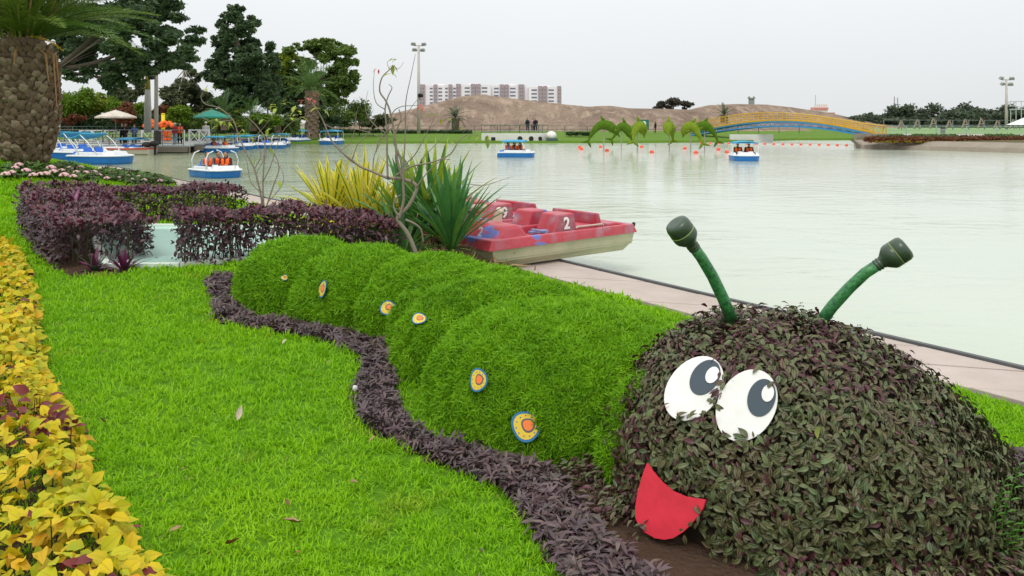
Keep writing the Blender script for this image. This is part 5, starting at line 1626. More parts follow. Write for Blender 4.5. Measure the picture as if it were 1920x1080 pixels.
# propped brown timber screens along the far field fence
m_prop = mat('prop_brown', (.30, .24, .18), .9)
for k in range(9):
    px = 1690 + k * 30; c = P(px, 241, 172); root = thing('timber_prop', 'brown A-shaped prop beyond the field, %s from the bridge end' % ['first', 'second', 'third', 'fourth', 'fifth', 'sixth', 'seventh', 'eighth', 'ninth'][k], 'prop', c, group='A-shaped props beyond the field')
    b = MB(); h_ = 1.7 + .3 * (k % 3); b.bar((-.8, 0, 0), (0, 0, h_), .22); b.bar((.8, 0, 0), (0, 0, h_), .22); b.bar((0, 1.2, 0), (0, 0, h_), .22); b.bar((-.45, 0, h_ * .45), (.45, 0, h_ * .45), .18); b.build('frame', m_prop, root)
# litter bin on the track
c = P(1768, 253, 100); root = thing('litter_bin', 'small dark bin beside the track on the right bank', 'bin', c); b = MB(); b.lathe([(.25, 0), (.3, .75), (.32, .8), (.2, .85)], 10); b.build('bin', m_grey, root)
b = MB(); b.lathe([(.33, .84), (.3, .9), (.1, .95)], 10); b.build('lid', m_blk, root)

# ---------------------------------------------------------------- white wall with portholes, barrel, sign, bridge abutment
def wallthing(name, lab, px0, px1, pyt, pyb, Y, th=.5, holes=(), curve=0):
    A = P(px0, pyb, Y); B = P(px1, pyb, Y); root = thing(name, lab, 'wall', (A + B) / 2); h = P(0, pyt, Y).z - A.z; L_ = B.x - A.x
    b = MB(); K = 10
    for i in range(K):
        x0 = -L_ / 2 + L_ * i / K; x1 = x0 + L_ / K; y0 = curve * (2 * i / K - 1) ** 2; y1 = curve * (2 * (i + 1) / K - 1) ** 2
        b.add([(x0, y0, -.4), (x1, y1, -.4), (x1, y1 + th, -.4), (x0, y0 + th, -.4), (x0, y0, h), (x1, y1, h), (x1, y1 + th, h), (x0, y0 + th, h)], [(0, 1, 5, 4), (2, 3, 7, 6), (4, 5, 6, 7)] + ([(3, 0, 4, 7)] if i == 0 else []) + ([(1, 2, 6, 5)] if i == K - 1 else []))
    b.build('wall', m_conc, root)
    for (px, py, r_) in holes:
        b = MB(); p = P(px, py, Y) - root.location; Mx = Matrix.Translation((p.x, curve * (2 * p.x / L_) ** 2 - .03, p.z)) @ Euler((R(90), 0, 0)).to_matrix().to_4x4()
        b.lathe([(r_ * 1.25, .05), (r_ * 1.25, -.02), (r_, -.02), (r_, .03)], 12, 0, Mx); b.build('porthole', m_blk, root)
    return root, L_, h
root, L_, h = wallthing('jetty_wall', 'long white jetty wall with round portholes below three people', 902, 1028, 250, 266, 96, .6, [(975, 260, .24), (996, 260, .24), (1013, 260, .2)], 1.2)
b = MB(); b.box((-L_ / 2 + 2.3, .55, .35), (2.2, .3, .4)); b.build('drain_opening', m_blk, root)
b = MB(); b.tube([(-L_ / 2, 1.3, h + .15), (-L_ * .2, .4, h + .28), (L_ * .2, .4, h + .3), (L_ / 2, 1.3, h + .3)], .06, 5); b.build('rail', m_grey, root)
for k in range(8):
    x = -L_ / 2 + L_ * k / 7; b = MB(); b.tube([(x, .3 + 1.2 * (2 * x / L_) ** 2, h - .05), (x, .3 + 1.2 * (2 * x / L_) ** 2, h + 1.0)], .035, 5); b.build('post', m_fence, root)
b = MB(); b.tube([(-L_ / 2, 1.5, h + 1), (-L_ * .2, .5, h + 1), (L_ * .2, .5, h + 1), (L_ / 2, 1.5, h + 1)], .035, 5); b.build('handrail', m_fence, root)
root = thing('boat_hull', 'upturned white hull with green base at the end of the jetty wall', 'boat', P(1034, 266, 96)); b = MB()
b.ell((0, .5, .75), (.65, 1.3, .55), 14, 8); b.build('hull', m_conc, root, smooth=True); b = MB(); b.box((0.1, .4, .15), (1.3, 2, .55)); b.build('base', m_fence, root)
wallthing('abutment_wall', 'plain white wall at the waterside below the bridge', 1370, 1450, 252, 265, 101, .6, [], 0)
wallthing('far_shore_wall', 'low grey stone wall along the water under the bridge', 1450, 1600, 264, 267, 108, .4, [], 0)
root = thing('park_sign', 'green and white notice sign behind the topiary dolphins', 'sign', P(1209, 252, 113)); b = MB(); b.box((0, 0, 1.0), (.1, .1, 2)); b.build('post', m_fence, root)
b = MB(); b.box((0, -.06, 1.35), (1.15, .06, 1.5)); b.build('panel', mat('sign_green', (.03, .16, .12), .5), root)
b = MB(); b.ell((-.12, -.10, 1.55), (.32, .02, .34), 10, 6); b.ell((.1, -.10, .98), (.2, .02, .22), 10, 6); b.build('symbol', m_white2, root)

# ---------------------------------------------------------------- arched footbridge
m_byel = mat('bridge_yellow', (.62, .36, .02), .55, .4, noise=(1, .4), col2=(.52, .30, .02)); m_bblu = mat('bridge_blue', (.03, .24, .50), .5, .4); m_deck = mat('bridge_deck', (.45, .40, .34), .8)
def bY(px): return np.interp(px, [1290, 1655], [112, 80])
TOP = ([1290, 1330, 1400, 1450, 1500, 1560, 1600, 1663], [234, 222, 214, 211.5, 213, 221, 230, 236.5])
DKY = ([1290, 1330, 1380, 1450, 1500, 1560, 1620, 1655], [250, 241, 233.5, 226.5, 228, 235, 247, 255])
BOT = ([1290, 1330, 1380, 1450, 1500, 1560, 1620, 1655], [255, 249, 242, 238, 238, 243, 256, 262])
root = thing('arched_footbridge', 'arched footbridge with yellow railings and blue truss across the lake inlet', 'bridge', P(1450, 262, 97))
o0 = Vector(root.location)
S_ = np.linspace(1296, 1655, 41)
def bp_(tab, px, side): 
    yv = float(bY(px)); p = P(px, float(np.interp(px, *tab)), yv); n_ = Vector((.55, .83, 0)); q = p - o0 + n_ * side; q.z = p.z - o0.z; return q
# smooth tables
def smooth_tab(tab):
    c_ = np.polyfit(np.array(tab[0]) - 1450, tab[1], 4); return lambda px: float(np.polyval(c_, px - 1450))
ft, fd, fb = smooth_tab(TOP), smooth_tab(DKY), smooth_tab(BOT)
def bq(f, px, side, dz=0):
    yv = float(bY(px)); p = P(px, f(px), yv); return Vector((p.x - o0.x + .55 * side, p.y - o0.y + .83 * side, p.z - o0.z + dz))
b = MB()
for i in range(40):
    a0, a1 = S_[i], S_[i + 1]; q = [bq(fd, a0, 0), bq(fd, a1, 0), bq(fd, a1, 2.2), bq(fd, a0, 2.2)]; b.slab(q, (0, 0, 1), .08)
b.build('deck', m_deck, root)
for side in (0, 2.2):
    for fr in (1.0, .72, .45, .2):
        b = MB(); b.tube([bq(fd, px, side, (bq(ft, px, 0).z - bq(fd, px, 0).z) * fr) for px in S_], .045 if fr == 1 else .035, 5); b.build('handrail' if fr == 1 else 'rail', m_byel, root)
    b = MB(); b.tube([bq(fd, px, side, (bq(ft, px, 0).z - bq(fd, px, 0).z) * .0) + Vector((0, 0, .06)) for px in S_], .07, 6); b.build('kickboard', m_byel, root)
    for px in S_[::2]:
        b = MB(); b.tube([bq(fd, px, side), bq(fd, px, side, bq(ft, px, 0).z - bq(fd, px, 0).z)], .045, 5); b.build('railing_post', m_byel, root)
    b = MB(); b.tube([bq(fd, px, side, -.12) for px in S_], .085, 6); b.build('top_chord', m_bblu, root)
    b = MB(); b.tube([bq(fb, px, side) for px in S_], .085, 6); b.build('bottom_chord', m_bblu, root)
    for i in range(40):
        b = MB(); u0 = bq(fd, S_[i], side, -.12); l1 = bq(fb, S_[i + 1], side); l0 = bq(fb, S_[i], side); u1 = bq(fd, S_[i + 1], side, -.12)
        b.tube([u0, l1] if i % 2 else [l0, u1], .035, 4); b.build('diagonal_brace', m_bblu, root)
    for px in S_[::2]:
        b = MB(); b.tube([bq(fd, px, side, -.1), bq(fb, px, side)], .035, 4); b.build('vertical_brace', m_bblu, root)
b = MB(); q = P(1640, 262, 80.6) - o0; b.box((q.x, q.y + .8, q.z - .2), (2.2, 3, 1.6)); b.build('abutment', m_stone, root)

# ---------------------------------------------------------------- buoys
m_buoy = mat('buoy_red', (.85, .08, .03), .4, .5)
bb = MB(); bb.ell((0, 0, .05), (.16, .16, .15), 12, 8)
BU = [(1087, 275), (1090, 278), (1126, 274), (1138, 281), (1203, 274), (1222, 284), (1284, 277), (1305, 285), (1347, 279), (1363, 284)]
BU2 = [(1298 + 17 * k, 266 + .28 * k) for k in range(1, 24)]
BL = ['of a touching pair left of the dolphins, upper one', 'of a touching pair left of the dolphins, lower one', 'under the leftmost dolphin, upper one', 'under the leftmost dolphin, lower one', 'just right of the third dolphin', 'alone in the gap before the end-on dolphin', 'just right of the end-on dolphin', 'below the pole of the dolphin diving left', 'under the rightmost dolphin, smaller one', 'between the rightmost dolphin and the end-on pedal boat']
ORD = ['first', 'second', 'third', 'fourth', 'fifth', 'sixth', 'seventh', 'eighth', 'ninth', 'tenth', 'eleventh', 'twelfth', 'thirteenth', 'fourteenth', 'fifteenth', 'sixteenth', 'seventeenth', 'eighteenth', 'nineteenth', 'twentieth', 'twenty-first', 'twenty-second', 'last']
first = None
for i, (px, py) in enumerate(BU + BU2):
    py = py + 2.5; Yv = HC * FP / (py - HY)
    if first is None:
        o = bb.build('buoy', m_buoy, smooth=True); first = o
    else:
        o = first.copy(); C.objects.link(o)
    o.location = (P(px, py, Yv).x, Yv, 0); s = 1.15 if i < 10 else 1.0; o.scale = (s, s, s)
    if i < 10: tag(o, 'loose red buoy ' + BL[i], 'buoy', 'loose red buoys round the dolphins')
    else: tag(o, 'small red buoy on the rope, %s counted from the dolphins' % ORD[i - 10], 'buoy', 'red buoy line across the lake')
b = MB(); pts = []
for (px, py) in BU2:
    Yv = HC * FP / (py + 2.5 - HY); pts.append((P(px, py, Yv).x, Yv, .05))
b.tube(pts, .03, 4); tag(b.build('buoy_rope', mat('rope_white', (.7, .7, .68), .8)), 'pale rope joining the line of small red buoys', 'rope')

# ---------------------------------------------------------------- topiary dolphins
m_dol = mat('dolphin_moss', (.13, .24, .02), .95, .05, noise=(3, .8), bump=(14, 1.0, .15), col2=(.05, .11, .012))
m_dol2 = mat('dolphin_moss_yellow', (.28, .36, .03), .95, .05, noise=(3, .8), bump=(14, 1.0, .15), col2=(.10, .18, .02))
m_pole = mat('pole_grey', (.30, .28, .26), .6)
def dolphin(lab, pxs, Y, pole, fat, m, dors, pect, fluke_rot=0.0, beak=True, dY=0.0):
    """pxs: centreline head -> tail in photo pixels; depth runs dY from head to tail"""
    pl = P(pole[0], pole[1], HC * FP / (pole[1] - HY)); Y = pl.y
    root = thing('dolphin_topiary', lab, 'topiary', (pl.x, pl.y, 0), group='topiary dolphins leaping over the lake')
    o0 = Vector(root.location); K = 20; n = len(pxs)
    tt = np.linspace(0, n - 1, K)
    cx = np.interp(tt, range(n), [p[0] for p in pxs]); cy = np.interp(tt, range(n), [p[1] for p in pxs])
    ker = np.array([.25, .5, .25])
    for _ in range(2):
        cx[1:-1] = np.convolve(cx, ker, 'valid'); cy[1:-1] = np.convolve(cy, ker, 'valid')
    pts = [P(cx[i], cy[i], Y + dY * (i / (K - 1) - .4)) - o0 for i in range(K)]
    f = fat * 1.12 / FP * Y
    tp = np.linspace(0, 1, K)
    rad = np.interp(tp, [0, .05, .09, .13, .2, .35, .5, .7, .88, 1], [.10, .16, .22, .55, .8, 1, .95, .62, .25, .16]) * f
    b = MB(); b.tube(pts, list(rad), 14); b.build('body', m, root, smooth=True)
    def fin(i, dirv, l, wd, nm, both=False):
        c = Vector(pts[i]); ax = (Vector(pts[min(i + 1, K - 1)]) - Vector(pts[max(i - 1, 0)])).normalized(); d = Vector(dirv).normalized()
        b = MB(); base = c + d * rad[i] * .6
        b.tube([base - ax * 0, base + d * l * .5 + ax * l * .25, base + d * l + ax * l * .6], [wd * .55, wd * .42, wd * .12], 8); b.build(nm, m_dol2 if nm == 'pectoral_fin' else m, root, smooth=True)
    fin(dors[0], dors[1], f * 1.1, f * .75, 'dorsal_fin')
    fin(pect[0], pect[1], f * 1.1, f * .6, 'pectoral_fin')
    # tail flukes
    ax = (Vector(pts[-1]) - Vector(pts[-3])).normalized(); side = Euler((0, fluke_rot, 0)).to_matrix() @ ax.cross(Vector((0, 1, 0))).normalized()
    for s in (-1, 1):
        b = MB(); c = Vector(pts[-1]) - ax * f * .1; b.tube([c, c + side * s * f * .5 + ax * f * .35, c + side * s * f * 1.05 + ax * f * .8], [f * .24, f * .26, f * .07], 8); b.build('fluke', m, root, smooth=True)
    b = MB(); top = pts[int(K * .42)]; b.tube([(0, 0, -.3), (0, 0, max(.5, P(0, pole[2], Y).z)), ], .045, 6); b.build('pole', m_pole, root)
dolphin('dark green side-on dolphin topiary, leftmost, diving to the right', [(1162, 257), (1155, 246), (1145, 237), (1130, 232), (1117, 240), (1108, 254), (1102, 266)], 70, (1132, 284, 236), 8.5, m_dol, (9, (0, 0, 1)), (4, (.2, -1, -.2)), beak=True)
dolphin('green dolphin topiary half hidden behind the yellow-green one, second from left', [(1184, 264), (1183, 256), (1179, 246), (1172, 238), (1164, 236), (1158, 243), (1152, 256), (1146, 262)], 72, (1165, 280, 240), 8, m_dol, (8, (0, 0, 1)), (4, (.2, -1, -.2)))
dolphin('yellow-green dolphin topiary with tail flukes low, third from left', [(1208, 258), (1207, 247), (1203, 238), (1196, 236), (1191, 244), (1188, 254), (1187, 266)], 68, (1195, 286, 238), 9.5, m_dol2, (8, (0, 0, 1)), (4, (.5, -1, -.2)), dY=-1.5)
dolphin('end-on dolphin topiary with both side fins showing, fourth from left', [(1253, 254), (1252, 246), (1252, 238), (1255, 235), (1259, 242), (1261, 254), (1262, 264)], 70, (1255, 284, 240), 9, m_dol2, (7, (0, 0, 1)), (6, (1, -.3, -.2)), dY=2.5)
dolphin('yellow-green dolphin topiary diving left, in front of the rightmost', [(1280, 258), (1282, 248), (1288, 239), (1297, 236), (1306, 245), (1313, 258), (1318, 270)], 69, (1295, 286, 238), 9, m_dol2, (9, (.2, 0, 1)), (4, (.2, -1, -.3)), dY=-1)
dolphin('green dolphin topiary arched over, rightmost', [(1304, 252), (1306, 243), (1313, 236), (1323, 235), (1333, 242), (1342, 254), (1346, 266)], 71, (1321, 285, 238), 8.5, m_dol, (9, (0, 0, 1)), (4, (.2, -1, -.2)))
# ================================================================ people
m_skin = mat('skin', (.36, .20, .13), .55, .3); m_hair = mat('hair_black', (.012, .010, .010), .5, .4)
m_vest = mat('vest_orange', (.90, .14, .02), .65, .3); m_strap = mat('vest_strap', (.05, .05, .06), .6)
def cloth(nm, c): return mat('cloth_' + nm, c, .85, .15, noise=(8, .5))
def blob_obj(name, tubes, ells, m, root, vox=.022):
    b = MB()
    for pts, rad in tubes:
        b.tube(pts, rad, 10)
        b.ell(pts[0], rad[0] if isinstance(rad, list) else rad, 10, 6); b.ell(pts[-1], rad[-1] if isinstance(rad, list) else rad, 10, 6)
        for p, r_ in zip(pts[1:-1], rad[1:-1] if isinstance(rad, list) else []): b.ell(p, r_, 10, 6)
    for c, r_ in ells: b.ell(c, r_, 12, 8)
    o = b.build(name, m, root, smooth=True)
    md = o.modifiers.new('remesh', 'REMESH'); md.mode = 'VOXEL'; md.voxel_size = vox; md.use_smooth_shade = True
    return o
def person(lab, loc, rz=0, pose='stand', top=(.1, .1, .12), legs=(.03, .04, .07), vest=False, hair='short', s=1.0, arm='down', group=None, hat=None):
    root = thing('person', lab, 'person', loc, rz, group)
    if pose == 'stand':
        hip = .92; K = [(-.10, 0, hip), (-.11, -.02, .50), (-.11, .02, .09)]; K2 = [(.10, 0, hip), (.12, -.04, .50), (.13, -.02, .09)]
        feet = [((-.11, -.05, .05), (.05, .13, .05)), ((.13, -.09, .05), (.05, .13, .05))]; dz = 0; lean = 0
    else:
        hip = .12; K = [(-.10, 0, hip), (-.13, -.42, .20), (-.13, -.62, -.18)]; K2 = [(.10, 0, hip), (.13, -.42, .20), (.13, -.62, -.18)]
        feet = [((-.13, -.68, -.20), (.05, .12, .05)), ((.13, -.68, -.20), (.05, .12, .05))]; lean = -.05
    t = hip; sh = t + .50
    spine = [(0, 0, t), (0, lean * .3, t + .2), (0, lean, t + .42)]
    if arm == 'down': A1 = [(-.20, lean, sh - .03), (-.25, .03, sh - .30), (-.23, -.08, sh - .54)]; A2 = [(.20, lean, sh - .03), (.26, .03, sh - .30), (.24, -.06, sh - .54)]
    elif arm == 'fwd': A1 = [(-.20, lean, sh - .03), (-.25, -.10, sh - .28), (-.14, -.36, sh - .26)]; A2 = [(.20, lean, sh - .03), (.25, -.10, sh - .28), (.14, -.36, sh - .26)]
    else: A1 = [(-.20, lean, sh - .03), (-.30, -.05, sh - .26), (-.16, -.22, sh - .32)]; A2 = [(.20, lean, sh - .03), (.34, -.02, sh - .22), (.20, -.18, sh - .05)]
    hd = (0, lean - .02, sh + .20)
    tubes = [([(0, 0, t)] + spine[1:], [.13, .13, .15]), (K, [.085, .058, .042]), (K2, [.085, .058, .042]), (A1, [.052, .042, .030]), (A2, [.052, .042, .030]), ([(0, lean, sh - .02), (0, lean, sh + .10)], [.055, .05])]
    ells = [(hd, (.078, .095, .115)), ((0, lean - .115, sh + .19), (.016, .022, .022)), ((-.08, lean, sh + .19), (.012, .02, .03)), ((.08, lean, sh + .19), (.012, .02, .03)), ((0, lean - .07, sh + .11), (.045, .04, .03)),
            ((A1[-1][0], A1[-1][1], A1[-1][2] - .05), (.028, .035, .06)), ((A2[-1][0], A2[-1][1], A2[-1][2] - .05), (.028, .035, .06))] + feet
    blob_obj('body', tubes, ells, m_skin, root)
    e = .018
    blob_obj('shirt', [([(0, 0, t - .02)] + spine[1:], [.14 + e, .14 + e, .155 + e]), (A1[:2] + [tuple(Vector(A1[1]).lerp(Vector(A1[2]), .8))], [.062 + e, .05 + e, .04]), (A2[:2] + [tuple(Vector(A2[1]).lerp(Vector(A2[2]), .8))], [.062 + e, .05 + e, .04]), ([(-.13, lean, sh - .04), (.13, lean, sh - .04)], [.07, .07])], [], cloth('%d_%d' % (int(top[0] * 999), int(top[2] * 999)), top), root)
    blob_obj('trousers', [([K[0], K[1], tuple(Vector(K[1]).lerp(Vector(K[2]), .88))], [.10, .074, .062]), ([K2[0], K2[1], tuple(Vector(K2[1]).lerp(Vector(K2[2]), .88))], [.10, .074, .062])], [((0, 0, t), (.17, .125, .10))], cloth('%d_%d' % (int(legs[0] * 999), int(legs[2] * 999)), legs), root)
    if hair == 'short': blob_obj('hair', [], [((0, lean + .015, sh + .245), (.088, .10, .095)), ((0, lean + .05, sh + .19), (.08, .07, .09))], m_hair, root, .016)
    else: blob_obj('hair', [([(0, lean + .05, sh + .2), (0, lean + .10, sh - .05)], [.085, .07])], [((0, lean + .02, sh + .245), (.09, .105, .095))], m_hair, root, .016)
    if vest:
        blob_obj('life_vest', [([(-.09, lean - .11, t + .10), (-.10, lean - .12, sh - .08)], [.085, .085]), ([(.09, lean - .11, t + .10), (.10, lean - .12, sh - .08)], [.085, .085]), ([(0, lean + .10, t + .10), (0, lean + .10, sh - .06)], [.13, .13]), ([(-.12, lean + .06, sh - .03), (-.12, lean - .08, sh - .03)], [.06, .06]), ([(.12, lean + .06, sh - .03), (.12, lean - .08, sh - .03)], [.06, .06]), ([(-.16, lean, t + .12), (-.16, lean, t + .32)], [.08, .08]), ([(.16, lean, t + .12), (.16, lean, t + .32)], [.08, .08])], [], m_vest, root)
        b = MB(); b.box((0, lean - .205, t + .2), (.3, .02, .035)); b.build('strap', m_strap, root)
    if hat:
        b = MB(); b.lathe([(.15, sh + .27), (.15, sh + .28), (.10, sh + .29), (.095, sh + .36), (.05, sh + .385)], 14); b.build('cap', cloth('hat%d' % int(hat[0] * 99), hat), root, smooth=True)
    root.scale = (s, s, s)
    return root

# ================================================================ blue and white pedal boats
m_pb = mat('boat_blue', (.012, .17, .50), .35, .5, noise=(3, .5), col2=(.01, .13, .42)); m_pw = mat('boat_white', (.78, .79, .80), .4, .5, noise=(3, .5), col2=(.68, .70, .72))
m_pseat = mat('boat_seat_blue', (.02, .16, .62), .4, .5); m_can = mat('canopy_blue', (.08, .36, .56), .75, .2, noise=(3, .5), col2=(.05, .28, .47))
OUT = [(-1.30, .80), (-.6, .88), (.55, .88), (1.0, .80), (1.28, .58), (1.38, .25)]
def outline(k=1.0, kx=1.0):
    a = [(x * kx, y * k) for x, y in OUT]; return a + [(x, -y) for x, y in reversed(a)]
def hull_loft(levels, name, m, root, closed_top=True, bevel=0):
    b = MB(); vs = []; n = len(OUT) * 2
    for z, k, kx in levels:
        vs += [(x, y, z) for x, y in outline(k, kx)]
    fs = []
    for j in range(len(levels) - 1):
        for i in range(n): fs.append((j * n + i, (j + 1) * n + i, (j + 1) * n + (i + 1) % n, j * n + (i + 1) % n))
    fs.append(tuple(range(n))); 
    if closed_top: fs.append(tuple((len(levels) - 1) * n + i for i in reversed(range(n))))
    b.add(vs, fs); return b.build(name, m, root, bevel=bevel)
def pedal_boat(lab, loc, rz, canopy='flat', group='blue and white pedal boats', sc=1.0):
    root = thing('pedal_boat', lab, 'pedal boat', loc, rz, group)
    hull_loft([(-.20, .86, .92), (-.02, .95, .97), (.27, 1.0, 1.0)], 'hull', m_pb, root)
    b = MB(); b.box((-1.15, 0, .02), (.5, .55, .26)); b.build('stern_tunnel_shade', m_blk, root)  # solid black block paints the shade in the notch between the hulls
    hull_loft([(.273, 1.03, 1.02), (.32, 1.03, 1.02), (.345, .97, .98)], 'deck', m_pw, root)
    b = MB(); b.box((.78, 0, .42), (.55, 1.05, .16), taper=.8); b.build('front_console', m_pw, root, bevel=.03)
    for s in (-1, 1):
        b = MB(); b.box((-.05, s * .72, .41), (1.7, .16, .14), taper=.85); b.build('side_coaming', m_pw, root, bevel=.03)
        b = MB(); b.box((-.25, s * .34, .38), (.50, .50, .10)); b.box((-.52, s * .34, .55), (.10, .48, .30), (0, R(-14), 0)); b.build('seat', m_pseat, root, bevel=.03)
        b = MB(); b.box((.42, s * .34, .40), (.20, .34, .10)); b.box((.50, s * .34, .48), (.08, .3, .14)); b.build('pedal_box', m_pw, root, bevel=.02)
    b = MB(); b.box((-1.02, 0, .42), (.30, 1.2, .14), taper=.9); b.build('stern_bench', m_pseat, root, bevel=.02)
    if canopy == 'flat':
        for s in (-1, 1):
            for (x, x2) in ((-.95, -.75), (.62, .48)):
                b = MB(); b.tube([(x, s * .80, .30), (x, s * .82, .90), (x2, s * .72, 1.14)], .022, 7); b.build('canopy_post', m_pw, root, smooth=True)
        b = MB(); N_ = 8; vs = []; fs = []
        for i in range(N_ + 1):
            for j in range(7):
                u = -1 + 2 * i / N_; v = -1 + 2 * j / 6
                vs.append((-.13 + u * .85, v * .80, 1.12 + .09 * (1 - v * v) + .03 * (1 - u * u)))
        for i in range(N_):
            for j in range(6): a = i * 7 + j; fs.append((a, a + 7, a + 8, a + 1))
        o = b.add(vs, fs).build('canopy', m_can, root, smooth=True); sd = o.modifiers.new('t', 'SOLIDIFY'); sd.thickness = .02
        b = MB()
        for s in (-1, 1): b.box((-.13, s * .80, 1.10), (1.7, .012, .06))
        for s in (-1, 1): b.box((-.13 + s * .85, 0, 1.10), (.012, 1.6, .06))
        b.build('valance', m_can, root)
    elif canopy == 'folded':
        for s in (-1, 1):
            b = MB(); b.tube([(.45, s * .80, .34), (-.15, s * .84, 1.0), (-.55, s * .8, 1.30)], .022, 7); b.build('canopy_post', m_pw, root, smooth=True)
            b = MB(); b.tube([(-.6, s * .80, .34), (-.75, s * .84, .8), (-1.15, s * .8, 1.10)], .022, 7); b.build('canopy_post', m_pw, root, smooth=True)
        b = MB(); vs = []; fs = []
        for i in range(9):
            for j in range(7):
                u = i / 8; v = -1 + 2 * j / 6
                vs.append((-.45 - .85 * u, v * .82, 1.33 - .22 * u - .13 * math.sin(PI * u) * (1 - .5 * v * v)))
        for i in range(8):
            for j in range(6): a = i * 7 + j; fs.append((a, a + 7, a + 8, a + 1))
        o = b.add(vs, fs).build('canopy', m_can, root, smooth=True); sd = o.modifiers.new('t', 'SOLIDIFY'); sd.thickness = .05
    elif canopy == 'hoops':
        for x in (-.85, .55):
            b = MB(); b.tube([(x, -.80, .34), (x, -.84, .80), (x, -.70, 1.12), (x, -.45, 1.22)], .028, 7); b.build('canopy_post', m_pw, root, smooth=True)
            b = MB(); b.tube([(x, .80, .34), (x, .84, .80), (x, .70, 1.12), (x, .45, 1.22)], .028, 7); b.build('canopy_post', m_pw, root, smooth=True)
    root.scale = (sc,) * 3
    return root
def wl(px, py, z=0.0):
    Y = (HC - z) * FP / (py - HY); return Vector(((px - 960) / FP * Y, Y, z))
BO_ = [('white and blue pedal boat with bare hoops and three people, nearest afloat', 406, 329, R(-42), 'hoops', .92, []),
       ('blue canopy pedal boat with three people in orange vests in mid lake', 968, 293, R(-8), 'flat', .95, []),
       ('pedal boat seen end-on with two riders, beside the buoy line', 1395, 299, R(-96), 'flat', .98, []),
       ('blue canopy pedal boat with riders just leaving the dock', 413, 284, R(-15), 'flat', 1.05, []),
       ('empty pedal boat moored second from the right by the grass bank', 556, 268, R(-100), 'flat', 1.28, []),
       ('empty pedal boat moored rightmost by the grass bank', 621, 269.5, R(-96), 'flat', 1.28, []),
       ('moored pedal boat left in the cluster right of the dock', 470, 277, R(-30), 'flat', 1.0, []),
       ('moored pedal boat in front right of the cluster, without canopy', 508, 277, R(-12), 'hoops', 1.0, []),
       ('moored pedal boat behind the others in the cluster', 490, 271, R(-60), 'flat', 1.05, []),
       ('beached blue and white pedal boat with folded blue canopy, nearest the palm', 192, 305, R(-14), 'folded', 1.25, []),
       ('beached pedal boat with folded canopy, middle of three by the palm', 158, 297, R(-22), 'folded', 1.25, []),
       ('beached pedal boat with folded canopy, half behind the big palm', 118, 294, R(-22), 'folded', 1.25, []),
       ('moored pedal boat closest to the right corner of the dock', 446, 279, R(-20), 'flat', 1.0, []),
       ('moored pedal boat at the right end of the cluster, bow outward', 526, 274, R(-80), 'flat', 1.05, []),
       ('moored pedal boat with blue canopy just in front of the motor launch', 250, 287.5, R(-25), 'flat', 1.0, [])]
boats = {}
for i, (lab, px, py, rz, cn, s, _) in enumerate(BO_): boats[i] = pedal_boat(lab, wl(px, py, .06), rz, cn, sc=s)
for i in (9, 10, 11): boats[i].location.z = .12
def seat(bi, lx, ly, lab, **kw):
    b = boats[bi]; s = b.scale[0]; M = Matrix.Rotation(b.rotation_euler[2], 3, 'Z'); p = b.location + M @ Vector((lx, ly, .15)) * s
    kw.setdefault('rz', b.rotation_euler[2] + R(90)); rz = kw.pop('rz')
    return person(lab, p, rz, 'sit', arm=kw.pop('arm', 'fwd'), vest=True, group='riders in orange life vests', **kw)
seat(0, -.35, -.34, 'front left rider in orange vest and grey shirt, turned to a companion', top=(.25, .25, .27))
seat(0, -.45, .30, 'rider in orange vest sitting beside the grey shirted one', top=(.10, .10, .12))
seat(0, .30, .34, 'rider in orange vest at the right end of the nearest boat', top=(.12, .03, .03), hair='long', rz=R(5))
seat(1, -.62, -.30, 'left rider of three on the mid-lake boat', top=(.10, .15, .35))
seat(1, -.15, -.30, 'middle rider of three on the mid-lake boat', top=(.05, .05, .07))
seat(1, .30, -.30, 'right rider of three on the mid-lake boat', top=(.05, .05, .07))
seat(2, -.3, -.36, 'left rider of the end-on pedal boat by the buoys', top=(.25, .08, .04))
seat(2, -.3, .36, 'right rider of the end-on pedal boat by the buoys', top=(.20, .08, .05))
seat(3, -.45, -.3, 'left rider under the blue canopy leaving the dock', top=(.06, .06, .08))
seat(3, .45, -.1, 'right rider under the blue canopy leaving the dock', top=(.3, .08, .05))

# ---- motor launch with outboard engine
root = thing('motor_launch', 'long cream and red launch with a dark outboard engine beside the dock', 'boat', wl(240, 290), R(-4), None)
m_cr = mat('launch_cream', (.60, .56, .46), .5, .4, noise=(2, .6), col2=(.48, .44, .35)); m_rd = mat('launch_red', (.50, .10, .06), .5, .4)
b = MB()
def ring_(z, k): return [(x, y, z) for x, y in [(-2.6, .1 * k), (-1.9, .62 * k), (-.5, .85 * k), (1.9, .82 * k), (1.95, -.82 * k), (-.5, -.85 * k), (-1.9, -.62 * k), (-2.6, -.1 * k)]]
lv = [ring_(-.15, .6), ring_(.1, .9), ring_(.42, 1.0)]; vs = sum(lv, []); fs = []
for j in range(2):
    for i in range(8): fs.append((j * 8 + i, j * 8 + (i + 1) % 8, (j + 1) * 8 + (i + 1) % 8, (j + 1) * 8 + i))
fs.append(tuple(range(7, -1, -1))); b.add(vs, fs).build('hull', m_cr, root)
b = MB(); R1 = ring_(.40, 1.03); R2 = ring_(.52, 1.03); b.slab([Vector(v) for v in R2], (0, 0, 1), .12); b.build('gunwale', m_rd, root)
b = MB(); b.box((-.6, 0, .56), (2.6, 1.2, .10), taper=.9); b.build('foredeck', m_pw, root)
for x in (0.2, 1.0):
    b = MB(); b.box((x, 0, .66), (.35, 1.3, .12)); b.build('bench', m_pseat, root)
b = MB(); b.ell((2.05, .0, .85), (.38, .25, .22), 12, 8); b.build('engine_cowl', m_blk, root, smooth=True)
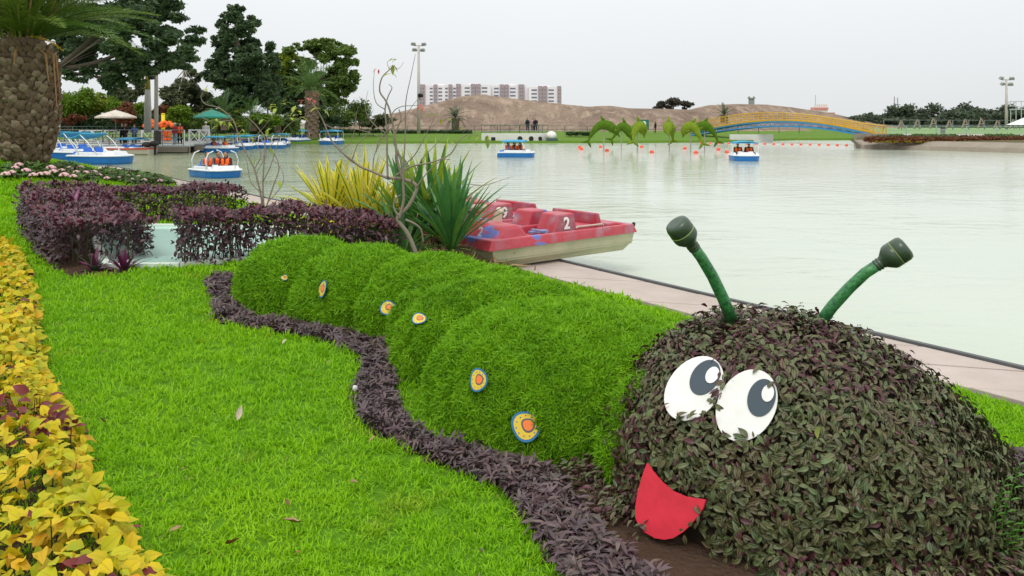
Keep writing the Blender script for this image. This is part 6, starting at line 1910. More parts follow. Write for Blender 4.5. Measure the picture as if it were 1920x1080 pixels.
b = MB(); b.box((2.15, 0, .35), (.16, .12, 1.0)); b.tube([(1.8, 0, .8), (1.3, 0, .95)], .03, 6); b.build('engine_leg', m_blk, root)
b = MB(); b.ell((1.55, -.1, .78), (.35, .4, .22), 10, 6); b.build('tarpaulin', mat('tarp_dark', (.04, .035, .03), .8, bump=(8, .8, .05)), root)

# ================================================================ dock
m_wood = mat('dock_wood', (.33, .28, .23), .85, .2, noise=(4, .8), col2=(.20, .17, .14)); m_deckp = mat('dock_deck', (.46, .50, .47), .8, .2, noise=(2, .6), col2=(.36, .40, .38))
dk = thing('boat_dock', 'low boat dock with weathered side boards and a grey green deck', 'dock', (-38, 70, 0))
def dloc(v): return Vector(v) - Vector(dk.location)
ZD = .62
def px2x(px, Y): return (px - 960) / FP * Y
xa, xb = px2x(120, 64), px2x(352, 64)
for i in range(26):
    x0 = xa + (xb - xa) * i / 26; x1 = xa + (xb - xa) * (i + 1) / 26 - .03
    b = MB(); b.box(((x0 + x1) / 2, 68, ZD - .05), (x1 - x0, 8, .10)); b.build('deck_plank', m_deckp, dk, world=True)
xc = px2x(376, 66)
b = MB(); b.box(((xb + xc) / 2 + .2, 70, ZD + .06), (xc - xb + .6, 9, .10)); b.build('side_platform', m_deckp, dk, world=True)
for k in range(3):
    b = MB(); b.box(((px2x(270, 64) + xb) / 2, 63.96 - .01 * k, ZD - .17 - .15 * k), (xb - px2x(270, 64), .07, .13)); b.build('side_board', m_wood, dk, world=True)
    b = MB(); b.box(((xb + xc) / 2 + .25, 65.4 - .01 * k, ZD - .10 - .15 * k), (xc - xb + .5, .07, .13)); b.build('side_board', m_wood, dk, world=True)
for k in range(9):
    x = xa + (xb - xa) * k / 8; b = MB(); b.tube([(x, 64.3, -.6), (x, 64.3, ZD - .1)], .09, 7); b.build('pile', m_wood, dk, world=True)
# shore behind the dock
m_pave = mat('shore_paving', (.42, .40, .36), .9, .1, noise=(.8, .6))
tag(strip_mesh('shore_pavement', [[(x, y, z) for x in np.linspace(-80, -26.5, 20)] for y, z in ((70.5, -.5), (71.2, .62), (84, .66), (97, .7))], m_pave), kind='structure')
# grey metal rail along the dock front
def rails_w(name, lab, pts, h, posts, rails, m, cat_='railing', r=.03, world=None):
    root = thing(name, lab, cat_, pts[0]); o0 = Vector(pts[0])
    for t in posts:
        p = Vector(pts[0]).lerp(Vector(pts[-1]), t) - o0; b = MB(); b.tube([p, p + Vector((0, 0, h))], r * 1.2, 6); b.build('post', m, root)
    for q in rails:
        b = MB(); b.tube([Vector(p) - o0 + Vector((0, 0, h * q)) for p in pts], r, 6); b.build('rail', m, root)
    return root
rr = rails_w('dock_railing', 'grey metal railing along the front of the dock', [(px2x(112, 64.2), 64.2, ZD), (px2x(344, 64.2), 64.2, ZD)], 1.25, (0, .2, .4, .6, .78, .8, .83, 1), (1.0, .5, .12), m_grey)
b = MB(); p0 = Vector((px2x(296, 64.2), 64.15, ZD + .62)) - rr.location; b.box(p0, (.55, .05, 1.1)); b.build('mesh_panel', mat('panel_dark', (.06, .055, .05), .7), rr)
# white fences with crossed bars
def xfence(lab, px0, px1, Y, n, z0=ZD, h=1.15):
    x0, x1 = px2x(px0, Y), px2x(px1, Y); root = thing('white_fence', lab, 'fence', (x0, Y, z0), group='white cross-braced fences on the dock')
    w_ = (x1 - x0) / n
    for k in range(n + 1):
        b = MB(); b.box((k * w_, 0, h / 2), (.12, .12, h)); b.build('post', m_white2, root)
    for k in range(n):
        for z in (.12, h - .06):
            b = MB(); b.box(((k + .5) * w_, 0, z), (w_ - .12, .07, .10)); b.build('rail', m_white2, root)
        b = MB(); b.bar((k * w_ + .08, .012, .18), ((k + 1) * w_ - .08, .012, h - .12), .08, .05); b.bar((k * w_ + .08, -.05, h - .12), ((k + 1) * w_ - .08, -.05, .18), .08, .05); b.build('cross_brace', m_white2, root)
    return root
xfence('white cross-braced fence at the back of the dock, long left run', 150, 262, 74.5, 5)
xfence('white cross-braced fence behind the life jackets', 266, 345, 73, 4)
xfence('short white cross-braced fence on the right platform of the dock', 355, 392, 67, 2, ZD + .12)
# life jackets over the fence top and one hanging
def jacket(lab, p, s, hang=False, seed=0):
    root = thing('life_jacket', lab, 'life jacket', p, group='orange life jackets on the dock fence'); r = random.Random(seed)
    if hang:
        blob_obj('jacket', [([(-.14, 0, .1), (-.15, 0, -.5)], [.10, .12]), ([(.14, 0, .1), (.15, 0, -.5)], [.10, .12]), ([(-.13, .02, .12), (0, .05, .2), (.13, .02, .12)], [.08, .09, .08])], [], m_vest, root, .03)
    else:
        blob_obj('jacket', [([(-.35 + r.uniform(-.1, .1), -.05, .02), (0, 0, .20 + r.uniform(0, .15)), (.35, .05, .04)], [.14, .18, .14])], [((r.uniform(-.2, .2), 0, .2), (.25, .2, .14)), ((r.uniform(-.3, .3), -.1, .05), (.2, .18, .2))], m_vest, root, .035)
    b = MB(); b.box((0, -.2 if not hang else -.12, .08 if not hang else -.2), (.4, .03, .04)); b.build('strap', m_strap, root); root.scale = (s, s, s)
for i, (px, py, hang, lab) in enumerate([(276, 237, 0, 'leftmost heap of orange life jackets on the white fence'), (285, 234, 0, 'heap of orange life jackets beside the royal palm trunk'), (293, 237, 0, 'orange life jackets in front of the lamp post foot'), (303, 237, 0, 'orange life jackets left of the yellow tube'), (309, 234, 0, 'orange life jackets under the yellow tube'), (318, 237, 0, 'orange life jackets at the right end of the fence'), (306, 250, 1, 'orange life jacket hanging down, left one'), (315, 251, 1, 'orange life jacket hanging down, right one')]):
    jacket(lab, P(px, py, 72.4 if not hang else 72.7), 1.05, hang, i)
root = thing('yellow_tube', 'upright yellow tube standing among the life jackets', 'tube', P(306, 262, 73.5)); b = MB(); h = P(0, 213, 73.5).z - root.location.z; b.tube([(0, 0, 0), (0, 0, h)], .17, 10); b.lathe([(.19, h - .06), (.19, h), (.1, h + .03)], 10); b.build('tube', mat('tube_yellow', (.85, .62, .02), .5), root, smooth=True)
# dock people
person('dark suited person standing on the dock left of the launch engine', (px2x(229, 67), 67, ZD), R(20), top=(.012, .012, .014), legs=(.012, .012, .014), arm='bent')
person('person in dark jacket behind the dark suited one', (px2x(236, 68.5), 68.5, ZD), R(-30), top=(.02, .018, .02), legs=(.03, .03, .035), hair='long')
person('woman in blue top leaning on the dock railing below the cream parasol', (px2x(252, 69), 69, ZD - .1), R(10), top=(.05, .12, .30), legs=(.05, .06, .1), hair='long', arm='fwd')
person('dock worker in orange vest and black trousers at the dock corner', (px2x(337, 65.2), 65.2, ZD + .05), R(40), top=(.35, .05, .05), legs=(.015, .015, .018), vest=True, arm='fwd')
person('person in pale blue trousers beside the dock worker', (px2x(328, 66), 66, ZD + .02), R(-20), top=(.35, .05, .06), legs=(.20, .35, .50), hat=(.7, .7, .72))
person('person in white cap on the right dock platform', (px2x(386, 68), 68, ZD + .12), R(10), top=(.62, .60, .56), legs=(.45, .43, .4), hat=(.75, .75, .73))
# far walkers
person('dark dressed walker on the jetty, left of three', (px2x(989, 98), 98, 1.28), R(30), top=(.02, .03, .04), legs=(.02, .02, .03), hair='long')
person('walker in pink top on the jetty, middle of three', (px2x(999, 98.5), 98.5, 1.28), R(-20), top=(.55, .35, .38), legs=(.05, .05, .08))
person('dark dressed walker on the jetty, right of three', (px2x(1004, 98), 98, 1.28), R(10), top=(.02, .02, .03), legs=(.02, .02, .03))
person('dark dressed walker by the far fence behind the topiary dolphins', (px2x(1229, 116), 116, .87), R(90), top=(.02, .02, .02), legs=(.04, .04, .05))

# ================================================================ parasols
def parasol(lab, px, pyt, pye, pyb, Y, halfpx, col, nm):
    root = thing('parasol', lab, 'parasol', P(px, pyb, Y)); zt = P(0, pyt, Y).z - root.location.z; ze = P(0, pye, Y).z - root.location.z; r_ = halfpx / FP * Y
    b = MB(); b.tube([(0, 0, 0), (0, 0, zt - .05)], .04, 8); b.build('pole', m_grey, root)
    m = mat(nm, col, .8, .15, noise=(2, .5))
    for k in range(8):
        a0 = 2 * PI * k / 8 + .2; a1 = a0 + 2 * PI / 8; am = (a0 + a1) / 2
        pA = Vector((math.cos(a0) * r_, math.sin(a0) * r_, ze)); pB = Vector((math.cos(a1) * r_, math.sin(a1) * r_, ze)); pm = (pA + pB) / 2 + Vector((0, 0, .03)); tp = Vector((0, 0, zt))
        mid = lambda p: p.lerp(tp, .5) + Vector((0, 0, (zt - ze) * .06))
        b = MB(); vs = [tp, mid(pA), mid(pB), pA, pm, pB, pA - Vector((0, 0, .14)), pm - Vector((0, 0, .14)), pB - Vector((0, 0, .14))]
        b.add(vs, [(0, 1, 2), (1, 3, 4, 2), (2, 4, 5), (3, 6, 7, 4), (4, 7, 8, 5)]); o = b.build('canopy_panel', m, root); sd = o.modifiers.new('t', 'SOLIDIFY'); sd.thickness = .012
        b = MB(); b.tube([(0, 0, zt - .1), pA - Vector((0, 0, .02))], .012, 4); b.build('rib', m_grey, root)
    b = MB(); b.ell((0, 0, zt + .03), .06, 8, 6); b.build('finial', m_grey, root)
    return root
parasol('cream parasol over the left half of the dock', 217, 206, 219, 262, 73, 37, (.72, .64, .54), 'parasol_cream')
parasol('green parasol at the right end of the dock', 397, 205, 219, 262, 71, 33, (.06, .32, .24), 'parasol_green')
# ================================================================ red pedal boats drawn up on the path
def redmat():
    m = bpy.data.materials.new('faded_red'); m.use_nodes = True; t = m.node_tree; N = t.nodes; L = t.links; b = N['Principled BSDF']
    b.inputs['Roughness'].default_value = .42; b.inputs['Specular IOR Level'].default_value = .4
    tc = N.new('ShaderNodeTexCoord'); n1 = N.new('ShaderNodeTexNoise'); n1.inputs['Scale'].default_value = 3; n1.inputs['Detail'].default_value = 6; L.new(tc.outputs['Object'], n1.inputs['Vector'])
    cr = N.new('ShaderNodeValToRGB'); e = cr.color_ramp.elements; e[0].position = .35; e[0].color = (.44, .065, .085, 1); e[1].position = .62; e[1].color = (.38, .12, .15, 1)
    e.new(.5).color = (.44, .04, .06, 1); e.new(.76).color = (.45, .24, .27, 1); L.new(n1.outputs[0], cr.inputs[0])
    n2 = N.new('ShaderNodeTexNoise'); n2.inputs['Scale'].default_value = 1.6; n2.inputs['Detail'].default_value = 4
    mp = N.new('ShaderNodeMapping'); mp.inputs['Scale'].default_value = (1, 1, 3.5); mp.inputs['Location'].default_value = (3.3, 1, 0); L.new(tc.outputs['Object'], mp.inputs[0]); L.new(mp.outputs[0], n2.inputs['Vector'])
    k = N.new('ShaderNodeMapRange'); k.inputs['From Min'].default_value = .60; k.inputs['From Max'].default_value = .66; L.new(n2.outputs[0], k.inputs['Value'])
    mx = N.new('ShaderNodeMix'); mx.data_type = 'RGBA'; mx.inputs[7].default_value = (.12, .16, .45, 1); L.new(k.outputs[0], mx.inputs[0]); L.new(cr.outputs[0], mx.inputs[6]); L.new(mx.outputs[2], b.inputs['Base Color'])
    return m
m_fr_ = redmat(); m_hullc = mat('hull_cream', (.66, .62, .42), .55, .3, noise=(2.5, .9), bump=(15, .2, .005), col2=(.36, .35, .22))
m_numw = mat('number_white', (.80, .79, .76), .5); m_bar = mat('chipped_bar', (.62, .58, .50), .5, noise=(10, .8), col2=(.35, .25, .2)); m_blue_s = mat('worn_blue', (.12, .17, .42), .5, noise=(6, .8), col2=(.35, .40, .55))
def text_mesh(name, cu, root):
    t = bpy.data.objects.new(name, cu); C.objects.link(t); dg = bpy.context.evaluated_depsgraph_get(); dg.update()
    me = bpy.data.meshes.new_from_object(t.evaluated_get(dg)); C.objects.unlink(t); bpy.data.objects.remove(t)
    o = bpy.data.objects.new(name, me); C.objects.link(o); o.parent = root
    return o
def red_boat(lab, loc, rz, pitch, num):
    root = thing('red_pedal_boat', lab, 'pedal boat', loc, 0, 'faded red pedal boats pulled up on the path'); root.rotation_euler = (0, R(-pitch), rz)
    L_, Wd = 2.95, 1.50
    def ring(z, ix, iy):
        return [(ix * 1.6, iy, z), (L_ - ix, iy * .6, z), (L_ - ix, Wd - iy * .6, z), (ix * 1.6, Wd - iy, z), (ix - .0, Wd - iy - .35, z), (ix - .0, iy + .35, z)]
    b = MB(); lv = [ring(0, .20, .16), ring(.10, .10, .07), ring(.105, .07, .045), ring(.30, .02, .01)]; vs = sum(lv, []); fs = []
    for j in range(3):
        for i in range(6): fs.append((j * 6 + i, j * 6 + (i + 1) % 6, (j + 1) * 6 + (i + 1) % 6, (j + 1) * 6 + i))
    fs.append(tuple(range(5, -1, -1))); b.add(vs, fs).build('hull', m_hullc, root)
    for zs_ in (.15, .225):
        b = MB(); q = ring(zs_, .045, .028); b.tube([q[0], q[1], q[2]], .008, 4); b.build('hull_strake', m_hullc, root)
    # red top moulding: rim walls and sunk floor
    b = MB()
    o_ = ring(.285, -.025, -.03); o2 = ring(.42, .03, .02); i2 = ring(.42, .13, .13); i0 = ring(.26, .17, .17)
    vs = o_ + o2 + i2 + i0; fs = []
    for j in range(3):
        for i in range(6): fs.append((j * 6 + i, j * 6 + (i + 1) % 6, (j + 1) * 6 + (i + 1) % 6, (j + 1) * 6 + i))
    fs.append((18, 19, 20, 21, 22, 23)); b.add(vs, fs).build('top_moulding', m_fr_, root, bevel=.018)
    def wedge(name, u0, u1, v0, v1, z0, z1, tu0=0, tu1=0, tv=.04, m=m_fr_, bev=.025):
        b = MB(); b.add([(u0, v0, z0), (u1, v0, z0), (u1, v1, z0), (u0, v1, z0), (u0 + tu0, v0 + tv, z1), (u1 - tu1, v0 + tv, z1), (u1 - tu1, v1 - tv, z1), (u0 + tu0, v1 - tv, z1)], [(3, 2, 1, 0), (4, 5, 6, 7), (0, 1, 5, 4), (1, 2, 6, 5), (2, 3, 7, 6), (3, 0, 4, 7)])
        return b.build(name, m, root, bevel=bev)
    wedge('bow_cowl', .10, .95, .14, Wd - .14, .27, .57, .34, .20, .12, bev=.06)
    wedge('console', 1.32, 1.86, .20, .66, .27, .66, .16, .05, .03)
    wedge('console', 1.32, 1.86, .84, 1.30, .27, .66, .16, .05, .03)
    wedge('centre_ridge', .95, 2.1, .69, .81, .27, .46, .05, .05, .03)
    wedge('seat', 1.88, 2.30, .20, .70, .27, .45, .0, .06, .02)
    wedge('seat', 1.88, 2.30, .80, 1.30, .27, .45, .0, .06, .02)
    wedge('seat_back', 2.28, 2.42, .18, 1.32, .27, .62, .0, .08, .03)
    wedge('stern_box', 2.50, 2.80, .18, 1.32, .27, .44, .03, .03, .03)
    for v0 in (.24, .88):
        wedge('footwell_step', 1.02, 1.18, v0, v0 + .38, .27, .36, .03, .03, .02)
        b = MB(); b.box((1.26, v0 + .19, .40), (.05, .34, .05)); b.box((1.24, v0 + .08, .42), (.14, .10, .03)); b.box((1.24, v0 + .30, .38), (.14, .10, .03)); b.build('pedals', m_blue_s, root)
    b = MB(); b.tube([(1.72, .10, .44), (1.75, .10, .46), (2.28, .10, .46), (2.31, .10, .44)], .016, 6); b.build('grab_bar', m_bar, root)
    b = MB(); b.tube([(2.98, .15, .36), (3.06, .15, .38)], .03, 8); b.tube([(3.05, .13, .36), (3.05, .13, .42)], .025, 8); b.build('bow_fitting', m_blk, root)
    # painted number on the console side, faced by a hull stripe
    cu = bpy.data.curves.new('number', 'FONT'); cu.body = num; cu.size = .25; cu.extrude = .002; cu.offset = .008; cu.align_x = 'CENTER'
    cu.materials.append(m_numw); o = text_mesh('number', cu, root); o.location = (1.62, .19, .435); o.rotation_euler = (R(86), 0, 0)
    cu2 = bpy.data.curves.new('bow_number', 'FONT'); cu2.body = num; cu2.size = .20; cu2.extrude = .002; cu2.offset = .006
    cu2.materials.append(m_numw); o = text_mesh('number', cu2, root); o.location = (.17, .55, .42); o.rotation_euler = (R(70), 0, R(-90))
    return root
dirv = Vector((2.2, 1.75, 0)).normalized(); nv = Vector((-dirv.y, dirv.x, 0)); rz_ = math.atan2(dirv.y, dirv.x)
A0 = Vector((-.30, 11.10, .375))
red_boat('faded red pedal boat number 2 with cream hull, nearest on the path edge', A0, rz_, .3, '2')
red_boat('faded red pedal boat number 9 just behind boat number 2', A0 + nv * 1.56 + dirv * .02 + Vector((0, 0, 0.02)), rz_ + .01, .5, '9')
red_boat('faded red pedal boat furthest back behind boat number 9', A0 + nv * 3.15 - dirv * .15 + Vector((0, 0, .02)), rz_ - .02, .6, '6')
root = thing('cream_seat', 'weathered cream plastic double seat standing by the red boats behind the yucca', 'seat', P(902, 434, 12.4))
m_cs = mat('seat_cream', (.66, .57, .45), .55, .3, noise=(4, .7), col2=(.52, .43, .33))
X9 = lambda px: (px - 902) / FP * 12.4; Z9 = lambda py: (434 - py) / FP * 12.4
b = MB(); b.slab([(X9(x), -.12, Z9(y)) for x, y in [(915, 428), (941, 428), (942, 396), (938, 391), (931, 392), (927, 402), (922, 415)]], (0, -1, 0), .38); b.build('seat_back', m_cs, root, bevel=.02)
b = MB(); b.slab([(X9(x), -.12, Z9(y)) for x, y in [(868, 425), (888, 425), (885, 398), (868, 396)]], (0, -1, 0), .38); b.build('side_panel', m_cs, root, bevel=.02)
b = MB(); b.box((X9(890), .05, Z9(390)), (X9(912) - X9(868), .5, .06)); b.build('table_slab', mat('seat_tan', (.50, .40, .30), .7, noise=(5, .6)), root, bevel=.01)
b = MB(); b.box((X9(895), .05, Z9(425)), (X9(914) - X9(870), .5, .05)); b.build('seat_slab', m_cs, root, bevel=.01)
b = MB(); b.box((X9(887), .1, Z9(408)), (.07, .3, Z9(392) - Z9(424))); b.build('leg', m_grey, root)
b = MB(); b.tube([(X9(868), 0, Z9(433)), (X9(915), 0, Z9(431))], .03, 8); b.build('pipe', mat('pipe_green', (.10, .20, .16), .6), root)

# ================================================================ strap leaved plants
m_yv = leafmat('variegated_leaf', [(.10, .20, .03), (.13, .24, .03), (.08, .17, .03)], .45, .25, stripe=((.72, .62, .05), .14, .6, .95))
m_yv2 = leafmat('variegated_leaf_pale', [(.12, .22, .03), (.20, .28, .04)], .45, .25, stripe=((.78, .70, .16), .05, .42, .95))
m_yu = leafmat('yucca_leaf', [(.06, .20, .055), (.09, .25, .06), (.13, .30, .05)], .38, .2, patch=[(6, (.03, .09, .05), .5, .8)], spec=.5)
m_yut = leafmat('yucca_leaf_tip', [(.06, .17, .03), (.08, .2, .03)], .38, .3, tip=((.45, .55, .03), .9, .4), spec=.4)
m_dead = leafmat('dead_strap_leaf', [(.36, .24, .11), (.24, .15, .07), (.46, .34, .18), (.16, .10, .05)], .8, .1)
def gbase(px, py, Y):
    p = P(px, py, Y); p.z = float(T(p.x, p.y)); return p
for (px, Y, n, L_, lab, sd, tl) in ((622, 12.9, 60, 1.15, 'yellow striped strap-leaf clump, leftmost, leaning over the path', 1, (2, 62)), (682, 12.6, 80, 1.30, 'tall yellow striped strap-leaf clump in the middle of the group', 2, (2, 58)), (728, 12.3, 55, 1.1, 'yellow striped strap-leaf clump beside the bare shrub', 3, (4, 70))):
    g = gbase(px, 400, Y); g.z += .05; root = thing('striped_agave', lab, 'plant', g, group='yellow striped strap-leaf clumps')
    strap_plant(root, [m_yv, m_yv2, m_yv], n, L_ * 1.08, .10, g, tl, (.03, .55), sd, seg=8, peak=.62)
    b = MB(); b.ell((0, 0, .05), (.12, .12, .16), 8, 6); b.build('stump', m_stem, root)
for (px, Y, n, L_, zl, lab, sd, tl, mm, wd) in ((846, 11.0, 60, 1.18, .28, 'big green yucca fan in front of the red boats', 4, (2, 43), [m_yu], .062), (770, 11.7, 46, 1.30, .25, 'darker green yucca behind the bare shrub', 5, (2, 48), [m_yu, m_yu, m_yut], .085), (812, 12.2, 40, 1.38, .34, 'tall green yucca with bright yellow-green tips at the back', 6, (1, 34), [m_yut, m_yut, m_yu], .07), (752, 11.0, 22, .85, .1, 'small dark yucca low at the end of the front hedge', 7, (15, 80), [m_yu], .075)):
    g = gbase(px, 470, Y); root = thing('yucca', lab, 'plant', g, group='green yuccas behind the caterpillar')
    strap_plant(root, mm, n, L_ * 1.08, wd * 1.25, g + Vector((0, 0, zl)), tl, (.02, .30), sd, seg=8, peak=.55, fold=.5)
    b = MB(); b.tube([(0, 0, -.05), (0, 0, zl)], [.10, .085], 10); b.build('stem', m_trunk, root)
    r = random.Random(sd)
    for k in range(26):
        V, F, U = leaf_geo(r.uniform(.25, .55), .05, 6, .4, r.uniform(.6, 1.4), .35); o = np_mesh('dead_leaf', V, F, m_dead, root, uv=U)
        o.location = (0, 0, zl * r.uniform(.3, 1)); o.rotation_euler = (Euler((0, 0, r.uniform(0, 6.28))).to_quaternion() @ Euler((R(r.uniform(-50, 25)), 0, 0)).to_quaternion()).to_euler()
    for k in range(10):
        V, F, U = leaf_geo(.3, .05, 5, .4, .5, .35); o = np_mesh('yellow_leaf', V, F, leafmat('aging_leaf', [(.50, .42, .03), (.3, .3, .03)], .6, .2) if k == 0 and sd == 4 else m_yut, root, uv=U)
        o.location = (0, 0, zl * .9); o.rotation_euler = (Euler((0, 0, k * 2.4)).to_quaternion() @ Euler((R(25 + 4 * k), 0, 0)).to_quaternion()).to_euler()
# mulch of dead leaves
n_ = 1500; cx_ = gbase(820, 470, 11.2); x = cx_.x + rng.normal(0, .40, n_); y = cx_.y + rng.normal(0, .28, n_); y = np.maximum(y, 10.75)
z = T(x, y) + np.abs(rng.normal(0, .05, n_)) + .03
dl = []
for k in range(3):
    V, F, U = leaf_geo(.26, .022 + .01 * k, 5, .5, .6 - .5 * k, .35); dl.append(proto('dead_leaf', V, F, m_dead, U))
tag(scatter('dead_leaf_mulch', np.stack([x, y, z], 1), np.stack([rng.normal(0, .35, n_), rng.normal(0, .4, n_), rng.uniform(0, 6.28, n_)], 1), rng.uniform(.5, 1.3, n_), dl), kind='stuff')

# ================================================================ bare shrubs
m_br = mat('bare_branch', (.30, .245, .19), .85, .2, noise=(8, .8), bump=(30, .4, .004), col2=(.18, .145, .115)); m_br2 = mat('bare_branch_dark', (.15, .12, .10), .85, .2, noise=(8, .8))
m_lg = leafmat('shrub_leaf', [(.20, .30, .03), (.32, .40, .04), (.42, .42, .05), (.14, .24, .03)], .5, .3); m_lp = leafmat('bract_pink', [(.60, .10, .10), (.62, .22, .16), (.50, .06, .07)], .5, .3)
def branchy(root, lst, Y, m=m_br):
    for (pts, r0, r1) in lst:
        n = len(pts); b = MB(); rr = random.Random(len(pts) + int(pts[0][0])); dy0 = rr.uniform(-.12, .12)
        w_ = [P(a, c, Y + dy0 * i / n) for i, (a, c) in enumerate(pts)]
        # smooth
        out = []
        for i in range(n - 1):
            p0 = w_[max(i - 1, 0)]; p1 = w_[i]; p2 = w_[i + 1]; p3 = w_[min(i + 2, n - 1)]
            for k in range(4):
                t = k / 4; out.append(.5 * ((2 * p1) + (-p0 + p2) * t + (2 * p0 - 5 * p1 + 4 * p2 - p3) * t * t + (-p0 + 3 * p1 - 3 * p2 + p3) * t ** 3))
        out.append(w_[-1]); K = len(out)
        b.tube(out, [r0 + (r1 - r0) * i / (K - 1) for i in range(K)], 7); b.build('branch', m, root, world=True, smooth=True)
def leafclump(root, spots, Y, m, L_=.11, part='leaf', spread=7, W_=.38):
    V, F, U = leaf_geo(1, W_, 5, .35, .35, .42); pr = proto(part, V, F, m, U); rr = random.Random(len(spots) * 7 + int(spots[0][0]))
    for (px, py, n) in spots:
        for k in range(n):
            o = bpy.data.objects.new(part, pr.data); C.objects.link(o); o.parent = root
            p = P(px + rr.gauss(0, spread * .6), py + rr.gauss(0, spread * .5), Y + rr.uniform(-.1, .1)); o.location = p - Vector(root.location)
            o.rotation_euler = Vector((rr.uniform(-1, 1), rr.uniform(-.7, .5), rr.uniform(-.6, .45))).to_track_quat('Y', 'Z').to_euler(); s = L_ * rr.uniform(.6, 1.2); o.scale = (s, s, s)
YB = 10.35
g = gbase(780, 474, YB); root = thing('bare_shrub', 'tall twisted bare shrub with few leaves and pink bracts between the yuccas', 'shrub', g)
branchy(root, [([(780, 476), (771, 452), (761, 433), (748, 416), (747, 405), (764, 389), (776, 368), (781, 351), (771, 341), (747, 335), (727, 334)], .031, .021),
    ([(727, 334), (699, 322), (675, 312), (660, 300), (638, 283), (621, 262), (608, 232), (600, 215), (585, 192)], .018, .006),
    ([(748, 412), (757, 375), (756, 348), (755, 312), (747, 288), (739, 264), (744, 243), (752, 222), (748, 205)], .020, .007),
    ([(756, 340), (745, 300), (741, 262), (733, 215), (724, 190), (712, 171), (716, 146), (731, 130), (740, 122)], .018, .005),
    ([(727, 334), (726, 300), (725, 241), (722, 205), (728, 180), (735, 165), (729, 158)], .015, .004),
    ([(756, 340), (758, 290), (760, 241), (761, 190), (770, 145), (779, 101)], .012, .003),
    ([(741, 330), (771, 312), (807, 305), (843, 290), (862, 262), (880, 252), (897, 254)], .013, .004),
    ([(725, 250), (736, 212), (752, 200), (772, 198), (790, 197)], .008, .003), ([(705, 285), (712, 262), (735, 240), (755, 226), (772, 200), (786, 183)], .009, .003),
    ([(660, 300), (672, 268), (690, 250), (705, 222)], .008, .003), ([(675, 312), (650, 296), (630, 270), (600, 262)], .007, .002), ([(755, 312), (778, 290), (800, 250), (815, 222)], .010, .003),
    ([(781, 351), (800, 325), (828, 300), (846, 300)], .010, .003), ([(747, 405), (741, 395), (738, 385), (742, 372), (752, 365)], .016, .006), ([(760, 412), (778, 420), (790, 432), (793, 455)], .018, .012),
    ([(771, 341), (790, 300), (812, 276), (835, 250)], .008, .003), ([(699, 322), (702, 290), (716, 262), (712, 235)], .008, .003), ([(722, 205), (705, 192), (700, 160), (703, 128)], .007, .002), ([(724, 250), (700, 232), (685, 205), (690, 170)], .007, .002),
    ([(731, 130), (726, 118), (736, 108)], .004, .002), ([(731, 130), (748, 128), (757, 116)], .004, .002), ([(882, 345), (905, 348), (940, 338), (962, 331)], .006, .002), ([(638, 283), (660, 262), (668, 215), (672, 200)], .006, .002), ([(608, 232), (625, 240), (655, 240), (690, 248), (722, 262)], .006, .004)], YB)
leafclump(root, [(740, 123, 3), (737, 140, 2), (744, 110, 2), (820, 213, 3), (832, 224, 2), (893, 252, 2), (915, 262, 3), (880, 258, 1), (805, 215, 2), (870, 230, 1), (845, 262, 2), (565, 215, 4), (548, 208, 3), (600, 205, 3)], YB, m_lg, .13)
leafclump(root, [(585, 186, 7), (592, 178, 3), (572, 190, 2), (790, 196, 4), (712, 132, 2)], YB, m_lp, .10, 'bract', 6)
YS = 14.0
g = gbase(495, 392, YS); root = thing('bare_shrub', 'small bare shrub with yellow green leaves in front of the moored boats', 'shrub', g)
branchy(root, [([(493, 392), (488, 360), (477, 317), (460, 283), (446, 250), (437, 225), (412, 203), (385, 195), (377, 180), (390, 160)], .018, .004), ([(495, 392), (493, 340), (497, 267), (488, 245), (470, 225), (450, 212)], .016, .004), ([(498, 392), (512, 350), (523, 317), (517, 293), (505, 280), (516, 262)], .014, .004),
    ([(488, 360), (470, 340), (462, 300), (452, 282)], .010, .003), ([(493, 340), (508, 310), (520, 270), (535, 240), (560, 222), (590, 215)], .010, .003), ([(496, 370), (480, 330), (500, 290), (492, 262)], .008, .003), ([(477, 317), (490, 290), (478, 262), (500, 232), (520, 205)], .008, .003), ([(502, 380), (530, 345), (528, 318), (512, 300)], .009, .003),
    ([(437, 225), (400, 228), (376, 218), (384, 208), (410, 212)], .007, .003), ([(460, 283), (445, 300), (440, 320)], .006, .002), ([(446, 250), (425, 252), (415, 262), (400, 240)], .006, .002)], YS)
leafclump(root, [(413, 228, 9), (428, 233, 6), (400, 225, 4), (517, 202, 4), (530, 195, 3), (507, 240, 4), (483, 298, 3), (470, 262, 3), (455, 240, 4), (496, 222, 3), (540, 222, 3), (520, 340, 2), (392, 165, 2), (400, 160, 2), (435, 262, 3), (500, 282, 2)], YS, m_lg, .15)

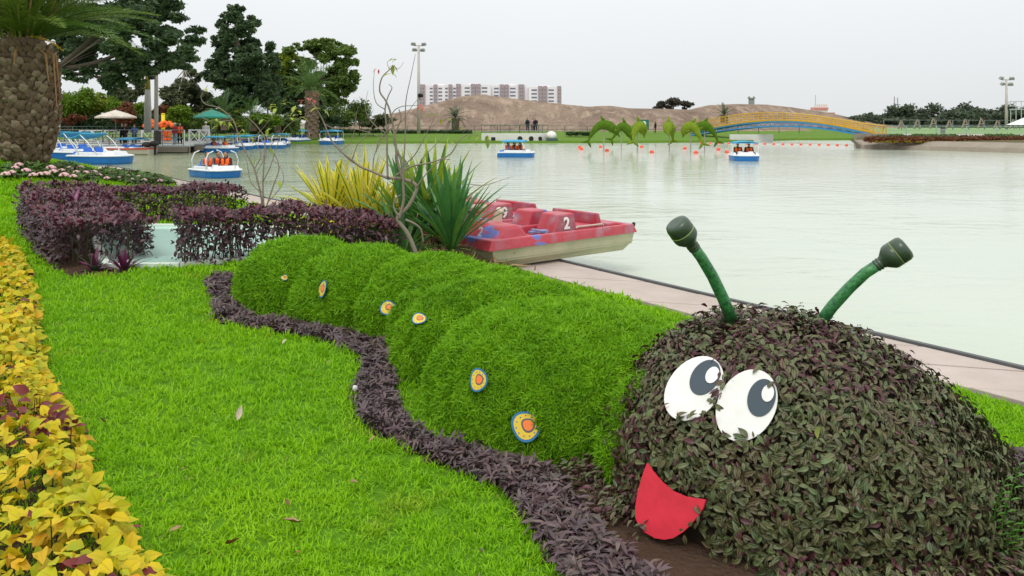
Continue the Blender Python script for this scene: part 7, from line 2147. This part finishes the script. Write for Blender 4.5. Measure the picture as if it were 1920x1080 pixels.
# ================================================================ pink flower bed
FBp = np.array([G(*p)[:2] for p in [(0, 322), (100, 318), (200, 322), (290, 334), (330, 346), (230, 348), (150, 343), (0, 340)]])
fb = thing('pink_flower_bed', 'flower bed with pink flower heads below the big palm', 'flower bed', (FBp[:, 0].mean(), FBp[:, 1].mean(), 1.2))
lo = FBp.min(0); hi = FBp.max(0); n_ = 14000; x = rng.uniform(lo[0], hi[0], n_); y = rng.uniform(lo[1], hi[1], n_); k = inpoly(x, y, FBp); x, y = x[k], y[k]; n_ = len(x)
m_fl = leafmat('bed_leaf', [(.06, .14, .02), (.10, .20, .03), (.05, .10, .02), (.12, .10, .05)], .5, .2); fp_ = []
for k in range(2): V, F, U = rosette(6, .16, .07, (5, 60), 3, .3, .3, .45, k); fp_.append(proto('bed_sprig', V, F, m_fl, U))
z = T(x, y) + rng.uniform(.02, .16, n_)
print('bed', n_)
scatter('bed_foliage', np.stack([x, y, z], 1)[:3500], np.stack([rng.normal(0, .3, n_), rng.normal(0, .3, n_), rng.uniform(0, 6.28, n_)], 1)[:3500], rng.uniform(.7, 1.2, n_)[:3500], fp_, fb)
m_pk = mat('flower_pink', (.68, .36, .40), .7, noise=(30, .6), col2=(.72, .52, .50)); b = MB(); rp = random.Random(8)
for k in range(26):
    d = Vector((rp.gauss(0, 1), rp.gauss(0, 1), abs(rp.gauss(0, 1)))).normalized(); b.ell(d * .05, (.026, .026, .020), 6, 4)
fh = b.build('flower_head', m_pk, fb); px_l = [(22, 331), (75, 333), (100, 330), (28, 322), (115, 326), (130, 322), (143, 329), (160, 330), (176, 328), (62, 336), (85, 334), (188, 318), (210, 330), (222, 338), (240, 333), (260, 335), (270, 342), (120, 336), (35, 316), (150, 320), (95, 322), (200, 340), (186, 334), (246, 341), (137, 338), (10, 335), (48, 328), (300, 343)]
for i, (px, py) in enumerate(px_l):
    g = G(px, py + 7)
    o = fh if i == 0 else fh.copy()
    if i: C.objects.link(o)
    o.location = g + Vector((0, 0, .17)) - Vector(fb.location); s = rp.uniform(1.1, 1.9); o.scale = (s, s, s * .8)
# small tree trunk behind the big palm
root = thing('pale_post', 'pale post standing close behind the big palm trunk', 'post', P(109, 245, 60)); b = MB(); b.tube([(0, 0, 0), (0, 0, 5)], .16, 10); b.build('post', m_conp, root)
